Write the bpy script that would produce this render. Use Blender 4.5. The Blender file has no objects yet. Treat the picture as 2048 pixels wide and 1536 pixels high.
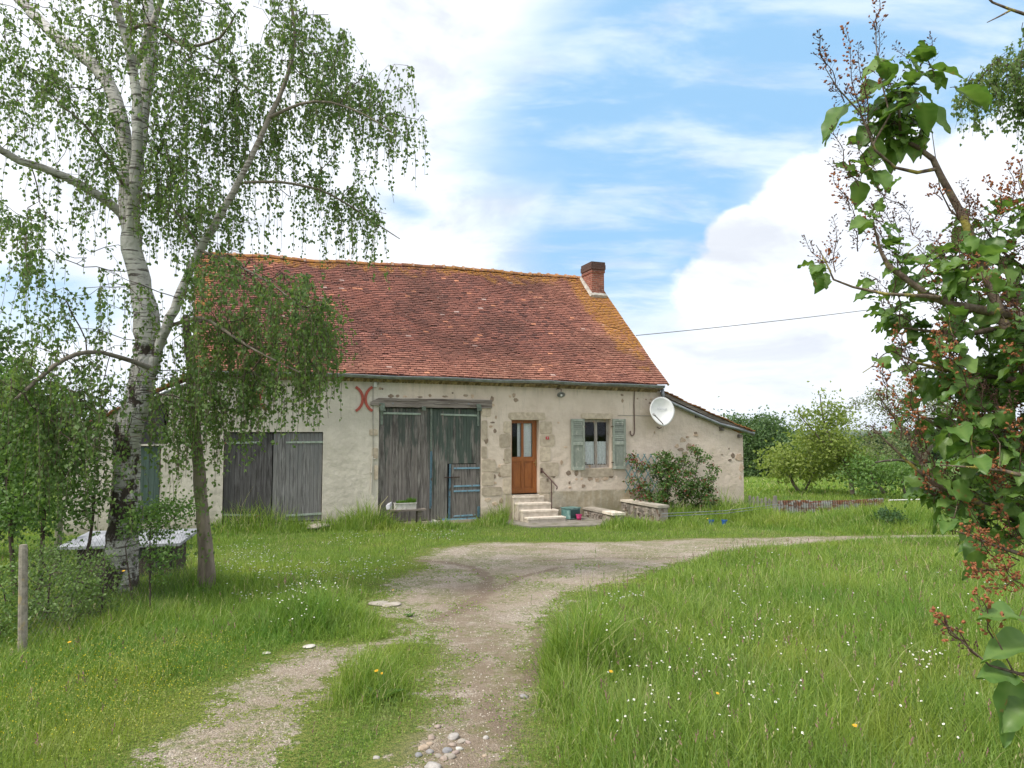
import bpy, math, random
import numpy as np
from mathutils import Vector, Matrix
random.seed(7); RNG = np.random.default_rng(11)
S = bpy.context.scene
# ---------------------------------------------------------------- camera
F = 1479.0; CZ = 2.4; PITCH = math.atan(100.0/F)
camd = bpy.data.cameras.new('camera'); cam = bpy.data.objects.new('camera', camd); S.collection.objects.link(cam)
camd.sensor_width = 36.0; camd.lens = 36.0*F/2048.0; camd.clip_start = 0.05; camd.clip_end = 20000
cam.location = (0, 0, CZ); cam.rotation_euler = (math.pi/2+PITCH, 0, 0)
S.camera = cam
# ---------------------------------------------------------------- world
SUN_EL, SUN_AZ = math.radians(52), math.radians(-125)      # azimuth clockwise from +Y (camera looks along +Y)
W = bpy.data.worlds.new('World'); S.world = W; W.use_nodes = True
def ray(px, py):
    xc = (px-1024)/F; yc = (768-py)/F
    c, s = math.cos(PITCH), math.sin(PITCH)
    return np.array([xc, c-yc*s, s+yc*c])
def azel(px, py):
    d = ray(px, py); d = d/np.linalg.norm(d)
    return math.atan2(d[0], d[1]), math.asin(d[2])
class NT:
    def __init__(s, nt): s.t = nt; s.n = nt.nodes; s.n.clear()
    def node(s, typ, **kw):
        n = s.n.new(typ)
        for k, v in kw.items(): setattr(n, k, v)
        return n
    def L(s, a, b): s.t.links.new(a, b)
    def setin(s, n, i, v):
        if v is None: return
        if hasattr(v, 'links') or isinstance(v, bpy.types.NodeSocket): s.L(v, n.inputs[i])
        else: n.inputs[i].default_value = v
    def math(s, op, a, b=None, c=None, clamp=False):
        n = s.node('ShaderNodeMath', operation=op); n.use_clamp = clamp
        s.setin(n, 0, a); s.setin(n, 1, b); s.setin(n, 2, c); return n.outputs[0]
    def mix(s, fac, a, b, blend='MIX'):
        n = s.node('ShaderNodeMix', data_type='RGBA', blend_type=blend)
        s.setin(n, 0, fac)
        for i, v in ((6, a), (7, b)):
            if isinstance(v, (tuple, list)): v = (*v[:3], 1)
            s.setin(n, i, v)
        return n.outputs[2]
    def noise(s, vec, scale, detail=4, rough=.55, dist=0):
        n = s.node('ShaderNodeTexNoise'); n.inputs['Scale'].default_value = scale
        n.inputs['Detail'].default_value = detail; n.inputs['Roughness'].default_value = rough
        n.inputs['Distortion'].default_value = dist
        if vec is not None: s.L(vec, n.inputs['Vector'])
        return n.outputs['Fac']
    def ramp(s, x, a, b, lo=0., hi=1.):
        n = s.node('ShaderNodeMapRange', interpolation_type='SMOOTHSTEP')
        s.setin(n, 0, x); n.inputs[1].default_value = a; n.inputs[2].default_value = b
        n.inputs[3].default_value = lo; n.inputs[4].default_value = hi
        return n.outputs[0]
    def mapping(s, vec, scale=(1,1,1), rot=(0,0,0), loc=(0,0,0)):
        n = s.node('ShaderNodeMapping'); n.inputs['Scale'].default_value = scale
        n.inputs['Rotation'].default_value = rot; n.inputs['Location'].default_value = loc
        s.L(vec, n.inputs[0]); return n.outputs[0]
    def sep(s, vec):
        n = s.node('ShaderNodeSeparateXYZ'); s.L(vec, n.inputs[0]); return n.outputs
    def comb(s, x, y, z):
        n = s.node('ShaderNodeCombineXYZ'); s.setin(n, 0, x); s.setin(n, 1, y); s.setin(n, 2, z); return n.outputs[0]
def build_world():
    t = NT(W.node_tree)
    tc = t.node('ShaderNodeTexCoord').outputs['Generated']
    x, y, z = t.sep(tc)
    az = t.math('ARCTAN2', x, y); el = t.math('ARCSINE', z)
    zc = t.math('ADD', t.math('MAXIMUM', z, 0.0), 0.22)
    pl = t.comb(t.math('DIVIDE', x, zc), t.math('DIVIDE', y, zc), 0.0)
    n1 = t.noise(pl, 1.6, 6, .6, .3); n2 = t.noise(pl, 5.0, 6, .6); n3 = t.noise(t.mapping(tc, (1, 1, 1.6)), 7.0, 7, .62)
    wx = t.noise(t.mapping(pl, (.8, 2.0, 1), (0, 0, .7)), 1.5, 6, .55, .5)
    def blobs(lst, wob, wn):
        out = None
        for (px, py, rx, ry, rot) in lst:
            a0, e0 = azel(px, py)
            a1 = azel(px+rx, py)[0]-a0; e1 = azel(px, py-ry)[1]-e0
            da = t.math('SUBTRACT', az, a0); de = t.math('SUBTRACT', el, e0)
            c, s_ = math.cos(rot), math.sin(rot)
            u = t.math('ADD', t.math('MULTIPLY', da, c/a1), t.math('MULTIPLY', de, s_/a1))
            v = t.math('ADD', t.math('MULTIPLY', da, -s_/e1), t.math('MULTIPLY', de, c/e1))
            r = t.math('SQRT', t.math('ADD', t.math('MULTIPLY', u, u), t.math('MULTIPLY', v, v)))
            q = t.math('SUBTRACT', 1.0, r)
            out = q if out is None else t.math('MAXIMUM', out, q)
        return t.math('ADD', out, t.math('MULTIPLY', t.math('SUBTRACT', wn, .5), wob))
    wz = t.math('ADD', t.math('MULTIPLY', wx, .55), t.math('MULTIPLY', t.noise(t.mapping(tc, (1, 1, 1.5), (.3, 0, .4)), 3.2, 6, .6, .6), .45))
    blue = t.ramp(blobs([(1380,150,520,300,.30),(1800,90,640,230,.10),(1290,380,330,230,.8),(1300,520,260,110,.3),(70,610,170,80,0),(480,660,60,40,0)], 1.05, wz), -.42, .36)
    blue = t.math('MAXIMUM', blue, t.math('MULTIPLY', t.ramp(blobs([(815,420,95,42,-.25)], 1.6, n3), -.2, .8), .75))
    cum = t.ramp(blobs([(1960,420,430,180,.42),(1520,570,180,130,.2),(1490,480,85,75,.2),(1620,420,150,110,.3),(1740,350,150,110,.3),(1800,560,500,150,.1),(2150,260,260,150,.2)], .95, n3), -.05, .13)
    thin = t.ramp(n2, .35, .75)
    bl = t.math('MULTIPLY', blue, t.math('SUBTRACT', 1.0, cum), clamp=True)
    bl = t.math('MULTIPLY', bl, t.ramp(t.noise(t.mapping(pl, (.8, 2.0, 1), (0, 0, .6)), 3.0, 6, .6, .3), .42, .70, 1.0, .50))
    bl = t.math('MULTIPLY', bl, t.ramp(el, 0.05, .25, .3, 1.0))
    sky = t.node('ShaderNodeTexSky', sky_type='NISHITA'); sky.sun_disc = False
    sky.sun_elevation = SUN_EL; sky.sun_rotation = SUN_AZ; sky.altitude = 200; sky.air_density = 1.0; sky.dust_density = .6; sky.ozone_density = 1.5
    skyc = t.mix(.85, sky.outputs[0], (3.5, 6.3, 9.4))
    cl = t.mix(t.ramp(n1, .35, .7), (10.8, 11.2, 11.8), (8.4, 8.9, 9.7))
    cl = t.mix(t.math('MULTIPLY', t.ramp(t.noise(t.mapping(tc, (1, 1, 2.2)), 4.5, 6, .6, .4), .50, .68), .75), cl, (6.6, 7.0, 7.8))
    cl = t.mix(t.ramp(el, -.02, .16, .5, 0.0), cl, (8.2, 9.0, 10.2))
    col = t.mix(bl, cl, skyc)
    bg = t.node('ShaderNodeBackground'); bg.inputs[1].default_value = 0.088
    t.L(col, bg.inputs[0]); o = t.node('ShaderNodeOutputWorld'); t.L(bg.outputs[0], o.inputs[0])
build_world()
# ---------------------------------------------------------------- sun and exposure
sl = bpy.data.lights.new('sun', 'SUN'); sl.energy = 3.1; sl.angle = math.radians(11); sl.color = (1, .95, .87)
so = bpy.data.objects.new('sun', sl); S.collection.objects.link(so)
sd = Vector((math.sin(SUN_AZ)*math.cos(SUN_EL), math.cos(SUN_AZ)*math.cos(SUN_EL), math.sin(SUN_EL)))
so.rotation_euler = sd.to_track_quat('Z', 'Y').to_euler()
S.view_settings.view_transform = 'Standard'; S.view_settings.look = 'None'
S.view_settings.gamma = 1; S.view_settings.use_curve_mapping = False; S.view_settings.exposure = 0.40
# ---------------------------------------------------------------- helpers
COL = S.collection
def setp(o, label=None, cat=None, group=None, kind=None):
    if label: o['label'] = label
    if cat: o['category'] = cat
    if group: o['group'] = group
    if kind: o['kind'] = kind
    return o
def empty(name, label, cat, loc=(0, 0, 0), rz=0, group=None):
    o = bpy.data.objects.new(name, None); COL.objects.link(o); o.location = loc; o.rotation_euler = (0, 0, rz)
    o.empty_display_size = .1
    return setp(o, label, cat, group)
class MB:
    """collects verts / faces / a tint per vertex, then links ONE mesh object"""
    def __init__(s): s.v = []; s.f = []; s.t = []; s.n = 0
    def add(s, vs, fs, tint=.5):
        vs = np.asarray(vs, float).reshape(-1, 3); k = s.n
        s.v.append(vs); s.t.append(np.broadcast_to(np.asarray(tint, float), (len(vs),)).copy())
        if isinstance(fs, np.ndarray): s.f.append(fs+k)
        else:
            for f in fs: s.f.append(tuple(i+k for i in f))
        s.n += len(vs)
    def box(s, a, b, tint=.5, M=None):
        x0, y0, z0 = a; x1, y1, z1 = b
        v = np.array([(x0,y0,z0),(x1,y0,z0),(x1,y1,z0),(x0,y1,z0),(x0,y0,z1),(x1,y0,z1),(x1,y1,z1),(x0,y1,z1)], float)
        if M is not None: v = np.array([tuple(M @ Vector(p)) for p in v])
        s.add(v, [(0,3,2,1),(4,5,6,7),(0,1,5,4),(1,2,6,5),(2,3,7,6),(3,0,4,7)], tint)
    def prism(s, poly, y0, y1, tint=.5, bev=0):
        """poly = (u,z) outline, extruded from y0 (front) to y1"""
        n = len(poly); c = np.mean(poly, axis=0)
        P = np.array(poly, float)
        inner = c+(P-c)*(1-bev) if bev else P
        v = [(p[0], y0, p[1]) for p in inner]+[(p[0], y0+(abs(bev)*.03 if bev else 0), p[1]) for p in P]+[(p[0], y1, p[1]) for p in P]
        f = [tuple(range(n))]
        for k in (0, n):
            for i in range(n):
                j = (i+1) % n; f.append((k+i, k+n+i, k+n+j, k+j))
        f.append(tuple(range(3*n-1, 2*n-1, -1)))
        s.add(v, f, tint)
    def tube(s, pts, rad, seg=8, tint=.5, cap=True):
        pts = [Vector(p) for p in pts]; n = len(pts)
        if not hasattr(rad, '__len__'): rad = [rad]*n
        vs = []; up = None
        for i, p in enumerate(pts):
            d = (pts[min(i+1, n-1)]-pts[max(i-1, 0)]).normalized()
            if up is None: up = Vector((0, 0, 1)) if abs(d.z) < .9 else Vector((1, 0, 0))
            a = d.cross(up).normalized(); b = a.cross(d).normalized(); up = b
            for k in range(seg):
                q = 2*math.pi*k/seg; vs.append(tuple(p+(a*math.cos(q)+b*math.sin(q))*rad[i]))
        fs = [(i*seg+k, i*seg+(k+1) % seg, (i+1)*seg+(k+1) % seg, (i+1)*seg+k) for i in range(n-1) for k in range(seg)]
        if cap: fs += [tuple(range(seg-1, -1, -1)), tuple(range((n-1)*seg, n*seg))]
        s.add(vs, fs, tint)
    def build(s, name, mat, parent=None, smooth=False, loc=None):
        me = bpy.data.meshes.new(name)
        V = np.concatenate(s.v) if s.v else np.zeros((0, 3))
        if s.f and all(isinstance(f, np.ndarray) for f in s.f):
            big(me, V, s.f)
        else:
            fl = []
            for f in s.f:
                if isinstance(f, np.ndarray): fl += [tuple(r) for r in f]
                else: fl.append(f)
            me.from_pydata([tuple(p) for p in V], [], fl)
        at = me.attributes.new('tint', 'FLOAT', 'POINT'); at.data.foreach_set('value', np.concatenate(s.t).astype(np.float32))
        if smooth: me.polygons.foreach_set('use_smooth', [True]*len(me.polygons))
        me.materials.append(mat); me.update()
        o = bpy.data.objects.new(name, me); COL.objects.link(o)
        if parent: o.parent = parent
        if loc is not None: o.location = loc
        return o
def big(me, V, flist):
    me.vertices.add(len(V)); me.vertices.foreach_set('co', V.astype(np.float32).ravel())
    li = []; ls = []; k = 0
    for f in flist:
        li.append(f.ravel()); w = f.shape[1]; ls.append(k+np.arange(len(f))*w); k += f.size
    li = np.concatenate(li).astype(np.int32); ls = np.concatenate(ls).astype(np.int32)
    me.loops.add(len(li)); me.loops.foreach_set('vertex_index', li)
    me.polygons.add(len(ls)); me.polygons.foreach_set('loop_start', ls)
    me.update(calc_edges=True); me.validate()
def newmat(name):
    m = bpy.data.materials.new(name); m.use_nodes = True; return m, NT(m.node_tree)
def out(t, sh):
    o = t.node('ShaderNodeOutputMaterial'); t.L(sh, o.inputs[0])
def princ(t, col, rough=.8, metal=0., bump=None, bd=.01, spec=.4, **kw):
    p = t.node('ShaderNodeBsdfPrincipled')
    if isinstance(col, tuple): col = (*col[:3], 1)
    t.setin(p, 'Base Color', col); t.setin(p, 'Roughness', rough); t.setin(p, 'Metallic', metal)
    p.inputs['Specular IOR Level'].default_value = spec
    for k, v in kw.items(): t.setin(p, k, v)
    if bump is not None:
        b = t.node('ShaderNodeBump'); b.inputs['Distance'].default_value = bd; b.inputs['Strength'].default_value = .9
        t.L(bump, b.inputs['Height']); t.L(b.outputs[0], p.inputs['Normal'])
    return p.outputs[0]
def attr(t, name='tint'):
    n = t.node('ShaderNodeAttribute'); n.attribute_name = name; return n.outputs['Fac']
def simple(name, c1, c2=None, scale=6., rough=.8, metal=0., bump=0., stretch=(1, 1, 1), tintamt=.35, detail=6, spec=.4, c3=None, s3=1.5, lo3=.55, hi3=.7, coord='Object'):
    """mottled material: c1/c2 by noise, optional c3 stains, lightness varied by the tint attribute"""
    m, t = newmat(name)
    tc = t.node('ShaderNodeTexCoord').outputs[coord]; v = t.mapping(tc, stretch)
    n = t.noise(v, scale, detail, .6)
    col = t.mix(t.ramp(n, .35, .65), c1, c2 or tuple(a*.75 for a in c1))
    if c3: col = t.mix(t.ramp(t.noise(t.mapping(tc, stretch, (0, 0, 0), (3, 7, 1)), s3, 5, .6), lo3, hi3), col, c3)
    if tintamt:
        a = t.ramp(attr(t), 0, 1, 1-tintamt, 1+tintamt)
        col = t.mix(1.0, col, t.comb(a, a, a), 'MULTIPLY')
    b = t.noise(v, scale*4, 6, .65) if bump else None
    out(t, princ(t, col, rough, metal, b, bump, spec)); return m
def leafmat(name, c1, c2, c3=None, trans=.35, rough=.45, spec=.3, patch=None):
    """leaf/blade: colour from the tint attribute between c1 and c2, part translucent"""
    m, t = newmat(name); a = attr(t)
    col = t.mix(a, c1, c2)
    if c3: col = t.mix(t.ramp(a, .9, .97), col, c3)
    tc = t.node('ShaderNodeTexCoord').outputs['Object']
    if patch:
        for (c, sc, lo, hi, amt) in patch:
            col = t.mix(t.math('MULTIPLY', t.ramp(t.noise(tc, sc, 4, .6), lo, hi), amt), col, c)
    sh = princ(t, col, rough, spec=spec)
    tr = t.node('ShaderNodeBsdfTranslucent'); t.L(t.mix(1.0, col, (1.25, 1.3, .7), 'MULTIPLY'), tr.inputs[0])
    mx = t.node('ShaderNodeMixShader'); mx.inputs[0].default_value = trans; t.L(sh, mx.inputs[1]); t.L(tr.outputs[0], mx.inputs[2])
    out(t, mx.outputs[0]); return m
# ---------------------------------------------------------------- terrain
def wob(X, Y, s, seed=0):
    r = np.zeros_like(X)
    for k in range(5):
        a = 1.3*k+seed; f = s*(1.7**k)
        r = r+np.sin(X*f*math.cos(a)+Y*f*math.sin(a)+seed*3+k*2.1)*np.cos(X*f*math.sin(a+.5)-Y*f*math.cos(a+.5)+k)/(1.5**k)
    return r/2.2
def ground(X, Y):
    X = np.asarray(X, float); Y = np.asarray(Y, float)
    z = .8-.042*np.clip(Y, -6, 19)
    d = np.clip(Y-28, 0, None)
    z = z-np.clip(d, 0, 60)*.032-np.clip(d-60, 0, 1300)*.016
    z = z+.035*wob(X, Y, .5, 1)*np.clip(abs(Y-19)/6, .2, 1)
    fd = np.clip((np.hypot(X, Y)-60)/400, 0, 1)
    z = z+fd*2.5*wob(X, Y, .006, 2)
    return z
def GP(px, py, dz=0.):
    d = ray(px, py); t = -(CZ-.8-dz)/(d[2]+.042*d[1])
    if t*d[1] > 19 or t < 0: t = -(CZ-dz)/d[2]
    return np.array([t*d[0], t*d[1]])
def polysdf(P, poly):
    """signed distance, positive inside"""
    P = P.reshape(-1, 2); poly = np.asarray(poly); d = np.full(len(P), 1e9); ins = np.zeros(len(P), bool)
    for a, b in zip(poly, np.roll(poly, -1, 0)):
        e = b-a; w = P-a; t = np.clip((w@e)/(e@e+1e-12), 0, 1)
        d = np.minimum(d, np.hypot(*(w-t[:, None]*e).T))
        c = ((a[1] > P[:, 1]) != (b[1] > P[:, 1]))
        with np.errstate(divide='ignore', invalid='ignore'):
            xi = (b[0]-a[0])*(P[:, 1]-a[1])/(b[1]-a[1]+1e-12)+a[0]
        ins ^= c & (P[:, 0] < xi)
    return np.where(ins, d, -d)
def linedist(P, pts):
    P = P.reshape(-1, 2); pts = np.asarray(pts); d = np.full(len(P), 1e9)
    for a, b in zip(pts[:-1], pts[1:]):
        e = b-a; w = P-a; t = np.clip((w@e)/(e@e+1e-12), 0, 1)
        d = np.minimum(d, np.hypot(*(w-t[:, None]*e).T))
    return d
TRACK_L = [GP(*p) for p in [(150,1640),(270,1536),(370,1450),(430,1385),(560,1318),(640,1290),(740,1290),(800,1262),(870,1250),(860,1285),(760,1300),(720,1320),(660,1370),(640,1400),(620,1450),(590,1500),(540,1560),(500,1640)]]
TRACK_R = [GP(*p) for p in [(740,1640),(785,1536),(820,1470),(850,1400),(865,1330),(860,1270),(800,1240),(730,1225),(760,1190),(770,1160),(840,1140),(830,1118),(870,1100),(960,1086),(1150,1086),(1400,1078),(1700,1073),(1960,1070),(1960,1074),(1700,1083),(1500,1100),(1390,1118),(1300,1150),(1230,1175),(1150,1200),(1120,1230),(1090,1270),(1080,1320),(1060,1380),(1040,1440),(1050,1536),(1060,1640)]]
MUD = [[GP(*p) for p in [(840,1122),(900,1128),(950,1140),(978,1165),(965,1195),(920,1222),(870,1240)]],
       [GP(*p) for p in [(880,1235),(960,1195),(1040,1160),(1120,1138)]],
       [GP(*p) for p in [(1080,1124),(1200,1118),(1300,1118),(1430,1110)]],
       [GP(*p) for p in [(975,1410),(1000,1440),(1010,1465)]],
       [GP(*p) for p in [(1080,1250),(1070,1320),(1060,1370)]]]
DIRT = [GP(*p) for p in [(950,1180),(930,1230),(975,1300),(985,1360),(960,1430),(930,1500),(900,1600)]]
def dirtmask(X, Y):
    P = np.stack([np.ravel(X), np.ravel(Y)], 1); return np.clip(1.2-linedist(P, DIRT)/.42, 0, 1).reshape(np.shape(X))
def pathmask(X, Y):
    P = np.stack([np.ravel(X), np.ravel(Y)], 1)
    d = np.maximum(polysdf(P, TRACK_L), polysdf(P, TRACK_R))
    w = .16*wob(P[:, 0], P[:, 1], 2.2, 5)+.07*wob(P[:, 0], P[:, 1], 7., 9)
    return (d+w).reshape(np.shape(X))
def mudmask(X, Y):
    P = np.stack([np.ravel(X), np.ravel(Y)], 1); m = np.zeros(len(P))
    for i, l in enumerate(MUD):
        wd = (.16, .10, .10, .16, .10)[i]
        m = np.maximum(m, np.clip(1.3-linedist(P, l)/wd+.25*wob(P[:, 0], P[:, 1], 6, 3), 0, 1))
    return m.reshape(np.shape(X))
def gridmesh(name, xs, ys, zf, mat, keep=None, attrs=None, kind='structure', label=None, cat=None):
    X, Y = np.meshgrid(xs, ys); Z = zf(X, Y); nx, ny = len(xs), len(ys)
    V = np.stack([X, Y, Z], -1).reshape(-1, 3)
    i = (np.arange(ny-1)[:, None]*nx+np.arange(nx-1)[None, :])
    Fq = np.stack([i, i+1, i+1+nx, i+nx], -1).reshape(-1, 4)
    if keep is not None:
        k = keep(X, Y).reshape(-1); Fq = Fq[k[Fq].any(1)]
        u, inv = np.unique(Fq, return_inverse=True); Fq = inv.reshape(Fq.shape)
    else: u = np.arange(len(V))
    me = bpy.data.meshes.new(name); big(me, V[u], [Fq])
    for an, fn in (attrs or {}).items():
        at = me.attributes.new(an, 'FLOAT', 'POINT'); at.data.foreach_set('value', fn(X, Y).reshape(-1)[u].astype(np.float32))
    me.polygons.foreach_set('use_smooth', [True]*len(me.polygons)); me.materials.append(mat)
    o = bpy.data.objects.new(name, me); COL.objects.link(o); setp(o, label, cat, None, kind); return o
def mat_ground():
    m, t = newmat('meadow soil')
    tc = t.node('ShaderNodeTexCoord').outputs['Object']
    c = t.mix(t.ramp(t.noise(tc, .6, 6), .35, .65), (.09, .145, .025), (.16, .20, .04))
    c = t.mix(t.ramp(t.noise(tc, 26., 5, .7), .40, .62), c, (.05, .085, .018)); c = t.mix(t.math('MULTIPLY', t.ramp(t.noise(tc, 4., 6, .7), .52, .66), .5), c, (.16, .13, .07))
    x, y, z = t.sep(tc)
    far = t.ramp(y, 30, 60)
    fc = t.mix(t.ramp(t.noise(tc, .012, 3), .4, .6), (.10, .18, .045), (.17, .20, .065))
    fc = t.mix(t.ramp(t.noise(tc, 1.5, 5), .3, .7), fc, (.075, .15, .04))
    c = t.mix(far, c, fc)
    out(t, princ(t, c, .95, bump=t.noise(tc, 18, 5), bd=.03, spec=.1)); return m
def mat_gravel():
    m, t = newmat('gravel')
    tc = t.node('ShaderNodeTexCoord').outputs['Object']
    v = t.node('ShaderNodeTexVoronoi'); v.inputs['Scale'].default_value = 85; t.L(tc, v.inputs[0])
    r, g, b = t.sep(v.outputs['Color'])
    c = t.mix(t.ramp(r, .1, .9), (.24, .197, .153), (.55, .475, .39))
    c = t.mix(t.ramp(g, .93, .96), c, (.58, .54, .48))
    fine = t.noise(tc, 160, 3, .7)
    c = t.mix(t.ramp(fine, .3, .6, .55, 0.), c, (.15, .12, .09))
    c = t.mix(t.math('MULTIPLY', t.ramp(t.noise(tc, 1.1, 5), .40, .60), .6), c, (.30, .24, .18))
    mo = t.math('MULTIPLY', t.ramp(t.noise(tc, 1.7, 6, .62, .4), .43, .55), t.ramp(t.noise(tc, 19, 5, .7), .42, .56))
    mo = t.math('MAXIMUM', t.math('MULTIPLY', mo, .75), t.ramp(t.math('ADD', attr(t, 'edge'), t.math('ADD', t.math('MULTIPLY', t.math('SUBTRACT', t.noise(tc, 5.5, 5, .65), .5), 1.3), t.math('MULTIPLY', t.math('SUBTRACT', t.noise(tc, 30, 4, .7), .5), .7))), .20, .04))
    c = t.mix(mo, c, t.mix(t.ramp(t.noise(tc, 40, 4, .7), .35, .65), (.07, .115, .02), (.20, .215, .055)))
    dm = t.math('MULTIPLY', attr(t, 'dirt'), t.ramp(t.noise(tc, 5, 6, .7), .32, .56)); c = t.mix(t.math('MULTIPLY', dm, .85), c, t.mix(t.noise(tc, 70, 3), (.13, .095, .065), (.33, .26, .19)))
    mud = t.math('MULTIPLY', t.ramp(t.math('ADD', attr(t, 'mud'), t.math('MULTIPLY', t.math('SUBTRACT', t.noise(tc, 9, 6, .75), .5), 2.2)), .42, .95), .85)
    c = t.mix(mud, c, t.mix(t.noise(tc, 60, 3), (.11, .08, .058), (.30, .23, .17)))
    h = t.math('ADD', t.math('MULTIPLY', v.outputs['Distance'], -1.0), t.math('MULTIPLY', fine, .5))
    out(t, princ(t, c, .95, bump=h, bd=.012, spec=.15)); return m
def geo(a, b, n): return list(np.geomspace(a, b, n))
xs = np.array([-v for v in reversed(geo(26, 6000, 30))]+list(np.arange(-25.7, 30, .3))+geo(30.3, 6000, 30))
ys = np.array([-v for v in reversed(geo(6.4, 300, 10))]+list(np.arange(-6, 45, .3))+geo(45.5, 7000, 60))
M_GROUND = mat_ground()
gridmesh('ground', xs, ys, ground, M_GROUND, label='green meadow ground rolling away behind the farmhouse', cat='ground')
def pathz(X, Y): return ground(X, Y)+np.clip((pathmask(X, Y)+.28)*.06, -.03, .012)+.003*wob(X, Y, 9, 4)
gridmesh('gravel_track', np.arange(-4.5, 14.5, .07), np.arange(2.2, 19.6, .07), pathz, mat_gravel(), keep=lambda X, Y: pathmask(X, Y) > -.42,
         attrs={'edge': lambda X, Y: pathmask(X, Y), 'mud': mudmask, 'dirt': dirtmask}, label='pale gravel track forking through the grass to the yard', cat='track')
# far hills
def hills(name, R0, R1, hfun, c1, c2, lab):
    a = np.linspace(-1.25, 1.25, 260); rr = np.linspace(R0, R1, 10)
    A, R = np.meshgrid(a, rr); X = R*np.sin(A); Y = R*np.cos(A)
    base = float(ground(0, R0))-6
    k = np.sin(np.clip((R-R0)/(R1-R0), 0, 1)*math.pi*.5)
    Z = base+k*(hfun(A)-base); nx = len(a)
    V = np.stack([X, Y, Z], -1).reshape(-1, 3); i = np.arange(len(rr)-1)[:, None]*nx+np.arange(nx-1)[None]
    Fq = np.stack([i, i+1, i+1+nx, i+nx], -1).reshape(-1, 4)
    me = bpy.data.meshes.new(name); big(me, V, [Fq]); me.polygons.foreach_set('use_smooth', [True]*len(me.polygons))
    m, t = newmat(name+' cover'); tc = t.node('ShaderNodeTexCoord').outputs['Object']
    v = t.node('ShaderNodeTexVoronoi'); v.inputs['Scale'].default_value = .004; t.L(tc, v.inputs[0])
    c = t.mix(t.ramp(t.noise(tc, .006, 6), .42, .58), c1, c2)
    c = t.mix(t.ramp(t.sep(v.outputs['Color'])[0], .7, .75), c, tuple(1.6*q for q in c2))
    out(t, princ(t, c, 1.0, spec=0)); me.materials.append(m)
    o = bpy.data.objects.new(name, me); COL.objects.link(o); setp(o, lab, 'hill', None, 'structure')
hills('hills', 3600, 5200, lambda a: CZ+18+14*np.sin(a*5+1)+6*np.sin(a*17)+2*np.sin(a*60), (.045, .075, .04), (.09, .12, .05), 'low wooded hills on the horizon')
hills('near_hills', 1700, 2500, lambda a: CZ-16+7*np.sin(a*7+.6)+3*np.sin(a*23)+1.5*np.sin(a*90), (.04, .075, .03), (.08, .13, .045), 'wooded valley slopes in front of the far hills')
# ================================================================= FARMHOUSE
P0 = np.array([-7.7, 17.9, 0.]); HA = math.atan2(.347, .938)
DU = np.array([math.cos(HA), math.sin(HA), 0]); DV = np.array([-math.sin(HA), math.cos(HA), 0])
def Wp(px, py, y=0.):
    """point of a facade-parallel plane (y metres behind the wall) seen at a photo pixel -> (u, z)"""
    d = ray(px, py); o = np.array([0, 0, CZ])
    t = ((P0+DV*y-o)@DV)/(d@DV); q = o+d*t-P0
    return float(q@DU), float(q[2])
def H2W(u, y, z): q = P0+DU*u+DV*y; return (q[0], q[1], z)
def hempty(name, label, cat, u, y, z, group=None): return empty(name, label, cat, H2W(u, y, z), HA, group)
house = empty('farmhouse', 'long low stone farmhouse with a brown tiled roof, barn doors and rendered beige walls', 'farmhouse', tuple(P0), HA)
DEPTH = 9.0
UR = Wp(1322, 800)[0]; ZE = Wp(700, 762)[1]
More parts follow.
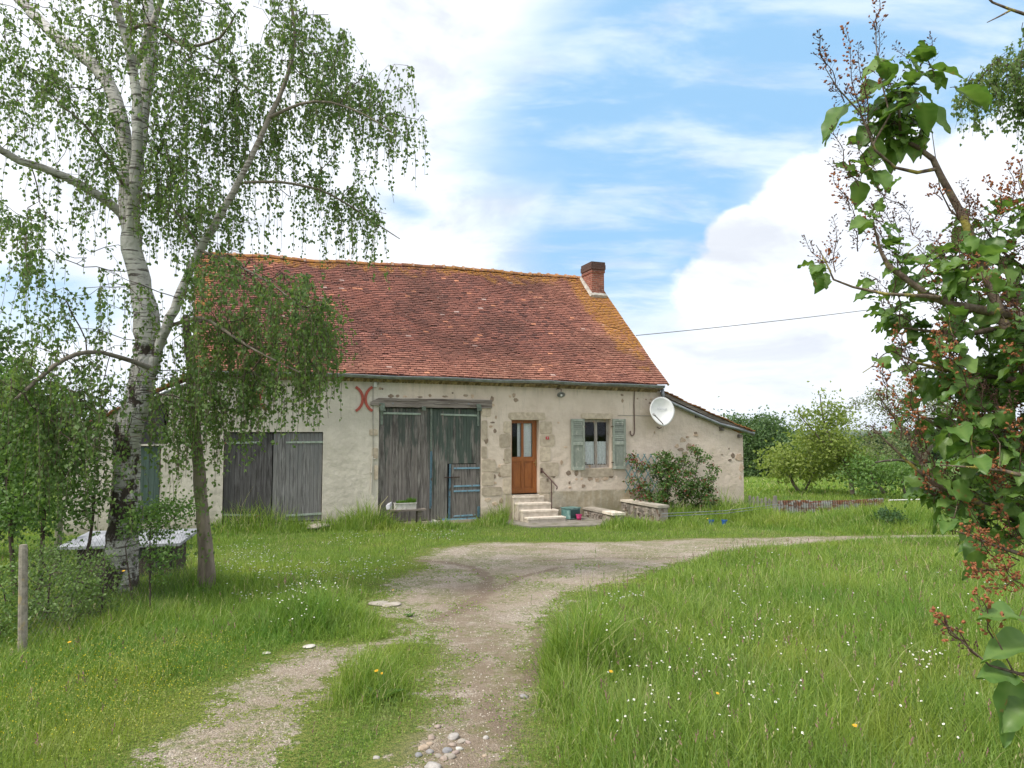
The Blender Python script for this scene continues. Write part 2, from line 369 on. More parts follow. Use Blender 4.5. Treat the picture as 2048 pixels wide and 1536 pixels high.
# ---- wall material
def mat_wall():
    m, t = newmat('old lime render'); tc = t.node('ShaderNodeTexCoord').outputs['Object']; u, y, z = t.sep(tc)
    n = t.noise(tc, 1.3, 7, .6); nf = t.noise(tc, 14, 5, .6)
    a = t.mix(t.ramp(n, .35, .65), (.65, .595, .51), (.54, .495, .42))
    b = t.mix(t.ramp(n, .35, .65), (.71, .60, .50), (.62, .515, .42))
    c = t.mix(t.ramp(t.math('ADD', u, t.math('MULTIPLY', n, .6)), 5.0, 5.6), a, b)
    c = t.mix(t.math('MULTIPLY', t.ramp(t.noise(t.mapping(tc, (2.2, 1, .35)), 1.5, 5), .55, .75), .35), c, (.36, .32, .26)); c = t.mix(t.math('MULTIPLY', t.ramp(t.noise(t.mapping(tc, (6, 1, .5)), 1.6, 6, .7), .56, .72), t.ramp(z, 1.8, 3.9, .1, .5)), c, (.30, .27, .22))
    c = t.mix(t.math('MULTIPLY', t.ramp(t.noise(tc, .8, 6, .7), .52, .7), .30), c, (.60, .54, .47))
    pl = t.math('ADD', z, t.math('MULTIPLY', t.math('SUBTRACT', n, .5), .12))
    pm = t.math('MULTIPLY', t.ramp(pl, .80, .74), t.math('MULTIPLY', t.ramp(u, 7.6, 8.3), t.ramp(u, 13.2, 12.4, .45, 1.)))
    c = t.mix(t.math('MULTIPLY', pm, .75), c, t.mix(t.ramp(t.noise(t.mapping(tc, (1.5, 1, .5)), 2.2, 5), .4, .62), (.40, .36, .27), (.26, .215, .125)))
    c = t.mix(t.math('MULTIPLY', t.ramp(pl, .50, .05), .55), c, (.22, .20, .13))
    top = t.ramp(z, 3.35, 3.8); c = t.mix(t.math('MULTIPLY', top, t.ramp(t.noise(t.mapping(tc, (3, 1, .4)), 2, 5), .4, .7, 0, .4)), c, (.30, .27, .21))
    v = t.node('ShaderNodeTexVoronoi'); v.inputs['Scale'].default_value = 6.; t.L(tc, v.inputs[0])
    sp = t.math('MULTIPLY', t.ramp(t.math('ADD', v.outputs['Distance'], t.math('MULTIPLY', nf, .12)), .13, .10), t.ramp(t.sep(v.outputs['Color'])[0], .90, .93))
    sp = t.math('MULTIPLY', sp, t.ramp(u, 4.4, 5.4))
    c = t.mix(sp, c, (.22, .14, .09))
    g = t.noise(tc, 90, 4, .7); ga = t.ramp(g, .3, .7, .90, 1.07); c = t.mix(1.0, c, t.comb(ga, ga, ga), 'MULTIPLY')
    h = t.math('ADD', t.math('MULTIPLY', t.noise(tc, 5, 5), 3.0), t.math('MULTIPLY', g, .35)); h = t.math('SUBTRACT', h, sp)
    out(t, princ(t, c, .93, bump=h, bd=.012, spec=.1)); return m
M_WALL = mat_wall()
M_STONE = simple('granite stone', (.50, .42, .32), (.38, .31, .235), 7, .9, bump=.012, tintamt=.3, c3=(.30, .25, .19), s3=2.5, lo3=.6, hi3=.8)
M_RUBBLE = simple('exposed rubble', (.46, .35, .26), (.33, .24, .17), 9, .95, bump=.015, tintamt=.5, c3=(.42, .36, .28), s3=5)
M_MORTAR = simple('mortar', (.50, .47, .42), (.36, .33, .29), 9, .95, bump=.01)
M_ZINC = simple('zinc', (.33, .35, .37), (.22, .235, .25), 5, .45, .6, bump=.002, tintamt=.15)
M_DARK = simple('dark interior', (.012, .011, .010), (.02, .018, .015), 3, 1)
M_IRON = simple('rusty iron', (.06, .04, .035), (.12, .06, .04), 30, .7, .3, bump=.002)
# ---- openings, in facade coordinates from measured corners
def rect(x0, y0, x1, y1):
    a = Wp(x0, y0); b = Wp(x1, y1); c = Wp(x0, y1); d = Wp(x1, y0)
    return (a[0]+c[0])/2, (c[1]+b[1])/2, (b[0]+d[0])/2, (a[1]+d[1])/2      # u0,z0,u1,z1
BARN = rect(757, 815, 962, 1042); SMALL = rect(446, 864, 645, 1047); DOOR = rect(1023, 840, 1078, 989); WIN = rect(1170, 838, 1222, 936)
LDOOR = rect(262, 892, 320, 1045); LWIN = rect(272, 806, 337, 888)
def wallface(mb, ulist, openings, topf, zb=-.5, reveal=.22):
    us = sorted(set([round(v, 4) for v in ulist]+[round(v, 4) for o in openings for v in (o[0], o[2])]))
    us = [v for v in us if us[0] <= v <= us[-1]]
    for a, b in zip(us[:-1], us[1:]):
        mid = (a+b)/2; cuts = sorted([(o[1], o[3]) for o in openings if o[0]-1e-3 < mid < o[2]+1e-3]); z = zb
        for c0, c1 in cuts+[(None, None)]:
            if c0 is None: q = [(a, 0, z), (b, 0, z), (b, 0, topf(b)), (a, 0, topf(a))]
            else: q = [(a, 0, z), (b, 0, z), (b, 0, c0), (a, 0, c0)]
            if c0 is None or c0 > z+1e-3: mb.add(q, [(0, 1, 2, 3)])
            z = c1
    for o in openings:
        u0, z0, u1, z1 = o; r = reveal
        mb.add([(u0,0,z0),(u0,r,z0),(u0,r,z1),(u0,0,z1)], [(0,1,2,3)]); mb.add([(u1,0,z0),(u1,0,z1),(u1,r,z1),(u1,r,z0)], [(0,1,2,3)])
        mb.add([(u0,0,z1),(u0,r,z1),(u1,r,z1),(u1,0,z1)], [(0,1,2,3)]); mb.add([(u0,0,z0),(u1,0,z0),(u1,r,z0),(u0,r,z0)], [(0,1,2,3)])
w = MB()
EAVE = [(Wp(x, y)) for x, y in [(388,752),(550,753),(700,756),(900,763),(1100,770),(1322,780)]]
eu = [e[0] for e in EAVE]; ez = [e[1] for e in EAVE]
def eavez(u): return float(np.interp(u, eu, ez))
wallface(w, [0.12]+[k*.9 for k in range(1, 14)]+[UR-.02], [BARN, SMALL, DOOR, WIN], lambda u: eavez(u))
# right lean-to : flush continuation
LR = [Wp(1322, 788), Wp(1487, 868)]; URR = Wp(1487, 940)[0]
def rz(u): return float(np.interp(u, [LR[0][0], URR], [LR[0][1]-.02, LR[1][1]-.03]))
w.add([(UR-.02,0,-.5),(URR,0,-.5),(URR,0,rz(URR)),(UR-.02,0,rz(UR))], [(0,1,2,3)])
w.add([(URR,0,-.5),(URR,DEPTH,-.5),(URR,DEPTH,rz(URR)),(URR,0,rz(URR))], [(0,1,2,3)])
ULL = Wp(128, 900)[0]
def lz(u): return float(np.interp(u, [ULL, .12], [1.35+1.05, rz(UR)+.12]))
ZL0 = Wp(128, 872)[1]; ZL1 = Wp(385, 752)[1]
def lz(u): return float(np.interp(u, [ULL, .12], [ZL0, ZL1]))
wallface(w, [ULL, .12], [LDOOR, LWIN], lz)
w.add([(ULL,0,-.5),(ULL,0,lz(ULL)),(ULL,DEPTH,lz(ULL)),(ULL,DEPTH,-.5)], [(0,1,2,3)])
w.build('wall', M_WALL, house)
# ---- main roof
RT = [Wp(x, y, 4.5) for x, y in [(400,508),(520,513),(600,521),(760,529),(900,536),(1000,545),(1100,553),(1190,556)]]
ru = [r[0] for r in RT]; rzz = [r[1] for r in RT]
YE = -.22
EV = [Wp(x, y, YE) for x, y in [(388,742),(700,747),(900,754),(1100,761),(1337,768)]]
uLe, uRe = Wp(388, 742, YE)[0], Wp(1337, 768, YE)[0]; uLr, uRr = Wp(392, 508, 4.5)[0], Wp(1192, 556, 4.5)[0]
evu = [e[0] for e in EV]; evz = [e[1] for e in EV]
def roofpt(a, s):
    """a in 0..1 along the house, s in 0..1 up the slope"""
    ue = uLe+(uRe-uLe)*a; ur = uLr+(uRr-uLr)*a; u = ue+(ur-ue)*s
    ze = np.interp(ue, evu, evz); zr = np.interp(ur, ru, rzz)
    z = ze+(zr-ze)*s-.10*np.sin(math.pi*s)-.05*np.sin(s*5+a*9)*np.sin(math.pi*s)
    z = z+.018*np.sin(a*41+s*7)*np.sin(s*13+a*5)
    return np.stack([u, YE+(4.5-YE)*s+0*u, z], -1)
def tiles(mb, pt, nrow, ncol, tcol, thick=.018, lift=.030, jit=.010, flip=1, ragged=0.):
    """overlapping flat clay tiles on a patch pt(a,s)"""
    r = np.arange(nrow); ds = 1./nrow; da = 1./ncol
    V = []; Tn = []
    for i in r:
        c = np.arange(ncol+1)-(.5 if i % 2 else 0)
        a0 = np.clip(c*da+RNG.uniform(-.04, .04, len(c))*da, 0, 1); a1 = np.clip(a0+da*RNG.uniform(.90, .985, len(c)), 0, 1)
        ok = a1-a0 > da*.25; a0, a1 = a0[ok], a1[ok]; n = len(a0)
        s0 = i*ds+RNG.uniform(-.10, .10, n)*ds; s1 = np.minimum(s0+ds*1.25, 1.0)
        sk = RNG.normal(0, .03, n)*ds; up = RNG.normal(0, jit*.5, n); gone = RNG.random(n) < .004
        p00, p10, p01, p11 = pt(a0, s0-sk), pt(a1, s0+sk), pt(a0, s1), pt(a1, s1)
        L0 = (lift+np.abs(up))[:, None]*np.array([0, -.5*flip, .85]); L1 = np.array([0, -.002*flip, .003]); dn = thick*np.array([0, .5*flip, -.85])
        q = np.stack([p00+L0+dn, p10+L0+dn, p00+L0, p10+L0, p01+L1, p11+L1], 1)
        q = q[~gone]; V.append(q.reshape(-1, 3)); Tn.append(np.repeat(tcol(a0[~gone], s0[~gone], len(q)), 6))
    V = np.concatenate(V); k = len(V)//6; b = np.arange(k)[:, None]*6
    mb.add(V, np.concatenate([b+np.array([[0,1,3,2]]), b+np.array([[2,3,5,4]]), b+np.array([[0,2,4,4]])[:, :4], b+np.array([[1,5,3,3]])]), np.concatenate(Tn)) if False else None
    mb.add(V, np.concatenate([b+np.array([[0,1,3,2]]), b+np.array([[2,3,5,4]])]), np.concatenate(Tn))
    mb.f.append(mb.f.pop()); 
def mat_tile(name, lich=1.0, base=((.285, .12, .092), (.15, .074, .064)), ridge=True):
    m, t = newmat(name); tc = t.node('ShaderNodeTexCoord').outputs['Object']; u, y, z = t.sep(tc); a = attr(t)
    br = t.noise(tc, .55, 5, .6)
    c = t.mix(t.ramp(a, .0, .8), base[1], base[0])
    c = t.mix(t.math('MULTIPLY', t.ramp(t.noise(tc, 28, 3, .6), .55, .7), .5), c, (.46, .20, .13))
    c = t.mix(t.math('MULTIPLY', t.ramp(a, .82, .88), .9), c, (.56, .25, .15))
    c = t.mix(t.math('MULTIPLY', t.ramp(a, .965, .97), .8), c, (.42, .33, .31))
    c = t.mix(t.math('MULTIPLY', t.ramp(a, .07, .03), .8), c, (.09, .045, .04))
    low = t.math('ADD', t.ramp(z, 5.1, 3.9), t.ramp(u, 9.6, 12.5)); low = t.math('MINIMUM', low, 1.)
    c = t.mix(t.math('MULTIPLY', low, t.ramp(br, .35, .6, .15, .75)), c, t.mix(t.ramp(a, .2, .9), (.37, .155, .105), (.52, .265, .185)))
    c = t.mix(t.math('MULTIPLY', t.ramp(br, .46, .62), .55), c, (.12, .062, .05))
    c = t.mix(t.math('MULTIPLY', t.ramp(t.noise(tc, 9, 4, .7), .60, .68), .55), c, (.08, .055, .045))
    # moss cushions
    c = t.mix(t.math('MULTIPLY', t.ramp(t.noise(t.mapping(tc, (1, 1, 1)), 5.5, 5, .7), .66, .69), t.ramp(t.noise(tc, .5, 3), .45, .6)), c, (.10, .10, .03))
    # orange lichen near ridge and verges
    if ridge:
        er = t.ramp(t.math('ADD', z, t.math('MULTIPLY', br, .9)), 7.5, 8.5); vl = t.ramp(u, 1.5, -.2, 0, .62); vv = t.math('SUBTRACT', t.math('ADD', u, t.math('MULTIPLY', y, .08)), 11.2)
        vr = t.ramp(vv, .3, 1.5); vr2 = t.math('MULTIPLY', vr, t.ramp(z, 3.6, 6.4, .32, .9))
        e = t.math('MAXIMUM', t.math('MULTIPLY', er, t.ramp(u, 4, 1.5, .72, .95)), t.math('MAXIMUM', vl, vr2))
    else: e = .75
    ln = t.noise(tc, 2.2, 6, .65)
    lm = t.ramp(t.math('ADD', e, t.math('MULTIPLY', ln, 1.2)), 1.05, 1.35)
    lm = t.math('MULTIPLY', lm, t.ramp(t.noise(tc, 14, 4, .75), .38, .56))
    c = t.mix(t.math('MULTIPLY', lm, .9*lich), c, t.mix(t.noise(tc, 6, 3), (.46, .19, .03), (.38, .22, .06)))
    g = t.ramp(t.noise(tc, 60, 3, .7), .3, .7, .8, 1.15); c = t.mix(1.0, c, t.comb(g, g, g), 'MULTIPLY')
    wh = t.math('MULTIPLY', t.ramp(t.noise(tc, 16, 2, .5), .73, .75), .8); c = t.mix(wh, c, (.5, .48, .44))
    out(t, princ(t, c, .88, bump=t.noise(tc, 45, 4), bd=.006, spec=.15)); return m
M_TILE = mat_tile('weathered clay tiles')
def tc1(a, s, n):
    return np.clip(.45+.2*wob(a*14, s*7, 1.2, 3)+RNG.normal(0, .2, n), 0, 1)
rf = MB(); tiles(rf, roofpt, 60, 80, tc1)
A, Sg = np.linspace(0, 1, 81), np.linspace(0, 1, 25)
def sheet(mb, pt, A, Sg, off=(0, 0, -.012), tint=.3):
    g = np.array([[pt(np.array([a]), np.array([s]))[0] for a in A] for s in Sg])+np.array(off); n = len(A)
    mb.add(g.reshape(-1, 3), [(i*n+j, i*n+j+1, (i+1)*n+j+1, (i+1)*n+j) for i in range(len(Sg)-1) for j in range(n-1)], tint)
sheet(rf, roofpt, A, Sg)
def roofback(a, s):
    p = roofpt(a, s).copy(); p[..., 1] = 9.0-p[..., 1]; return p
tiles(rf, roofback, 30, 60, tc1, flip=-1); sheet(rf, roofback, A[::4], Sg[::4])
roof = rf.build('roof', M_TILE, house)
# verge mortar strips
for a in (0.0, 1.0):
    vm = MB()
    pts = [tuple(roofpt(np.array([a]), np.array([s]))[0]+np.array([0, 0, -.03])) for s in np.linspace(0, 1, 14)]
    vm.tube(pts, .035, 6); vm.build('verge', simple('verge mortar', (.42, .30, .16), (.30, .2, .12), 9, .9, bump=.01), roof)
# gables under the roof
gb = MB()
for uu, sgn in ((.12, -1), (UR-.02, 1)):
    gb.add([(uu,0,-.5),(uu,DEPTH,-.5),(uu,DEPTH,3.75),(uu,4.5,7.55 if sgn > 0 else 7.7),(uu,0,3.75)], [(0,1,2,3,4)])
gb.add([(ULL,DEPTH,-.5),(URR,DEPTH,-.5),(URR,DEPTH,2.3),(UR,DEPTH,3.7),(.1,DEPTH,3.7),(ULL,DEPTH,2.3)], [(0,1,2,3,4,5)])
gb.add([(ULL,.3,-.4),(URR,.3,-.4),(URR,DEPTH,-.4),(ULL,DEPTH,-.4)], [(0,1,2,3)])
gb.build('gable_wall', M_WALL, house)
# ridge tiles
rg = MB(); nr = 38
for i in range(nr):
    a0, a1 = i/nr*.985, (i+1.12)/nr*.985
    p = roofpt(np.array([a0, min(a1, 1)]), np.array([1., 1.])); L = Vector(p[1]-p[0]); j = RNG.uniform(-.012, .012, 2)
    vs = []; seg = 8
    for e, (pp, r) in enumerate(((p[0], .115), (p[1], .10))):
        for k in range(seg+1):
            q = math.pi*k/seg; vs.append((pp[0], pp[1]+math.cos(q)*r, pp[2]-.035+math.sin(q)*r+j[e]))
    rg.add(vs, [(k, k+1, seg+2+k, seg+1+k) for k in range(seg)]+[tuple(range(seg+1))], RNG.random())
    ms = []
    for e, (x, r) in enumerate(((p[1][0]-.05, .125), (p[1][0]+.03, .13))):
        for k in range(7):
            q = math.pi*k/6; ms.append((x+RNG.uniform(-.01, .01), p[1][1]+math.cos(q)*r, p[1][2]-.03+math.sin(q)*r*RNG.uniform(.9, 1.15)))
    if i % 2 == 0 or i > 20: rg.add(ms, [(k, k+1, 8+k, 7+k) for k in range(6)]+[tuple(range(7)), tuple(range(13, 6, -1))], .97)
rg.build('ridge_tiles', mat_tile('ridge clay', .8), roof, smooth=False)
# chimney
M_BRICK, t = newmat('chimney brick')
tc = t.node('ShaderNodeTexCoord').outputs['Object']; u_, y_, z_ = t.sep(tc)
bt = t.node('ShaderNodeTexBrick'); t.L(t.comb(t.math('ADD', u_, y_), z_, 0), bt.inputs[0])
bt.inputs['Scale'].default_value = 1.; bt.inputs['Brick Width'].default_value = .23; bt.inputs['Row Height'].default_value = .072; bt.inputs['Mortar Size'].default_value = .008
bt.inputs['Color1'].default_value = (.34, .12, .08, 1); bt.inputs['Color2'].default_value = (.24, .085, .06, 1); bt.inputs['Mortar'].default_value = (.40, .27, .21, 1)
c = t.mix(t.ramp(t.noise(tc, 7, 5, .7), .5, .72), bt.outputs[0], (.13, .06, .05)); c = t.mix(t.ramp(z_, 8.05, 8.25), c, (.10, .06, .05))
out(t, princ(t, c, .9, bump=t.math('SUBTRACT', t.noise(tc, 30, 4), bt.outputs['Fac']), bd=.01, spec=.15))
ch = MB(); cy0 = 3.62
cu1, cz1 = Wp(1208, 540, cy0); cu0 = Wp(1184, 540, cy0)[0]; ctop = Wp(1195, 524, cy0)[1]
ch.box((cu0, cy0, 5.9), (cu1, cy0+.78, ctop-.38))
ch.box((cu0-.025, cy0-.025, ctop-.38), (cu1+.0251, cy0+.80, ctop-.26)); ch.box((cu0-.05, cy0-.05, ctop-.26), (cu1+.04, cy0+.82, ctop-.10)); ch.box((cu0-.035, cy0-.035, ctop-.10), (cu1+.03, cy0+.81, ctop-.0))
chim = ch.build('chimney', M_BRICK, roof)
fl = MB()
def rs(y): return (y-YE)/(4.5-YE)
def rpt(u, y, dz):
    s = rs(y); a = ((u-uLe)-(uLr-uLe)*s)/((uRe-uLe)+(uRr-uLr-uRe+uLe)*s); p = roofpt(np.array([a]), np.array([s]))[0]; return (u, y, p[2]+dz)
fl.tube([rpt(cu0-.05, y, .05) for y in np.linspace(cy0-.1, 4.45, 8)], [.075, .08, .07, .08, .07, .065, .06, .05], 6)
fl.tube([rpt(u, cy0-.06, .06) for u in np.linspace(cu0-.08, cu1+.05, 6)], [.08, .11, .10, .11, .10, .07], 6)
fl.build('mortar_flaunching', M_MORTAR, chim)
# cornice of brick dentils under the gutter, gutter
cn = MB()
for i in range(150):
    u = .15+i*(UR-.3)/150; z = eavez(u)
    cn.add([(u,-.012-.05*0,z-.085),(u+.07,-.012,z-.085),(u+.085,-.11,z-.005),(u+.01,-.11,z-.005),(u,.0,z-.005),(u+.07,.0,z-.005)], [(0,1,2,3),(0,3,4),(1,5,2)], RNG.random())
for a, b in zip(np.linspace(.12, UR, 20)[:-1], np.linspace(.12, UR, 20)[1:]):
    z0, z1 = eavez(a), eavez(b)
    cn.add([(a,-.15,z0-.005),(b,-.15,z1-.005),(b,-.15,z1+.06),(a,-.15,z0+.06),(a,.0,z0-.005),(b,.0,z1-.005)], [(0,1,2,3),(4,5,1,0)], .4)
cn.build('cornice', simple('ochre cornice', (.36, .27, .16), (.20, .14, .085), 12, .9, bump=.01, tintamt=.4), house)
GT = [Wp(x, y, -.30) for x, y in [(386,745),(500,747),(620,748),(700,751),(800,755),(900,758),(1000,762),(1100,764),(1200,769),(1328,773)]]
gt = MB(); vs = []; seg = 9; gp = []
for i in range(len(GT)-1):
    for k in range(4): gp.append(((GT[i][0]*(4-k)+GT[i+1][0]*k)/4, (GT[i][1]*(4-k)+GT[i+1][1]*k)/4))
gp.append(GT[-1]); gp = [(u, z+.006*math.sin(u*2.3)) for u, z in gp]
for (u, z) in gp:
    for k in range(seg):
        q = math.pi+math.pi*k/(seg-1); vs.append((u, -.30+math.cos(q)*.065, z+.02+math.sin(q)*.065))
gt.add(vs, [(i*seg+k, (i+1)*seg+k, (i+1)*seg+k+1, i*seg+k+1) for i in range(len(gp)-1) for k in range(seg-1)])
gt.tube([(u, -.368, z+.025) for u, z in gp], .011, 6, .8)
for i in range(0, 24): 
    u = .3+i*.55; z = np.interp(u, [g[0] for g in gp], [g[1] for g in gp]); gt.box((u, -.37, z-.048), (u+.02, -.23, z-.044), .1)
gt.add([vs[-seg+k] for k in range(seg)], [tuple(range(seg))])
gutter = gt.build('gutter', M_ZINC, house, smooth=False)
# down pipes : right one crosses the lean-to verge; left one slants from the eave
rp = [Wp(1325, 778, -.22), Wp(1325, 795, -.2), Wp(1332, 800, -.12)]+[Wp(x, y, -.12) for x, y in [(1350,809),(1400,831),(1440,848),(1470,856),(1508,868)]]
dp = MB(); dp.tube([(u, -.22 if i < 2 else -.12, z) for i, (u, z) in enumerate(rp)], .052, 10); dp.build('downpipe', M_ZINC, house, smooth=True)
dp = MB(); lp = [Wp(x, y, -.2) for x, y in [(388,757),(384,762),(372,768),(332,783)]]+[Wp(250, 822, -.2)]; dp.tube([(u, -.2, z) for u, z in lp], .05, 10); dp.build('downpipe', M_ZINC, house, smooth=True)
# lean-to roofs
M_TILE2 = mat_tile('lean-to clay tiles', .9, ((.34, .17, .08), (.20, .10, .055)), ridge=False)
r0 = Wp(1330, 783, -.1); r1 = Wp(1507, 864, -.1)
def rl(a, s):                     # a = depth 0..1, s = 0 low (right) .. 1 high
    u = r1[0]+(UR-.0-r1[0])*s; z = r1[1]+(r0[1]-r1[1])*s-.03*np.sin(s*3.1)+.012*np.sin(s*23+a*3); return np.stack([u+0*a, -.14+(DEPTH+.1)*a+0*s, z+0*a], -1)
def tcl(a, s, n): return np.clip(RNG.normal(.5, .25, n), 0, 1)
l = MB()
def tilesX(mb, pt, nrow, ncol, sg):
    ds, da = 1./nrow, 1./ncol
    for i in range(nrow):
        for j in range(ncol):
            a0 = j*da-(0 if j else RNG.uniform(0, .006)); a1 = a0+da*.97; s0 = i*ds+RNG.uniform(-.1, .1)*ds; s1 = min(s0+ds*1.3, 1)
            P = [pt(np.array([a]), np.array([s]))[0] for a, s in ((a0, s0), (a1, s0), (a0, s1), (a1, s1))]; lf = .045+RNG.uniform(0, .018)
            v = [P[0]+(0,0,lf-.025), P[1]+(0,0,lf-.025), P[0]+(0,0,lf), P[1]+(0,0,lf), P[2]+(0,0,.02), P[3]+(0,0,.02), P[2]+(0,0,-.005)]
            mb.add(v, [(0,1,3,2), (2,3,5,4), (0,2,4,6)], RNG.random())
tilesX(l, rl, 20, 30, 1)
l.add([rl(np.array([a]), np.array([s]))[0]+(0, .02, dz) for a, s, dz in ((0,0,-.02),(1,0,-.02),(1,1,-.02),(0,1,-.02),(0,0,.0),(1,0,.0),(1,1,.0),(0,1,.0))], [(0,1,2,3),(4,5,6,7),(0,1,5,4),(0,3,7,4)], .2)
l.build('lean_to_roof', M_TILE2, house)
M_BEAM = simple('weathered beam wood', (.24, .205, .175), (.13, .108, .09), 3.5, .9, bump=.012, stretch=(.4, 2, 6), tintamt=.25, c3=(.07, .055, .045), s3=2., lo3=.58, hi3=.66)
vb = MB()
def vboard(mb, P, y0, y1, dz0, dz1):
    n = len(P); vs = [(u, y, z+d) for (u, z) in P for y in (y0, y1) for d in (dz0, dz1)]
    f = []
    for i in range(n-1):
        a, b = i*4, (i+1)*4; f += [(a, b, b+1, a+1), (a+2, a+3, b+3, b+2), (a, a+2, b+2, b), (a+1, b+1, b+3, a+3)]
    f += [(0, 1, 3, 2), (4*n-4, 4*n-2, 4*n-1, 4*n-3)]; mb.add(vs, f, .5)
vboard(vb, [(UR, r0[1]-.0), ((UR+r1[0])/2, (r0[1]+r1[1])/2-.03), (r1[0], r1[1])], -.13, -.10, -.13, -.02)
for px_, py_ in ((1393,832), (1442,858), (1478,872)):
    u, z = Wp(px_, py_); vb.box((u-.06, -.10, z-.05), (u+.05, 0.0, z+.05), .3)
vb.build('verge_board', M_BEAM, house)
l0 = Wp(120, 872, -.1); l1 = Wp(388, 742, -.1)
def ll(a, s): u = l0[0]+(l1[0]-l0[0])*s; z = l0[1]+(l1[1]-l0[1])*s-.03*np.sin(s*3.1); return np.stack([u+0*a, -.1+(DEPTH+.1)*a+0*s, z+0*a], -1)
l = MB(); tilesX(l, ll, 20, 20, -1)
l.add([ll(np.array([a]), np.array([s]))[0]+(0, .02, dz) for a, s, dz in ((0,0,-.06),(1,0,-.06),(1,1,-.06),(0,1,-.06),(0,0,.0),(1,0,.0),(1,1,.0),(0,1,.0))], [(0,1,2,3),(4,5,6,7),(0,1,5,4),(0,3,7,4)], .2)
setp(l.build('lean_to_roof', M_TILE2, house))
# ---- stonework
def stone_poly(u0, z0, u1, z1, rough=.08, n=14, seed=0):
    r = np.random.default_rng(seed); cu, cz = (u0+u1)/2, (z0+z1)/2; a, b = abs(u1-u0)/2, abs(z1-z0)/2; P = []
    for k in range(n):
        q = 2*math.pi*(k+r.uniform(-.2, .2))/n; e = .35
        x = math.copysign(abs(math.cos(q))**e, math.cos(q)); y = math.copysign(abs(math.sin(q))**e, math.sin(q)); s = 1-r.uniform(0, rough)
        P.append((cu+a*x*s, cz+b*y*s))
    return P
k = 0
for (x0, y0, x1, y1) in [(1016,824,1092,840),(1079,842,1104,868),(1079,868,1110,893),(1079,893,1101,923),(1079,924,1118,953),(1079,954,1108,986),(1085,987,1100,1012),
    (1007,842,1022,866),(998,867,1022,895),(1008,896,1022,927),(1000,928,1022,954),(1006,955,1022,988),
    (1160,826,1228,838),(1160,938,1228,954),(1223,840,1228,871),(1223,872,1228,903),(1223,904,1228,936),(1165,840,1169,871),(1165,872,1169,903),(1165,904,1169,936),
    (963,892,974,917),(963,918,992,944),(963,945,988,972),(963,973,1004,992),(963,815,982,833),(963,840,975,880),(738,858,756,871),(744,895,756,918),(748,930,756,960),(985,935,1004,945)]:
    u0, z0, u1, z1 = rect(x0, y0, x1, y1); k += 1
    qn = MB(); qn.prism(stone_poly(u0, z0, u1, z1, .06, 20, k), -.014-.002*(k % 3), .01, .35+.5*RNG.random(), .04); qn.build('quoin_stone', M_STONE, house)
def blob(u, z, ru, rz_, seed):
    r = np.random.default_rng(seed); n = 11
    return [(u+ru*math.cos(2*math.pi*k/n)*r.uniform(.6, 1.1), z+rz_*math.sin(2*math.pi*k/n)*r.uniform(.6, 1.1)) for k in range(n)]
SP = [(1107,950,9,8),(1137,946,7,7),(1153,946,6,7),(1139,965,3,4),(1153,958,3,3),(1167,972,5,5),(1163,958,4,3),(1123,925,4,5),(1131,894,6,2),(1098,847,5,4),(1117,845,3,2),(1140,975,4,3),
    (1180,957,9,5),(1195,960,8,6),(1210,957,9,5),(1222,952,6,5),(1365,880,9,6),(1377,894,8,9),(1354,892,6,5),(1362,899,9,4),(1388,893,6,5),(1370,906,8,4),(1392,870,7,4),(1391,866,5,3),(1375,874,4,3),
    (1466,911,6,6),(1460,920,5,3),(1478,915,10,9),(1483,936,6,10),(1481,955,3,6),(1458,897,2,2),(1444,909,3,1),(1309,865,2,3),(1380,889,4,3),
    (988,953,7,5),(1000,950,5,6),(985,966,12,4),(976,940,7,4),(1000,932,6,5),(1010,920,5,4),(975,1000,9,5),(990,1008,8,5),(1002,1002,5,7),(972,880,6,9),(968,862,4,5),(982,853,5,3),(990,862,4,6),
    (782,792,8,5),(795,792,6,4),(810,793,6,3),(840,794,7,2),(860,791,4,4),(890,793,8,3),(932,791,8,3),(945,792,5,5),(905,786,3,2),(760,777,4,4),(984,798,5,8),(986,810,5,4),(765,778,3,3),(992,835,3,5),(985,845,6,2),
    (1020,793,3,3),(1244,790,4,3),(1245,801,3,5),(1275,797,2,2),(1292,799,2,2),(1302,798,3,2),(1300,806,4,2),(1188,844,2,3),(1330,838,2,4),(1028,790,5,6),(1032,800,6,6),(1090,945,3,4),(1105,970,5,6),(1095,960,4,5)]
for i, (px_, py_, a, b) in enumerate(SP):
    u, z = Wp(px_, py_); s = Wp(px_+1, py_)[0]-u
    ex = MB(); ex.prism(blob(u, z, a*s*.84, b*s*.84, i), -.008-.002*(i % 4), .01, RNG.random(), .12); ex.build('exposed_stone', M_RUBBLE, house)
# ---- lintel beam over the barn door
lb = MB(); u0, z0, u1, z1 = rect(741, 797, 983, 816); L = []
N = 16
for i in range(N+1):
    q = i/N; u = u0+(u1-u0)*q; L.append((u, z1-.02*RNG.random()-(.10 if i == 0 else 0)))
L2 = [(u0+(u1-u0)*i/N, z0+.02*RNG.random()+(.04 if i < 2 else 0)) for i in range(N, -1, -1)]
lb.prism(L+L2, -.05, .08, .6, 0)
for (zz, a, b) in ((.66, .1, .45), (.4, .25, .9), (.55, .5, .75)):
    for i in range(10):
        q0 = a+(b-a)*i/10; uu = u0+(u1-u0)*q0; z = z0+(z1-z0)*zz+.015*math.sin(i*1.7+zz*9); lb.box((uu, -.053, z), (uu+(u1-u0)*(b-a)/10+.004, -.049, z+.006+.01*RNG.random()), -1.)
lint = lb.build('door_lintel', simple('split oak lintel', (.27, .235, .21), (.15, .125, .105), 3.5, .9, bump=.02, stretch=(.4, 2, 7), tintamt=.45, c3=(.09, .07, .06), s3=1.6, lo3=.58, hi3=.64), house)
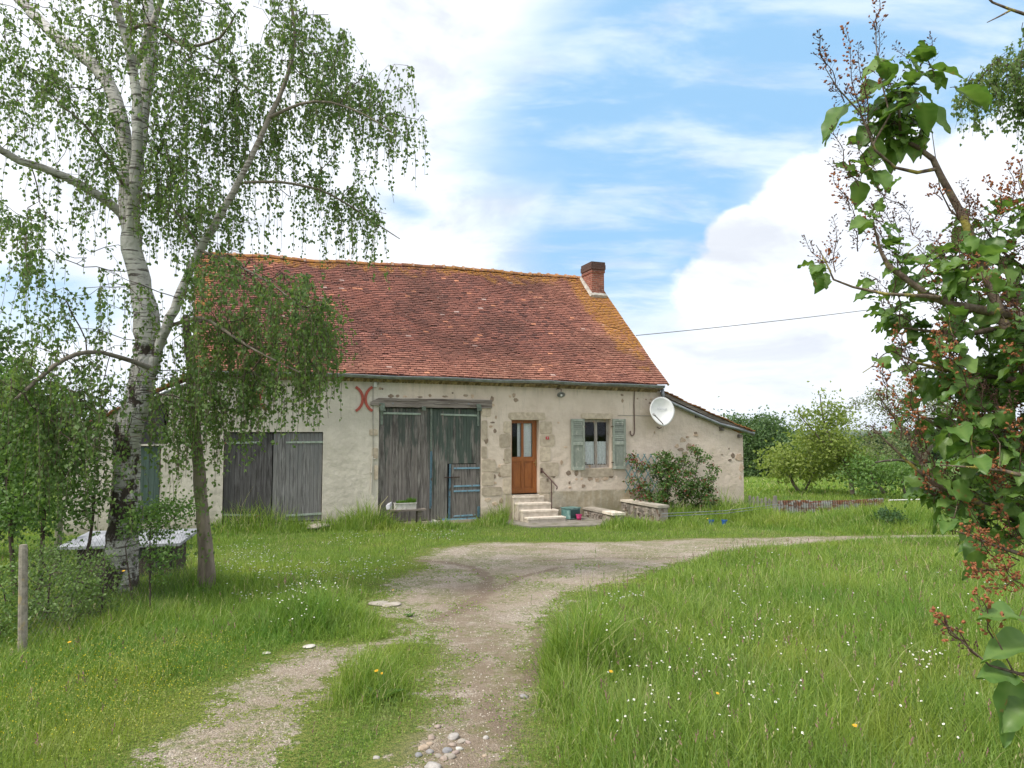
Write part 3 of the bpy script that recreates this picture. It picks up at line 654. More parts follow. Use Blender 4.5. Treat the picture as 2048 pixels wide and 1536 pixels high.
for px_, py_ in ((785,807),(936,808)): u, z = Wp(px_, py_); bo = MB(); bo.tube([(u, -.05, z), (u, -.075, z)], .022, 8); bo.build('bolt_head', M_ZINC, lint)
# ---- barn doors
def mat_planks(name, paint, wood, amt, wood2=(.17, .135, .11), blackish=(.05, .04, .035), z0=.1, z1=2.4):
    m, t = newmat(name); tc = t.node('ShaderNodeTexCoord').outputs['Object']; a = attr(t); z = t.sep(tc)[2]
    n = t.noise(t.mapping(tc, (14, 14, 1.1)), 2.2, 7, .65); n2 = t.noise(t.mapping(tc, (5, 5, .8)), 1.6, 6, .65)
    w = t.mix(t.ramp(n, .35, .7), blackish, wood); w = t.mix(t.ramp(a, 0, 1, 0, .6), w, wood2)
    w = t.mix(t.math('MULTIPLY', t.ramp(n, .66, .74), .5), w, (.42, .38, .34))
    pm = t.math('ADD', t.math('MULTIPLY', n2, .9), t.math('ADD', t.math('MULTIPLY', t.ramp(z, z0, z1), .35), t.math('MULTIPLY', a, .18)))
    c = t.mix(t.math('MULTIPLY', t.ramp(pm, 1.02-amt, 1.14-amt), .85), w, t.mix(n, tuple(.55*p for p in paint), paint))
    out(t, princ(t, c, .85, bump=n, bd=.010, spec=.15)); return m
M_BARN = mat_planks('peeling dark green planks', (.085, .12, .10), (.27, .255, .23), .30, (.24, .22, .20), (.06, .055, .05), z0=-.5, z1=3.2)
M_BARN2 = mat_planks('peeling brown planks', (.09, .11, .095), (.27, .25, .23), .20, (.22, .195, .18), (.075, .065, .06), z0=-.5, z1=3.2)
M_GREY = mat_planks('bare grey planks', (.22, .22, .22), (.29, .285, .28), .2, (.20, .195, .19), (.10, .095, .095))
M_GREY2 = mat_planks('dark grey planks', (.10, .10, .10), (.15, .145, .145), .2, (.10, .095, .095), (.05, .045, .045))
M_PALEG = simple('pale green painted iron', (.36, .42, .35), (.25, .30, .25), 14, .6, bump=.003, c3=(.24, .13, .06), s3=7, lo3=.60, hi3=.64)
M_BLUE = simple('pale blue paint', (.20, .35, .45), (.14, .25, .33), 16, .65, bump=.003, c3=(.16, .13, .11), s3=8, lo3=.58, hi3=.66)
def planks(mb, u0, z0, u1, z1, pw, y, th=.025, gap=.005, skip=None, zj=.01):
    n = max(1, round((u1-u0)/pw)); pw = (u1-u0)/n
    for i in range(n):
        a, b = u0+i*pw+gap/2, u0+(i+1)*pw-gap/2; j = RNG.uniform(-.003, .003); zb = z0+RNG.uniform(0, zj)
        seg = [(zb, z1)]
        if skip and a > skip[0]-pw*.6 and b < skip[2]+pw*.6: seg = [(skip[3], z1)]
        for s0, s1 in seg:
            mb.add([(a,y+j,s0),(b,y+j,s0),(b,y+j,s1),(a,y+j,s1),(a,y+th,s0),(b,y+th,s0),(b,y+th,s1),(a,y+th,s1)], [(0,1,2,3),(0,4,5,1),(1,5,6,2),(2,6,7,3),(3,7,4,0)], RNG.random())
def strap(mb, x0, y0, x1, y1, yy, h=.05, tint=.5):
    a = Wp(x0, y0); b = Wp(x1, y1); mb.add([(a[0],yy,a[1]-h/2),(b[0],yy,b[1]-h/2*.8),(b[0],yy,b[1]+h/2*.8),(a[0],yy,a[1]+h/2),(a[0],yy+.012,a[1]-h/2),(b[0],yy+.012,b[1]-h/2),(b[0],yy+.012,b[1]+h/2),(a[0],yy+.012,a[1]+h/2)],
        [(0,1,2,3),(0,4,5,1),(1,5,6,2),(2,6,7,3),(3,7,4,0)], tint)
def bar(mb, x0, y0, x1, y1, yy, w=.05, tint=.5, th=.012):
    a = Wp(x0, y0); b = Wp(x1, y1); w /= 2; mb.add([(a[0]-w,yy,a[1]),(a[0]+w,yy,a[1]),(b[0]+w,yy,b[1]),(b[0]-w,yy,b[1]),(a[0]-w,yy+th,a[1]),(a[0]+w,yy+th,a[1]),(b[0]+w,yy+th,b[1]),(b[0]-w,yy+th,b[1])],
        [(3,2,1,0),(0,1,2,3),(0,4,5,1),(1,5,6,2),(2,6,7,3),(3,7,4,0)], tint)
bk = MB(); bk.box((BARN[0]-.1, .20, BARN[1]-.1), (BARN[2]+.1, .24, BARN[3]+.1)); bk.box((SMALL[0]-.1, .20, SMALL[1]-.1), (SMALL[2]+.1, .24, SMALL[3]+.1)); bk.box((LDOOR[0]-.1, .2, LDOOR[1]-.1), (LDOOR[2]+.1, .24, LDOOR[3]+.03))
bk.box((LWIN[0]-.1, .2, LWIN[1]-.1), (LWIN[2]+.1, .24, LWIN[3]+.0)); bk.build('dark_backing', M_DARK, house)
um = Wp(862, 930)[0]; zt = BARN[3]-.03; zb = BARN[1]+.02
wk = rect(899, 927, 960, 1038)
d = MB(); planks(d, BARN[0]+.02, zb, um-.01, zt, .085, .05); d.box((BARN[0]+.012, .035, zb), (BARN[0]+.14, .052, zt), .2)
dl = d.build('barn_door', M_BARN2, house); setp(dl, 'left leaf of the tall barn door, bare dark brown planks')
b = MB(); strap(b, 766, 826, 842, 828, .028, .055); bar(b, 764, 815, 764, 849, .022, .07); b.build('strap_hinge', M_PALEG, dl)
b = MB(); bar(b, 847, 813, 847, 821, -.062, .11, .4); b.build('latch_plate', M_PALEG, dl)
b = MB(); bar(b, 763, 806, 765, 822, -.062, .14, .4); b.build('hinge_plate', M_PALEG, dl)
d = MB(); planks(d, um+.01, zb, BARN[2]-.02, zt, .075, .052, skip=(wk[0], 0, BARN[2], wk[3])); d.box((BARN[2]-.13, .036, zb), (BARN[2]-.012, .053, zt), .2)
dr = d.build('barn_door', M_BARN, house); setp(dr, 'right leaf of the tall barn door, dark green with a wicket door')
b = MB(); strap(b, 957, 831, 882, 829, .028, .05); bar(b, 957, 820, 957, 852, .022, .06); b.build('strap_hinge', M_PALEG, dr)
b = MB(); bar(b, 956, 808, 958, 822, -.062, .13, .4); b.build('hinge_plate', M_PALEG, dr)
b = MB(); bar(b, 863, 902, 863, 817, .018, .05); b.build('cover_strip', M_PALEG, dr)
b = MB(); bar(b, 861.5, 1017, 863, 902.5, .018, .055); b.build('cover_strip', M_BLUE, dr)
b = MB(); bar(b, 958, 1034, 958, 1013, .02, .07); b.build('hinge_plate', M_BLUE, dr)
b = MB(); strap(b, 884, 1040, 955, 1037, .03, .06); b.build('bottom_rail', M_BLUE, dr)
d = MB(); planks(d, wk[0]+.03, wk[1]+.02, BARN[2]-.135, wk[3]-.02, .08, .040)
wd = d.build('wicket_door', M_BARN2, dr)
b = MB(); bar(b, 899, 1036, 901, 928, .024, .05); b.build('cover_strip', M_BLUE, wd)
for (x0, y0, x1, y1) in ((960,936,908,937),(960,971,908,973),(960,981,908,983),(952,1030,908,1033)): b = MB(); strap(b, x0, y0, x1, y1, .022, .045); b.build('strap_hinge', M_BLUE, wd)
b = MB(); strap(b, 889, 955, 920, 954, .010, .025, 0); b.build('latch', M_IRON, wd)
# small barn door
us = Wp(545, 950)[0]; zt = SMALL[3]-.03; zb = SMALL[1]+.03
d = MB(); planks(d, us+.01, zb, SMALL[2]-.015, zt, .10, .04); d2 = d.build('barn_door', M_GREY, house); setp(d2, 'right leaf of the low barn door, silver grey planks')
for q in ((648, 884, 572, 885), (648, 1027, 572, 1032)): b = MB(); strap(b, *q, .022, .05); b.build('strap_hinge', M_PALEG, d2)
d = MB(); planks(d, SMALL[0]+.015, zb, us-.01, zt, .12, .07); d3 = d.build('barn_door', M_GREY2, house); setp(d3, 'left leaf of the low barn door, nearly black planks')
for q in ((447, 886, 520, 885), (447, 1030, 520, 1032)): b = MB(); strap(b, *q, .055, .05); b.build('strap_hinge', M_PALEG, d3)
# left lean-to door and loft window
d = MB(); planks(d, LDOOR[0]+.02, LDOOR[1], LDOOR[2]-.02, LDOOR[3]-.02, .12, .05); d.build('side_door', mat_planks('grey green planks', (.10, .16, .14), (.15, .16, .14), .75), house)
d = MB(); planks(d, LWIN[0]+.02, LWIN[1], LWIN[2]-.1, LWIN[3]-.02, .14, .10); d.build('hayloft_shutter', M_GREY2, house)
# cables, pipes, box, anchors
M_PIPE = simple('brown conduit', (.14, .085, .07), (.10, .06, .05), 20, .6); M_WHITE = simple('white plastic', (.66, .65, .62), (.56, .55, .52), 9, .5, tintamt=.1)
M_ANCH = simple('red painted iron', (.42, .085, .055), (.34, .07, .05), 12, .6, bump=.002)
for (cx, cy_, sc) in ((728, 798, 1.), (517, 795, 1.05)):
    an = MB()
    for sg in (-1, 1):
        P = []
        for i in range(9):
            q = math.radians(-62+124*i/8); px_ = cx+sg*(18-15.5*math.cos(q)*1.0)*sc-sg*0; py_ = cy_-26*math.sin(q)*sc
            P.append((cx+sg*(2.5+14*(1-math.cos(q))/(1-math.cos(math.radians(62))))*sc, cy_-24*math.sin(q)/math.sin(math.radians(62))*sc))
        Q = [Wp(*p) for p in P]
        vs = []; 
        for i, (u, z) in enumerate(Q):
            a = Q[max(i-1, 0)]; b_ = Q[min(i+1, 8)]; dx, dz = b_[0]-a[0], b_[1]-a[1]; L_ = math.hypot(dx, dz); nx, nz = -dz/L_*.034, dx/L_*.034
            vs += [(u-nx, -.03, z-nz), (u+nx, -.03, z+nz), (u-nx, 0, z-nz), (u+nx, 0, z+nz)]
        f = [(0, 2, 3, 1), (32, 33, 35, 34)]
        for i in range(8): k = i*4; f += [(k, k+1, k+5, k+4), (k+4, k, k+1, k+5)[:0] or (k, k+4, k+6, k+2), (k+1, k+3, k+7, k+5)]
        an.add(vs, f, .5)
    u, z = Wp(cx, cy_); an.box((u-.03, -.034, z-.03), (u+.03, -.0, z+.03), 0)
    an.build('wall_anchor', M_ANCH, house)
jb = MB(); u0, z0, u1, z1 = rect(747, 765, 753, 774); jb.box((u0, -.06, z0), (u1, 0, z1)); jb.build('junction_box', M_WHITE, house)
cb = MB(); cb.tube([(Wp(746, 774)[0], -.012, Wp(746, 774)[1]), (Wp(746, 850)[0], -.012, Wp(746, 850)[1]), (Wp(746, 912)[0], -.012, Wp(746, 912)[1])], .008, 6)
q = [Wp(x, y) for x, y in ((752,770),(757,768),(757,762),(751,757),(749,765))]; cb.tube([(u, -.03, z) for u, z in q], .008, 6); cb.build('wall_cable', simple('cable grey', (.30, .28, .25)), house); cb = MB()
q = [Wp(x, y) for x, y in ((1236,831),(1270,831),(1302,832))]; cb.tube([(u, -.01, z) for u, z in q], .007, 5); cb.build('wall_cable', simple('cable grey', (.30, .28, .25)), house)
cb = MB(); q = [Wp(x, y) for x, y in ((745,912),(743.5,945),(742,985))]; cb.tube([(u, -.02, z) for u, z in q], .019, 8); u, z = Wp(748, 918); cb.tube([(u-.06, -.02, z), (u+.03, -.02, z)], .017, 6); u, z = Wp(741, 945); cb.tube([(u, -.02, z), (u-.0, -.06, z)], .02, 6)
cb.build('conduit', simple('cream conduit', (.52, .48, .42), (.45, .41, .35), 9, .5), house)
cb = MB(); q = [Wp(x, y) for x, y in ((1322,781),(1310,780),(1268,779),(1267,810),(1268,860),(1267,869),(1263,872),(1260,868),(1260,862))]; cb.tube([(u, -.03, z) for u, z in q], .017, 8)
cb.build('conduit', M_PIPE, house)
# ---- front door
M_DOORW, t = newmat('varnished door wood'); tc = t.node('ShaderNodeTexCoord').outputs['Object']
n = t.noise(t.mapping(tc, (12, 12, 1.5)), 2.5, 6, .6); c = t.mix(t.ramp(n, .35, .65), (.34, .115, .028), (.25, .078, .018))
out(t, princ(t, c, .38, spec=.45, bump=n, bd=.001))
M_GLASS, t = newmat('window glass'); fr = t.node('ShaderNodeFresnel'); fr.inputs[0].default_value = 1.28
tr = t.node('ShaderNodeBsdfTransparent'); tr.inputs[0].default_value = (.95, .96, .96, 1); gl = t.node('ShaderNodeBsdfGlossy'); gl.inputs['Roughness'].default_value = .03
mx = t.node('ShaderNodeMixShader'); t.L(fr.outputs[0], mx.inputs[0]); t.L(tr.outputs[0], mx.inputs[1]); t.L(gl.outputs[0], mx.inputs[2]); out(t, mx.outputs[0])
def mat_lace(name, sc):
    m, t = newmat(name); tc = t.node('ShaderNodeTexCoord').outputs['Object']; u, y, z = t.sep(tc)
    v = t.node('ShaderNodeTexVoronoi', feature='F1'); v.inputs['Scale'].default_value = sc; t.L(tc, v.inputs[0])
    bands = t.math('SINE', t.math('MULTIPLY', z, 46.)); hol = t.math('ADD', t.ramp(v.outputs['Distance'], .30, .45), t.ramp(bands, .6, .9, 0, .5), clamp=True)
    fac = t.math('ADD', .80, t.math('MULTIPLY', hol, .2), clamp=True)
    tr = t.node('ShaderNodeBsdfTransparent'); di = princ(t, (.88, .89, .90), .9, spec=.05); mx = t.node('ShaderNodeMixShader')
    t.L(fac, mx.inputs[0]); t.L(tr.outputs[0], mx.inputs[1]); t.L(di, mx.inputs[2]); out(t, mx.outputs[0]); return m
M_LACE = mat_lace('lace curtain', 38)
def curtain(name, u0, z0, u1, z1, y, parent, scallop=.0, waves=3, amp=.012, mat=M_LACE):
    n = 33; m = 9; vs = []
    for j in range(m):
        for i in range(n):
            q = i/(n-1); zz = z0+(z1-z0)*j/(m-1)
            if j == 0: zz -= scallop*abs(math.sin(q*waves*math.pi*2))
            if j == m-1 and scallop: zz += .4*scallop*abs(math.sin(q*waves*math.pi*2))
            vs.append((u0+(u1-u0)*q, y+amp*math.sin(q*waves*2*math.pi), zz))
    c = MB(); c.add(vs, [(j*n+i, j*n+i+1, (j+1)*n+i+1, (j+1)*n+i) for j in range(m-1) for i in range(n-1)]); return c.build(name, mat, parent, smooth=True)
u0, z0, u1, z1 = DOOR; Y = .17
dd = MB(); st = .10; pw = (u1-u0)
P_top = Wp(1050, 914)[1]; ZM = Wp(1050, 925)[1]
def fb(a, b, z_0, z_1, y0=Y, th=.05): dd.box((a, y0, z_0), (b, y0+th, z_1), RNG.random())
um_ = (u0+u1)/2-.02
fb(u0, u0+.075, z0+.02, z1); fb(u1-.13, u1, z0+.02, z1); fb(u0+.0755, u1-.1305, z1-.09, z1); fb(u0+.0755, u1-.1305, z0+.02, z0+.16, Y+.001)
fb(u0+.0755, u1-.1305, P_top-.13, P_top, Y+.001); fb(um_-.035, um_+.035, P_top+.0005, z1-.0905, Y+.0015); fb(um_-.04, um_+.04, z0+.1605, P_top-.1305, Y+.0015)
for (a, b) in ((u0+.0755, um_-.0405), (um_+.0405, u1-.1305)):
    dd.box((a, Y+.022, z0+.16), (b, Y+.04, P_top-.13), .3); dd.box((a+.035, Y+.008, z0+.21), (b-.035, Y+.03, P_top-.19), .6)
dd.box((u0+.01, Y-.02, z0+.03), (u1-.01, Y, z0+.07), .5)
fdoor = dd.build('front_door', M_DOORW, house)
for i, (a, b) in enumerate(((u0+.075, um_-.035), (um_+.035, u1-.13))):
    g = MB(); g.box((a, Y+.028, P_top), (b, Y+.032, z1-.09)); g.build('door_pane', M_GLASS, fdoor)
curtain('lace_curtain', um_+.035, P_top, u1-.13, z1-.09, Y+.075, fdoor, 0, 2, .006); curtain('lace_curtain', um_-.13, P_top, um_-.035, z1-.09, Y+.08, fdoor, 0, 2, .012)
h = MB(); hz = Wp(1070, 925)[1]; h.box((u1-.045, Y-.008, hz-.1), (u1-.02, Y, hz+.08)); h.tube([(u1-.033, Y, hz), (u1-.033, Y-.05, hz), (u1-.12, Y-.055, hz)], .009, 6)
h.build('door_handle', simple('brass', (.45, .33, .15), None, 5, .3, .9), fdoor)
rm = MB()        # room behind the door and the window, its unlit gloom painted near-black
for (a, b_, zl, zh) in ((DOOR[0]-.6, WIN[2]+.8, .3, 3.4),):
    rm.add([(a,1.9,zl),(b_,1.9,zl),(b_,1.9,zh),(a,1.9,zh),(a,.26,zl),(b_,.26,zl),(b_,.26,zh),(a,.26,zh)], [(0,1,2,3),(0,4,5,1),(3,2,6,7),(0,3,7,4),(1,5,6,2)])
rm.build('room', simple('painted room gloom', (.045, .04, .035), (.03, .026, .022), 2, 1), house)
# ---- window with casements, curtains, sill, shutters
u0, z0, u1, z1 = WIN; M_WINW = simple('grey window wood', (.42, .39, .355), (.30, .26, .22), 8, .75, bump=.003, stretch=(3, 3, .6), c3=(.38, .27, .17), s3=3)
wf = MB(); Y = .15
u0 += .02; u1 -= .02; z0 += .03
wf.box((u0-.03, Y, z0-.03), (u0+.0, Y+.06, z1)); wf.box((u1, Y, z0-.03), (u1+.03, Y+.06, z1)); wf.box((u0, Y, z1-.03), (u1, Y+.06, z1)); wf.box((u0, Y, z0-.03), (u1, Y+.06, z0+.01))
win = wf.build('window', M_WINW, house); um_ = (u0+u1)/2+.005
for (a, b_) in ((u0, um_-.002), (um_+.002, u1)):
    c = MB(); y = Y+.008; s_ = .04 if a == u0 else .045
    c.box((a+.001, y, z0+.012), (a+s_, y+.035, z1-.032)); c.box((b_-s_, y, z0+.012), (b_-.001, y+.035, z1-.032)); c.box((a+s_, y+.001, z1-.09), (b_-s_, y+.034, z1-.032)); c.box((a+s_, y+.001, z0+.012), (b_-s_, y+.034, z0+.06))
    cs = c.build('casement', M_WINW, win); g = MB(); g.box((a+s_, y+.016, z0+.06), (b_-s_, y+.02, z1-.09)); g.build('pane', M_GLASS, cs)
    curtain('lace_curtain', a+s_+.005, z0+.10, b_-s_-.005, z0+.10+(z1-z0)*.45, Y+.045, win, .035, 3, .014)
sl_ = MB(); a = rect(1168, 936, 1224, 940); sl_.box((a[0], -.02, z0-.075), (a[2], .15, z0-.032), .6); sl_.build('window_sill', M_STONE, house)
M_SHUT = simple('flaking green shutter paint', (.29, .315, .265), (.23, .255, .215), 10, .85, bump=.006, stretch=(2, 2, .8), tintamt=.3, c3=(.42, .42, .36), s3=5, lo3=.58, hi3=.66)
for (x0, y0, x1, y1, lab) in ((1141,838,1168,940,'left green louvred shutter, more worn at its outer edge'), (1224,838,1250,938,'right green louvred shutter, standing by the trellis')):
    su0, sz0, su1, sz1 = rect(x0, y0, x1, y1); s = MB(); y = -.065; W_ = .065
    s.box((su0, y, sz0), (su0+W_, y+.035, sz1), .6); s.box((su1-W_, y, sz0), (su1, y+.035, sz1), .5)
    zm = sz0+(sz1-sz0)*.50
    for (a, b_) in ((sz1-.07, sz1), (zm-.02, zm+.06), (sz0, sz0+.09)): s.box((su0+W_, y+.001, a), (su1-W_, y+.034, b_), .8)
    s.box((su0+W_, y+.018, sz0+.09), (su1-W_, y+.03, zm-.02), .45)
    n = 11
    for i in range(n):
        za = zm+.06+(sz1-.07-zm-.06)*i/n; dz = (sz1-.13-zm)/n
        s.add([(su0+W_,y+.002,za),(su1-W_,y+.002,za),(su1-W_,y+.03,za+dz*1.05),(su0+W_,y+.03,za+dz*1.05),(su0+W_,y+.012,za-.004),(su1-W_,y+.012,za-.004)], [(0,1,2,3),(0,4,5,1)], RNG.uniform(.2, .9))
    sh = s.build('shutter', M_SHUT, house); setp(sh, lab)
    for zz in (sz0+.2, sz1-.22):
        hh = MB(); e = su1 if x0 < 1200 else su0; sg = 1 if x0 < 1200 else -1; hh.box((min(e-sg*.02, e+sg*.05), y-.004, zz-.012), (max(e-sg*.02, e+sg*.05), y+.02, zz+.012)); hh.build('hinge', M_IRON, sh)
# ---- house number
u, z = Wp(1094, 876); n_ = MB(); n_.box((u-.045, -.034, z-.04), (u+.045, -.022, z+.04)); plate = n_.build('house_number', simple('red enamel', (.48, .035, .05), (.44, .03, .045), 5, .35, tintamt=0), house)
def text(body, size, mat, name, parent, loc, rot, shear=0., extr=.001):
    cu = bpy.data.curves.new(name, 'FONT'); cu.body = body; cu.size = size; cu.extrude = extr; cu.align_x = 'CENTER'; cu.align_y = 'CENTER'; cu.shear = shear
    tmp = bpy.data.objects.new('tmp', cu); COL.objects.link(tmp); dg = bpy.context.evaluated_depsgraph_get(); me = bpy.data.meshes.new_from_object(tmp.evaluated_get(dg))
    bpy.data.objects.remove(tmp); me.materials.clear(); me.materials.append(mat); o = bpy.data.objects.new(name, me); COL.objects.link(o); o.parent = parent; o.location = loc; o.rotation_euler = rot; return o
text('8', .065, M_WHITE, 'digit', plate, (u, -.0355, z), (math.pi/2, 0, 0))
# ================================================================= OBJECTS ROUND THE HOUSE
def local(u, y, z, o): return (u-o[0], y-o[1], z-o[2])
# stone steps under the door
sc = DOOR[1]-.03; su0, su1 = Wp(1024, 1000)[0], Wp(1082, 1000)[0]
st = hempty('stone_steps', 'four pale concrete steps leading up to the brown front door', 'steps', su0, 0, 0)
M_STEP = simple('pale worn concrete', (.56, .50, .43), (.44, .385, .32), 8, .9, bump=.006, c3=(.34, .29, .22), s3=3)
nst = 4
for i in range(nst):
    top = sc*(nst-i)/nst-.01; front = -.12-.27*i; off = .02+.035*i; s_ = MB()
    x1 = su1-su0+.05+.10*i
    s_.box((off, front+.02, -.25), (x1-.01, 0 if i == 0 else front+.27+.02, top-.045)); s_.box((off-.015, front, top-.045), (x1, 0 if i == 0 else front+.27+.02-.003, top), .8)
    s_.build('step', M_STEP, st)
ts = MB(); ts.box((0.02, -.02, sc+.0), (DOOR[2]-su0, .17, sc+.03), .7); ts.build('threshold', M_STEP, st)
# handrail
hr = hempty('handrail', 'brown iron handrail sloping beside the front steps', 'handrail', Wp(1103, 1035)[0], -.75, 0)
o = (Wp(1103, 1035)[0], -.75, 0)
M_RAIL = simple('brown painted iron', (.10, .05, .045), (.06, .035, .03), 20, .5)
u_a, z_a = Wp(1083, 940, -.05); u_b, z_b = Wp(1103, 961, -.5); u_c, z_c = Wp(1113, 972, -.8)
h = MB(); h.tube([local(u_a, -.05, z_a, o), local(u_b, -.5, z_b, o), local(u_c, -.8, z_c, o), local(u_c+.005, -.84, z_c-.03, o), local(u_c-.01, -.83, z_c-.09, o)], .019, 8); h.build('rail', M_RAIL, hr, smooth=True)
h = MB(); h.tube([local(u_b, -.5, z_b, o), local(u_b, -.5, 0, o)], .015, 8); h.build('post', M_RAIL, hr)
h = MB(); h.box(local(u_a-.02, -.06, z_a-.09, o), local(u_a+.03, 0.0, z_a+.06, o)); h.build('bracket', M_RAIL, hr)
# boot scraper frame
u_, z_ = Wp(1107, 1031, -.35); o = (u_, -.35, 0)
bs = hempty('boot_scraper', 'low dark metal frame between the handrail and the green box', 'frame', *o); bw = Wp(1126, 1031, -.35)[0]-u_
h = MB(); h.box((0, 0, .02), (bw, .03, .12)); h.build('base', M_IRON, bs)
h = MB(); h.tube([(.01, .015, .12), (.01, .015, .33), (bw-.03, .015, .34), (bw-.03, .015, .12)], .012, 6); h.build('frame', M_IRON, bs)
# concrete slab
sl = [GP(*p) for p in [(1008,1048),(1016,1040),(1100,1036),(1150,1034),(1205,1040),(1215,1052),(1150,1054),(1060,1056)]]
m = MB(); n = len(sl); vs = [(p[0], p[1], .035) for p in sl]+[(p[0], p[1], -.1) for p in sl]
vs = [(H2W(0, 0, 0), 0)[0:0] or v for v in vs]
m.add(vs, [tuple(range(n-1, -1, -1)) if False else tuple(range(n))]+[(i, n+i, n+(i+1) % n, (i+1) % n) for i in range(n)])
setp(m.build('concrete_slab', simple('mossy concrete', (.26, .235, .20), (.17, .155, .125), 4, .95, bump=.01, c3=(.12, .12, .05), s3=3)), 'grey concrete slab in front of the steps', 'slab', None, 'structure')
# green metal box, pink pot
def at(px, py, dz=0.): p = GP(px, py, dz); return p
p = H2W(*(Wp(1142, 1030, -.5)[0], -.5, .035))
gb_ = empty('green_box', 'blue-green metal box with an open dark front standing on the slab', 'box', p, HA+.35)
M_GB = simple('blue green paint', (.12, .235, .215), (.08, .17, .16), 6, .5, bump=.002, c3=(.25, .38, .35), s3=3); M_GBD = simple('painted inside shade', (.03, .085, .08), (.02, .06, .055), 5, .6)
h = MB(); h.box((-.20, -.16, .02), (.20, .18, .30)); h.build('case', M_GB, gb_)
h = MB(); h.box((-.17, -.168, .05), (.18, -.161, .27)); dpn = h.build('painted_opening', M_GBD, gb_)  # sheet on the closed case, painted dark as the shaded open inside
h = MB(); h.box((-.22, -.18, .30), (.22, .20, .325)); h.build('lid', M_GB, gb_)
h = MB(); h.box((.02, -.176, .11), (.12, -.169, .125), .9); h.build('handle', M_ZINC, dpn)
def lathe(mb, prof, seg=18, tint=.5):
    vs = [(r*math.cos(2*math.pi*k/seg), r*math.sin(2*math.pi*k/seg), z) for r, z in prof for k in range(seg)]
    mb.add(vs, [(i*seg+k, i*seg+(k+1) % seg, (i+1)*seg+(k+1) % seg, (i+1)*seg+k) for i in range(len(prof)-1) for k in range(seg)], tint)
p = H2W(Wp(1157, 1033, -.75)[0], -.78, .035)
pp_ = empty('flower_pot', 'bright pink plastic flower pot beside the green box', 'flower pot', p)
h = MB(); lathe(h, [(0, 0), (.055, 0), (.078, .13), (.07, .13), (.05, .02)]); h.build('pot', simple('pink plastic', (.52, .045, .16), (.46, .04, .14), 5, .45, tintamt=0), pp_, smooth=True)
h = MB(); lathe(h, [(.07, .125), (.088, .125), (.088, .155), (.07, .155)]); h.build('rim', simple('pink plastic rim', (.55, .06, .19), None, 5, .45, tintamt=0), pp_)
h = MB(); lathe(h, [(0, .118), (.068, .118)]); h.build('soil', simple('potting soil', (.05, .035, .025), None, 30, 1), pp_)
# two low walls beside the cellar way
M_LW = simple('rough rubble wall', (.30, .26, .22), (.21, .18, .155), 6, .95, bump=.03, c3=(.13, .085, .06), s3=5, lo3=.54, hi3=.60)
M_COPE = simple('pale coping', (.56, .50, .42), (.44, .39, .32), 6, .9, bump=.006)
def lowwall(name, lab, px, len_, hgt, th, step):
    u0 = Wp(px, 1012)[0]; e = hempty(name, lab, 'wall', u0, 0, 0)
    b = MB(); n = 12
    for i in range(n):
        y0, y1 = -len_*i/n, -len_*(i+1)/n
        j = RNG.uniform(-.008, .008, 4)
        b.add([(j[0], y0, -.4), (th+j[1], y0, -.4), (th+j[1], y0, hgt), (j[0], y0, hgt), (j[0], y1, -.4), (th+j[1], y1, -.4), (th+j[1], y1, hgt), (j[0], y1, hgt)], [(0,3,7,4),(1,5,6,2)]+([(4,7,6,5)] if i == n-1 else []), RNG.random())
    rr = np.random.default_rng(len(lab))
    for i in range(26):
        y = -rr.uniform(.1, len_-.1); z = rr.uniform(.02, hgt-.04); a = rr.uniform(.05, .12); c = rr.uniform(.03, .055)
        k = 8; vs = [(-.016, y+a*math.cos(2*math.pi*q/k)*rr.uniform(.7, 1), z+c*math.sin(2*math.pi*q/k)) for q in range(k)]+[(.01, y+a*1.05*math.cos(2*math.pi*q/k), z+c*1.1*math.sin(2*math.pi*q/k)) for q in range(k)]
        b.add(vs, [tuple(range(k))]+[(q, k+q, k+(q+1) % k, (q+1) % k) for q in range(k)], rr.uniform(0, 1))
    b.build('rubble', M_LW, e)
    b = MB(); n = 3
    for i in range(n):
        y0, y1 = -len_*i/n+.0, -len_*(i+1)/n+.008; b.box((-.04, y1-(.03 if i == n-1 else 0), hgt+.002), (th+.04, y0, hgt+.06+.004*i), RNG.random())
    b.build('coping', M_COPE, e); return e
lowwall('low_wall', 'shorter pale-topped low wall beside the pink pot', 1168, 1.8, .24, .30, 0)
lowwall('low_wall', 'longer rubble low wall with pale coping in front of the rose bush', 1243, 2.05, .42, .28, 0)
# plank bench, planter, slate piece, block
u_, z_ = Wp(812, 1018, -.45); o = (u_, -.45, 0); zb_ = z_
be = hempty('plank_bench', 'grey weathered plank bench against the tall barn door', 'bench', *o)
b = MB(); b.box((-.42, -.17, zb_-.045), (.50, .13, zb_)); b.build('seat', M_BEAM, be)
for x in (-.30, .34): b = MB(); b.box((x-.06, -.12, -.1), (x+.05, .10, zb_-.046)); b.build('leg', M_BEAM, be)
pl = hempty('planter', 'white rectangular planter of green seedlings on the plank bench', 'planter', u_-.03, -.47, zb_)
h = MB(); h.box((-.27, -.10, .0), (.27, .10, .02)); 
for a, c in (((-.27,-.10,.02),(.27,-.085,.145)),((-.27,.085,.02),(.27,.10,.145)),((-.27,-.0849,.02),(-.255,.0849,.145)),((.255,-.0849,.02),(.27,.0849,.145)),((-.285,-.115,.145),(.285,-.08,.165)),((-.285,.08,.145),(.285,.115,.165)),((-.01,-.106,.02),(.01,-.101,.145))): h.box(a, c, .6)
h.build('trough', simple('chalky white plastic', (.55, .53, .50), (.42, .40, .36), 8, .7, c3=(.30, .28, .2), s3=4), pl)
h = MB(); h.box((-.254, -.084, .05), (.254, .084, .135)); h.build('soil', simple('planter soil', (.05, .035, .025), None, 30, 1), pl)
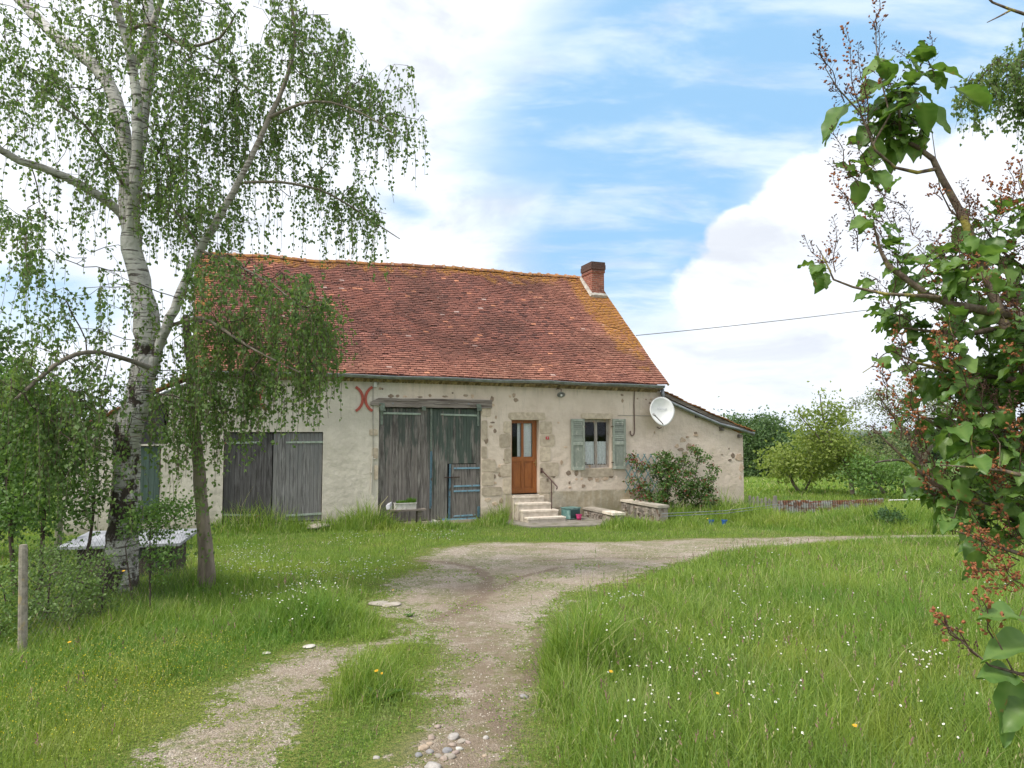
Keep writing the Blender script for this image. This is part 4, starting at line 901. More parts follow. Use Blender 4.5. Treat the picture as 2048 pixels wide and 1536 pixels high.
def tuft(mb, c, n, rad, h0, h1, w, lean=.4, K=4):
    a = RNG.uniform(0, 2*math.pi, n); r = rad*np.sqrt(RNG.random(n)); base = np.stack([c[0]+r*np.cos(a), c[1]+r*np.sin(a), np.full(n, c[2])], 1)
    blades(mb, base, RNG.uniform(h0, h1, n), np.full(n, w), a+RNG.normal(0, .6, n), RNG.uniform(.05, lean, n), K, RNG.random(n))
def blades(mb, base, hgt, wid, ang, lean, K=4, tint=None):
    """tapering bent blades: base (N,3); ang = heading they lean to"""
    N = len(base); t = np.linspace(0, 1, K)[None, :]
    d = np.stack([np.cos(ang), np.sin(ang)], 1)
    hor = (lean*hgt)[:, None]*t**2; ver = hgt[:, None]*(t-(.35*lean[:, None])*t**2.2)
    C = np.stack([base[:, 0:1]+d[:, 0:1]*hor, base[:, 1:2]+d[:, 1:2]*hor, base[:, 2:3]+ver], -1)
    sa = ang+math.pi/2+RNG.normal(0, .7, N); sd_ = np.stack([np.cos(sa), np.sin(sa), np.zeros(N)], 1)[:, None, :]
    w = wid[:, None]*.5*np.array([.75, 1., .75, .4, .2, .1][:K] if K > 3 else [.8, .9, .3][:K])[None, :]
    Lf = C[:, :-1]-sd_*w[:, :-1, None]; Rt = C[:, :-1]+sd_*w[:, :-1, None]; m = K-1
    V = np.concatenate([np.stack([Lf, Rt], 2).reshape(N, 2*m, 3), C[:, -1:]], 1); nv = 2*m+1
    q = []; 
    for k in range(m-1): q += [[2*k, 2*k+1, 2*k+3], [2*k, 2*k+3, 2*k+2]]
    q.append([2*m-2, 2*m-1, 2*m]); q = np.array(q)
    Fc = (np.arange(N)[:, None, None]*nv+q[None]).reshape(-1, 3)
    if tint is None: tint = RNG.random(N)
    mb.add(V.reshape(-1, 3), Fc, np.repeat(tint, nv))
M_LEAFB = leafmat('bright seedlings', (.07, .17, .02), (.13, .25, .03))
h = MB(); tuft(h, (0, 0, .13), 150, .09, .05, .12, .012); 
for x in (-.15, .0, .12, .2): tuft(h, (x, 0, .13), 120, .08, .05, .13+.08*(x > .1), .012)
h.build('seedlings', M_LEAFB, pl)
sb_ = hempty('plastic_sheet', 'crumpled pale sheet leaning at the left end of the bench', 'sheet', u_-.42, -.42, zb_)
h = MB(); h.add([(-.08,0,0),(.0,-.03,.0),(.07,.01,.0),(-.09,.03,.10),(.0,-.01,.13),(.06,.03,.19),(-.03,.07,.15),(.06,.07,.19)], [(0,1,4,3),(1,2,5,4),(3,4,6),(4,5,7,6)]); h.build('sheet', simple('pale plastic', (.50, .50, .54), None, 5, .5), sb_)
def rock(name, loc, r, label, cat, mat, group=None, seed=1, flat=.6, parent=None):
    g = np.random.default_rng(seed); import bmesh
    bm = bmesh.new(); bmesh.ops.create_icosphere(bm, subdivisions=3, radius=1); ph = g.uniform(0, 6, 6); sx, sy = g.uniform(.75, 1.2, 2)
    for v in bm.verts:
        x, y, z = v.co; k = 1+.13*math.sin(2.3*x+ph[0]+1.7*z)+.10*math.sin(3.1*y+ph[1]+x)+.05*math.sin(6*z+ph[2]+4*x)
        v.co = Vector((x*sx*k*r, y*sy*k*r, max(z*flat*k*r, -r*.3)))
    me = bpy.data.meshes.new(name); bm.to_mesh(me); bm.free(); me.polygons.foreach_set('use_smooth', [True]*len(me.polygons)); me.materials.append(mat)
    at_ = me.attributes.new('tint', 'FLOAT', 'POINT'); at_.data.foreach_set('value', np.full(len(me.vertices), g.random(), np.float32))
    o = bpy.data.objects.new(name, me); COL.objects.link(o); o.location = loc; o.rotation_euler = (0, 0, g.uniform(0, 6))
    if parent: o.parent = parent
    else: setp(o, label, cat, group)
    return o
M_ROCKW = simple('chalky stone', (.52, .49, .44), (.36, .33, .28), 9, .9, bump=.004, coord='Object')
q = H2W(Wp(868, 1035, -.45)[0], -.45, .06); rock('stone', q, .12, 'round whitish stone in the grass below the tall barn door', 'stone', M_ROCKW, seed=4, flat=.8)
q = H2W(Wp(640, 1052, -.5)[0], -.55, .14); rock('stone', q, .34, 'flat grey threshold stone under the low barn door', 'stone', M_STEP, seed=8, flat=.22)
# wall lamp
u_, z_ = Wp(1122, 789, -.15); o = (u_, 0, z_)
wl = hempty('wall_lamp', 'small metal dish-shade lamp on a bent arm high beside the front door', 'lamp', *o)
h = MB(); a0 = Wp(1113, 780); h.tube([(a0[0]-u_, 0, a0[1]-z_+.02), (a0[0]-u_+.01, -.06, a0[1]-z_+.04), (a0[0]-u_+.09, -.13, a0[1]-z_+.02), (0, -.15, .03)], .011, 6); h.build('arm', M_IRON, wl)
def lathe_ax(prof, seg, M):
    vs = [tuple(M @ Vector((r*math.cos(2*math.pi*k/seg), r*math.sin(2*math.pi*k/seg), z))) for r, z in prof for k in range(seg)]
    return vs, [(i*seg+k, i*seg+(k+1) % seg, (i+1)*seg+(k+1) % seg, (i+1)*seg+k) for i in range(len(prof)-1) for k in range(seg)]
Ml = Matrix.Translation((0, -.16, .0)) @ Matrix.Rotation(math.radians(-38), 4, 'X') @ Matrix.Rotation(math.radians(12), 4, 'Y')
h = MB(); v_, f_ = lathe_ax([(.018, .06), (.03, .035), (.115, -.005), (.118, -.012), (.10, -.004), (.02, .02)], 20, Ml); h.add(v_, f_); h.build('shade', M_ZINC, wl, smooth=True)
h = MB(); v_, f_ = lathe_ax([(0, .0), (.028, -.0), (.036, -.04), (.02, -.07), (0, -.075)], 14, Ml); h.add(v_, f_); h.build('bulb', M_WHITE, wl, smooth=True)
# satellite dish
u_, z_ = Wp(1323, 822, -.30); o = (u_, -.30, z_)
sdish = hempty('satellite_dish', 'white teardrop satellite dish on the wall below the gutter corner', 'satellite dish', *o)
R = .5*(Wp(1346, 822, -.3)[0]-Wp(1300, 822, -.3)[0])
Md = Matrix.Rotation(math.radians(-8), 4, 'X') @ Matrix.Rotation(math.radians(-8), 4, 'Z')
vs, seg, rings = [], 40, 8
for side in (0, 1):
    for i in range(rings+1):
        for k in range(seg):
            q = 2*math.pi*k/seg; x, zz = math.cos(q), math.sin(q)
            ex_ = 1.06 if zz > 0 else 1.16; xx = x*(1 if zz > 0 else (1-.22*abs(zz)**1.5)); s_ = i/rings
            vs.append(tuple(Md @ Vector((xx*R*s_, .10*(1-s_*s_)+side*.006-.06, zz*R*ex_*s_))))
f = [((sd_*(rings+1)+i)*seg+k, (sd_*(rings+1)+i)*seg+(k+1) % seg, (sd_*(rings+1)+i+1)*seg+(k+1) % seg, (sd_*(rings+1)+i+1)*seg+k) for sd_ in (0, 1) for i in range(rings) for k in range(seg)]
f += [(rings*seg+k, rings*seg+(k+1) % seg, (2*rings+1)*seg+(k+1) % seg, (2*rings+1)*seg+k) for k in range(seg)]
h = MB(); h.add(vs, f); dsh = h.build('reflector', simple('white dish paint', (.78, .78, .77), (.70, .70, .69), 5, .45, tintamt=0), sdish, smooth=True)
text('Visiosat', .10, simple('faded grey print', (.45, .47, .50), None, 5, .6, tintamt=0), 'lettering', dsh, (.02, .012, .06), (math.pi/2-math.radians(8), 0, math.radians(-8)), .3)
a_ = Wp(1311, 831, -.75); b_ = Wp(1324, 848, -.36)
h = MB(); h.tube([(b_[0]-u_, -.06, b_[1]-z_), (b_[0]-u_-.0, -.12, b_[1]-z_), (a_[0]-u_, -.42, a_[1]-z_)], .014, 6); h.build('arm', M_IRON, sdish)
h = MB(); h.tube([(a_[0]-u_, -.42, a_[1]-z_+.0), (a_[0]-u_-.0, -.36, a_[1]-z_+.03)], .028, 10); h.tube([(a_[0]-u_, -.359, a_[1]-z_+.03), (a_[0]-u_, -.33, a_[1]-z_+.045)], .036, 10); h.build('receiver', simple('grey plastic', (.35, .35, .34), None, 5, .5), sdish)
h = MB(); h.tube([(0, .05, 0), (0, .18, -.02), (0, .30, -.06)], .022, 8); h.box((-.06, .28, -.15), (.06, .30, .05)); h.build('mount', M_IRON, sdish)
h = MB(); q = [Wp(1313, 854), Wp(1318, 857), Wp(1322, 855)]; h.tube([(a-u_, .27, b-z_) for a, b in q], .012, 6); h.build('cable', M_IRON, sdish)
# overhead cable from the gable off to the right
c0 = Vector(H2W(UR-.2, 4.9, Wp(1275, 672, 4.9)[1])); c0 = Vector(H2W(UR-.62, 2.6, 5.76)); 
d = ray(1272, 671); c0 = Vector(np.array([0, 0, CZ])+d/d[1]*25.0); d = ray(2100, 560); c1 = Vector(np.array([0, 0, CZ])+d/d[1]*30.0)
c1 = c0+(c1-c0)*1.3
h = MB(); pts = [c0+(c1-c0)*(i/24)+Vector((0, 0, -.22*4*(i/24)*(1-i/24))) for i in range(25)]
h.tube([tuple(q-c0) for q in pts], .012, 5); cbo = h.build('overhead_cable', simple('black cable', (.03, .03, .03), None, 4, .6), None, loc=tuple(c0)); setp(cbo, 'thin black cable running from behind the roof edge across the sky', 'cable')
# trellis
u_, z_ = Wp(1250, 985, -.05); o = (u_, -.06, z_)
tr_ = hempty('trellis', 'blue-green diamond lattice trellis on the wall behind the roses', 'trellis', *o)
u1 = Wp(1316, 985, -.05)[0]-u_; h1 = Wp(1250, 908, -.05)[1]-z_
h = MB(); nd = 5; dx = u1/nd
def lat(sgn):
    for i in range(-8, nd+8):
        x0 = i*dx; x1 = x0+sgn*h1*.62
        P = []
        for k in range(21):
            q = k/20; x = x0+(x1-x0)*q
            if 0 <= x <= u1: P.append((x, h1*q))
        if len(P) > 1:
            a, b = P[0], P[-1]; L_ = math.hypot(b[0]-a[0], b[1]-a[1]); nx, nz = -(b[1]-a[1])/L_*.012, (b[0]-a[0])/L_*.012; y = 0 if sgn > 0 else .009
            h.add([(a[0]-nx,y,a[1]-nz),(a[0]+nx,y,a[1]+nz),(b[0]+nx,y,b[1]+nz),(b[0]-nx,y,b[1]-nz),(a[0]-nx,y+.008,a[1]-nz),(a[0]+nx,y+.008,a[1]+nz),(b[0]+nx,y+.008,b[1]+nz),(b[0]-nx,y+.008,b[1]-nz)], [(0,1,2,3),(4,7,6,5),(0,3,7,4),(1,5,6,2)])
lat(1); lat(-1)
h.build('lattice', simple('faded blue green wood', (.17, .30, .31), (.12, .22, .23), 12, .8, tintamt=.2), tr_)
# right side: post, rusty sheets, picket remains, white pole, wire, far things
def fence_post(name, lab, px, py, Y, hgt, r, mat, lean=(0, 0), cat='post', group=None, box=True):
    x = ray(px, py)[0]/ray(px, py)[1]*Y; z = float(ground(x, Y)); o = MB()
    prof = [(r*1.05, -.3), (r, 0), (r*.97, hgt*.5), (r*.93, hgt-.03), (r*.8, hgt)]
    n = 4 if box else 10; vs = []
    for rr, zz in prof:
        for k in range(n): q = 2*math.pi*(k+.5)/n+.3; vs.append((rr*math.cos(q)*(1.2 if box else 1)+lean[0]*zz, rr*math.sin(q)+lean[1]*zz, zz))
    f = [(i*n+k, i*n+(k+1) % n, (i+1)*n+(k+1) % n, (i+1)*n+k) for i in range(4) for k in range(n)]+[tuple(range(4*n, 5*n))]
    o.add(vs, f); p = o.build(name, mat, loc=(x, Y, z)); setp(p, lab, cat, group); return p
M_POSTW = simple('grey fence wood', (.26, .24, .215), (.16, .145, .125), 6, .95, bump=.01, stretch=(3, 3, .6))
M_POSTC = simple('lichened concrete', (.40, .38, .34), (.27, .25, .22), 22, .95, bump=.006, c3=(.42, .36, .16), s3=6, lo3=.60, hi3=.68)
fence_post('fence_post', 'grey wooden post at the left end of the rusty sheets', 1551, 1030, 21.6, .62, .05, M_POSTW)
rx = lambda px, Y: ray(px, 900)[0]/ray(px, 900)[1]*Y
sh = empty('rusty_sheet_fence', 'low fence of rusty corrugated metal sheets beside the field', 'fence', (rx(1553, 21.8), 21.8, float(ground(rx(1553, 21.8), 21.8))))
M_RUST, t = newmat('rusty galvanised sheet'); tc = t.node('ShaderNodeTexCoord').outputs['Object']
c = t.mix(t.ramp(t.noise(t.mapping(tc, (1, 1, 2.5)), 2.4, 6, .65), .42, .55), (.33, .34, .33), (.20, .085, .05)); c = t.mix(t.ramp(t.noise(tc, 9, 5), .5, .7), c, (.12, .06, .04)); out(t, princ(t, c, .8))
for i, (a, b, dz, tl) in enumerate(((0, 1.15, .0, -.03), (1.12, 2.5, -.06, -.02), (2.46, 4.0, -.10, .01))):
    h = MB(); n = 60; vs = []
    for k in range(n+1):
        x = a+(b-a)*k/n; y = .5*x*.9+.02*math.sin(x*2*math.pi/.09)+.003*i
        for zz in (-.2, .47+dz+tl*(x-a)): vs.append((x, y, zz))
    h.add(vs, [(2*k, 2*k+2, 2*k+3, 2*k+1) for k in range(n)]); h.build('sheet', M_RUST, sh)
pk = empty('picket_fence', 'broken grey picket fence in the grass at the house corner', 'fence', (rx(1495, 23.6), 23.6, float(ground(rx(1495, 23.6), 23.6))))
for i in range(7):
    h = MB(); x = i*.125; hh_ = .48-.03*i+RNG.uniform(-.06, .05); h.box((x, -.01, -.1), (x+.075, .012, hh_-.03)); h.add([(x,-.01,hh_-.029),(x+.075,-.01,hh_-.029),(x+.04,0,hh_+.02),(x,.012,hh_-.029),(x+.075,.012,hh_-.029)], [(0,1,2),(3,2,4),(0,2,3),(1,4,2)]); h.build('picket', M_POSTW, pk)
h = MB(); h.box((-.02, .013, .22), (.95, .03, .27)); h.build('rail', M_POSTW, pk)
po = MB(); x0, x1 = rx(1775, 24), rx(1890, 24.4); zp = CZ-(998-868)/F*24.2; po.tube([(0, 0, 0), (x1-x0, .4, .01)], .022, 8); setp(po.build('white_pole', simple('white painted pole', (.72, .70, .66), None, 6, .6, tintamt=0), loc=(x0, 24, zp)), 'white pole lying level on the bank beyond the yard', 'pole')
wr = MB(); xa, xb = rx(1322, 18.8), rx(1560, 21.2); za = .40; 
for dz in (0, -.07): wr.tube([(0, 0, dz), ((xb-xa)*.5, 1.2, -.05+dz), (xb-xa, 2.4, .02+dz)], .008, 5)
setp(wr.build('wire', M_ZINC, loc=(xa, 18.8, za)), 'pair of slack galvanised wires from the low wall to the wooden post', 'wire')
for i, (px_, lab) in enumerate(((1420, 'small blue plastic pot half hidden in the grass, nearer the low wall'), (1446, 'small blue plastic pot in the grass, further from the low wall'))):
    x = rx(px_, 19.8); e = empty('plant_pot', lab, 'pot', (x, 19.8, -.02)); h = MB(); lathe(h, [(0, 0), (.05, 0), (.07, .13), (.062, .13), (.05, .01)]); h.build('pot', simple('blue plastic', (.03, .12, .42), None, 5, .4, tintamt=0), e); h = MB(); lathe(h, [(.062, .131), (.078, .131), (.078, .15), (.062, .15)]); h.build('rim', simple('blue plastic rim', (.04, .14, .45), None, 5, .4, tintamt=0), e)
# left side: concrete posts, hutch
pz = GP(45, 1318)
p = fence_post('fence_post', 'lichen-spotted concrete post leaning in the brambles at the left edge', 45, 1318, pz[1], .92, .036, simple('weathered concrete', (.30, .27, .22), (.19, .17, .135), 22, .95, bump=.006, c3=(.34, .27, .12), s3=6, lo3=.56, hi3=.66), (-.07, .05), box=False)
pz = GP(112, 1190); fence_post('fence_post', 'mossy concrete post standing behind the brambles left of the birch', 112, 1190, pz[1]+1.2, .95, .05, simple('mossy concrete post', (.20, .19, .14), (.12, .13, .07), 12, .95, bump=.006), (.0, .0), box=False)
hx, hy = rx(268, 10.6), 10.6; hz_ = float(ground(hx, hy))
hu = empty('rabbit_hutch', 'low wooden hutch under a pale sheet-metal lid behind the birch trunk', 'hutch', (hx, hy, hz_), .10)
M_HUT = mat_planks('dark hutch wood', (.10, .15, .14), (.09, .075, .06), .45, (.06, .05, .04)); M_LID = simple('pale metal lid', (.36, .37, .40), (.22, .23, .25), 5, .6, .0)
h = MB(); planks(h, -.62, .0, .62, .50, .13, -.22); h.box((-.62, -.19, 0), (-.60, .40, .50), .3); h.box((.60, -.19, 0), (.63, .40, .50), .2); h.box((-.6, .38, 0), (.6, .40, .5), .2); h.build('body', M_HUT, hu)
h = MB(); h.add([(-.85,-.30,.50),(.76,-.28,.53),(.80,.46,.64),(-.76,.46,.62),(-.85,-.30,.46),(.76,-.28,.49),(.80,.46,.60),(-.76,.46,.58)], [(0,1,2,3),(4,7,6,5),(0,4,5,1),(1,5,6,2),(2,6,7,3),(3,7,4,0)]); h.build('lid', M_LID, hu)
# loose stones
M_COB = {}
cobc = [(.42,.39,.36),(.34,.27,.22),(.30,.28,.27),(.44,.34,.25),(.34,.30,.25),(.27,.265,.27),(.38,.30,.26)]
CB = [(907,1474,13,4,'large pale grey cobble at the head of the stony patch',0),(863,1475,10,4,'pinkish brown cobble left of the large grey one',1),(923,1482,8,3,'rounded beige cobble just right of the large grey one',4),
      (858,1486,7,3,'yellowish cobble on the left of the stony patch',3),(846,1494,9,3,'orange-tinted cobble at the left edge of the stony patch',3),(895,1500,9,4,'flat grey-blue cobble in the middle of the stony patch',5),
      (918,1496,7,3,'small chalk-white cobble on the right of the stony patch',7),(911,1504,8,4,'reddish cobble below the white one',6),(898,1511,11,5,'big brown cobble near the bottom of the stony patch',4),(887,1516,10,4,'dark brown cobble beside the big brown one',1),
      (860,1502,9,3,'grey cobble among gravel low in the stony patch',2),(838,1508,8,3,'bluish grey cobble low at the left of the stony patch',5),(876,1510,7,3,'small olive cobble between the grey and brown ones',4),
      (936,1483,6,3,'small pink cobble right of the beige one',6),(972,1474,7,3,'pale loose stone beside the dark mud patch',0),(969,1509,5,3,'small round tan stone right of the stony patch',3),
      (875,1452,7,3,'rosy cobble above the stony patch',6),(866,1533,16,4,'long flat pale cobble at the bottom edge of the picture',0),(905,1488,8,3,'tan cobble directly under the large grey one',1),(1048,1394,8,2,'flat green-grey stone at the right edge of the right wheel track',2),
      (753,1512,7,2,'small flat white stone in the grass strip between the tracks',0)]
for i, (px_, py_, r, hh_, lab, ci) in enumerate(CB):
    q = GP(px_, py_); r_ = r/F*math.hypot(q[0], q[1]+0)*.98; z = float(pathz(np.array([q[0]]), np.array([q[1]]))[0])
    c = (.62, .60, .55) if ci == 7 else cobc[ci]
    rock('cobble', (q[0], q[1], z+r_*.12), r_, lab, 'stone', simple('cobble stone', c, tuple(.72*a for a in c), 30, .85, bump=.002, tintamt=.1), seed=30+i, flat=.55)
for (px_, py_, r, lab) in ((757,1211,22,'flat pale stone slab lying at the left edge of the yard gravel'),(785,1213,16,'thin flat slab just right of the larger pale slab'),(620,1297,14,'grey flat stone at the top of the left wheel track'),(533,1308,10,'small flat grey stone in the grass at the edge of the left wheel track')):
    q = GP(px_, py_); r_ = r/F*q[1]; z = float(pathz(np.array([q[0]]), np.array([q[1]]))[0]); rock('stone_slab', (q[0], q[1], z+.01), r_, lab, 'stone', M_STEP if px_ > 700 else M_ROCKW, seed=px_, flat=.16)
# ================================================================= TREES AND SHRUBS
def PX(px, py, Y): d = ray(px, py); return np.array([0, 0, CZ])+d/d[1]*Y
def resample(P, R, step):
    P = np.asarray(P, float); R = np.asarray(R, float); n = len(P); out_, rr = [], []
    for i in range(n-1):
        p0, p1, p2, p3 = P[max(i-1, 0)], P[i], P[i+1], P[min(i+2, n-1)]; k = max(1, int(np.linalg.norm(p2-p1)/step))
        for j in range(k):
            t = j/k; out_.append(.5*((2*p1)+(p2-p0)*t+(2*p0-5*p1+4*p2-p3)*t*t+(3*p1-3*p2+p3-p0)*t**3)); rr.append(R[i]+(R[i+1]-R[i])*t)
    out_.append(P[-1]); rr.append(R[-1]); return np.array(out_), np.array(rr)
def colonize(seeds, A, step, infl, kill, iters, bias=(0, 0, 0), rng=None):
    """space colonisation: returns nodes and parents; seeds come first with parent -1"""
    N = [np.array(p, float) for p in seeds]; par = [-1]*len(N); A = np.asarray(A, float); alive = np.ones(len(A), bool)
    best = np.full(len(A), 1e9); bi = np.zeros(len(A), int); new = list(range(len(N))); used = {}
    for it in range(iters):
        M = np.array([N[i] for i in new])
        if len(M) == 0: break
        D = np.linalg.norm(A[:, None]-M[None], axis=2); m = D.argmin(1); dm = D[np.arange(len(A)), m]; up = dm < best
        best[up] = dm[up]; bi[up] = np.array(new)[m[up]]; alive &= best > kill
        act = alive & (best < infl)
        if not act.any(): break
        new = []
        for nd in np.unique(bi[act]):
            q = A[act & (bi == nd)]-N[nd]; q /= np.linalg.norm(q, axis=1)[:, None]; v = q.mean(0)+bias+rng.normal(0, .16, 3); v /= np.linalg.norm(v)+1e-9
            k = used.get(nd, 0)
            if k > 3: alive[act & (bi == nd)] = False; continue
            used[nd] = k+1; N.append(N[nd]+v*step); par.append(nd); new.append(len(N)-1)
    return np.array(N), np.array(par)
def radii(N, par, r0, p=2.4):
    r = np.zeros(len(N)); has = np.zeros(len(N), bool)
    for i in range(len(N)-1, -1, -1):
        if not has[i]: r[i] = r0**p
        if par[i] >= 0: r[par[i]] += r[i]; has[par[i]] = True
    return r**(1/p), ~has
def branchmesh(mb, N, par, r, seg=5, rmax=9.):
    idx = np.where(par >= 0)[0]; a = N[par[idx]]; b = N[idx]; rb = np.minimum(r[idx], rmax); ra = np.minimum(np.minimum(r[par[idx]], rb*1.25), rmax)
    d = b-a; L = np.linalg.norm(d, axis=1)[:, None]; d = d/np.maximum(L, 1e-9)
    gp = par[par[idx]]; dp = np.where((gp >= 0)[:, None], a-N[np.maximum(gp, 0)], d); dp /= np.maximum(np.linalg.norm(dp, axis=1)[:, None], 1e-9)
    ref = np.array([.31, .17, .93]); V = []
    for c, dd, rr in ((a, dp, ra), (b+d*rb[:, None]*.3, d, rb)):
        x = np.cross(dd, ref); x /= np.maximum(np.linalg.norm(x, axis=1)[:, None], 1e-9); y = np.cross(dd, x)
        for k in range(seg): q = 2*math.pi*k/seg; V.append(c+(x*math.cos(q)+y*math.sin(q))*rr[:, None])
    V = np.stack(V, 1); n = len(idx); base = np.arange(n)[:, None]*2*seg
    Fq = np.concatenate([base+np.array([[k, (k+1) % seg, seg+(k+1) % seg, seg+k]]) for k in range(seg)])
    mb.add(V.reshape(-1, 3), Fq, np.repeat(np.clip(rb*12, 0, 1), 2*seg))
def leafquads(mb, P, D, L, Wd, tint, rng, fold=.25):
    """small folded leaves: P base points, D tip directions"""
    n = len(P); D = D/np.maximum(np.linalg.norm(D, axis=1)[:, None], 1e-9); s_ = np.cross(D, rng.normal(0, 1, (n, 3))); s_ /= np.maximum(np.linalg.norm(s_, axis=1)[:, None], 1e-9)
    nn = np.cross(D, s_); L = L[:, None]; Wd = Wd[:, None]
    V = np.stack([P, P+D*L*.42-s_*Wd*.5+nn*Wd*fold, P+D*L-nn*L*.1, P+D*L*.42+s_*Wd*.5+nn*Wd*fold], 1)
    b = np.arange(n)[:, None]*4; mb.add(V.reshape(-1, 3), np.concatenate([b+np.array([[0, 1, 2]]), b+np.array([[0, 2, 3]])]), np.repeat(tint, 4))
def ribbon(mb, C, w, tint):
    """C (N,K,3) -> thin crossed ribbons for hanging twigs"""
    N, K = C.shape[:2]; sd_ = np.array([1., .25, 0])*w/2; V = np.concatenate([C-sd_, C+sd_], 2).reshape(N, K*2, 3)
    b = np.arange(N)[:, None, None]*2*K; q = np.array([[2*k, 2*k+1, 2*k+3, 2*k+2] for k in range(K-1)]); mb.add(V.reshape(-1, 3), (b+q[None]).reshape(-1, 4), tint)
def inell(E, n, rng, Yc):
    """sample n points in a list of ellipsoids (px,py,rx,ry,weight,dY,ry_depth) given in photo pixels at distance Yc"""
    w = np.array([e[2]*e[3]*e[4] for e in E], float); w /= w.sum(); out_ = []
    for e, k in zip(E, rng.multinomial(n, w)):
        v = rng.normal(0, 1, (k, 3)); v /= np.linalg.norm(v, axis=1)[:, None]; v *= rng.random((k, 1))**.45
        for a in v: Y = Yc+e[5]+a[1]*e[6]; out_.append(PX(e[0]+a[0]*e[2], e[1]+a[2]*e[3], Yc+e[5])+np.array([0, a[1]*e[6], 0]))
    return np.array(out_)
def birchmat():
    m, t = newmat('birch bark'); tc = t.node('ShaderNodeTexCoord').outputs['Object']; z = t.sep(tc)[2]; a = attr(t)
    c = t.mix(t.ramp(t.noise(tc, 3, 5), .35, .65), (.60, .58, .55), (.40, .385, .36))
    ln = t.noise(t.mapping(tc, (2.2, 2.2, 26)), 1.6, 5, .6); c = t.mix(t.math('MULTIPLY', t.ramp(ln, .53, .60), .9), c, (.07, .055, .05))
    big_ = t.noise(t.mapping(tc, (1, 1, .75), loc=(1.3, 0, 2)), 3.0, 5, .6)
    low = t.ramp(z, 4.2, .3, .0, .215); c = t.mix(t.ramp(t.math('ADD', big_, low), .66, .70), c, t.mix(t.noise(tc, 30, 4), (.02, .016, .014), (.09, .07, .055)))
    c = t.mix(t.ramp(a, .48, .18), c, t.mix(t.noise(tc, 12, 4), (.12, .095, .07), (.25, .22, .18)))
    out(t, princ(t, c, .8, bump=t.math('SUBTRACT', t.noise(tc, 20, 4), t.math('MULTIPLY', t.ramp(t.math('ADD', big_, low), .62, .7), 1.5)), bd=.02, spec=.2)); return m
M_BIRCH = birchmat(); M_TWIG = simple('twig bark', (.13, .095, .07), (.08, .058, .045), 12, .9); M_BARK = simple('grey bark', (.20, .165, .13), (.11, .09, .07), 7, .95, bump=.012, stretch=(2, 2, .5), c3=(.16, .17, .08), s3=2.)
M_BIRCHLEAF = leafmat('birch leaves', (.09, .165, .05), (.19, .275, .095), (.31, .36, .12), .48, patch=[((.24, .30, .09), .7, .5, .7, .5)])
def limbs(mb, LB, tintf=None, wobble=.012, seg=12):
    seeds = []
    for (pts, rad) in LB:
        P, R = resample(pts, rad, .12); P = P+RNG.normal(0, wobble, P.shape)*np.minimum(R*8, 1)[:, None]; P[0] = pts[0]
        n = len(P); d = np.gradient(P, axis=0); d /= np.linalg.norm(d, axis=1)[:, None]; ref = np.array([.2, .95, .1]); V = []
        for i in range(n):
            x = np.cross(d[i], ref); x /= np.linalg.norm(x); y = np.cross(d[i], x)
            for k in range(seg):
                q = 2*math.pi*k/seg; rr = R[i]*(1+.06*math.sin(3*q+P[i][2]*2.1)+.05*math.sin(2*q+P[i][2]*5.3)+.03*RNG.normal()); V.append(P[i]+(x*math.cos(q)+y*math.sin(q))*rr)
        b = [[i*seg+k, i*seg+(k+1) % seg, (i+1)*seg+(k+1) % seg, (i+1)*seg+k] for i in range(n-1) for k in range(seg)]
        mb.add(np.array(V), np.array(b), np.repeat(np.clip(R*9, 0, 1), seg)); seeds.append((P, R))
    return seeds
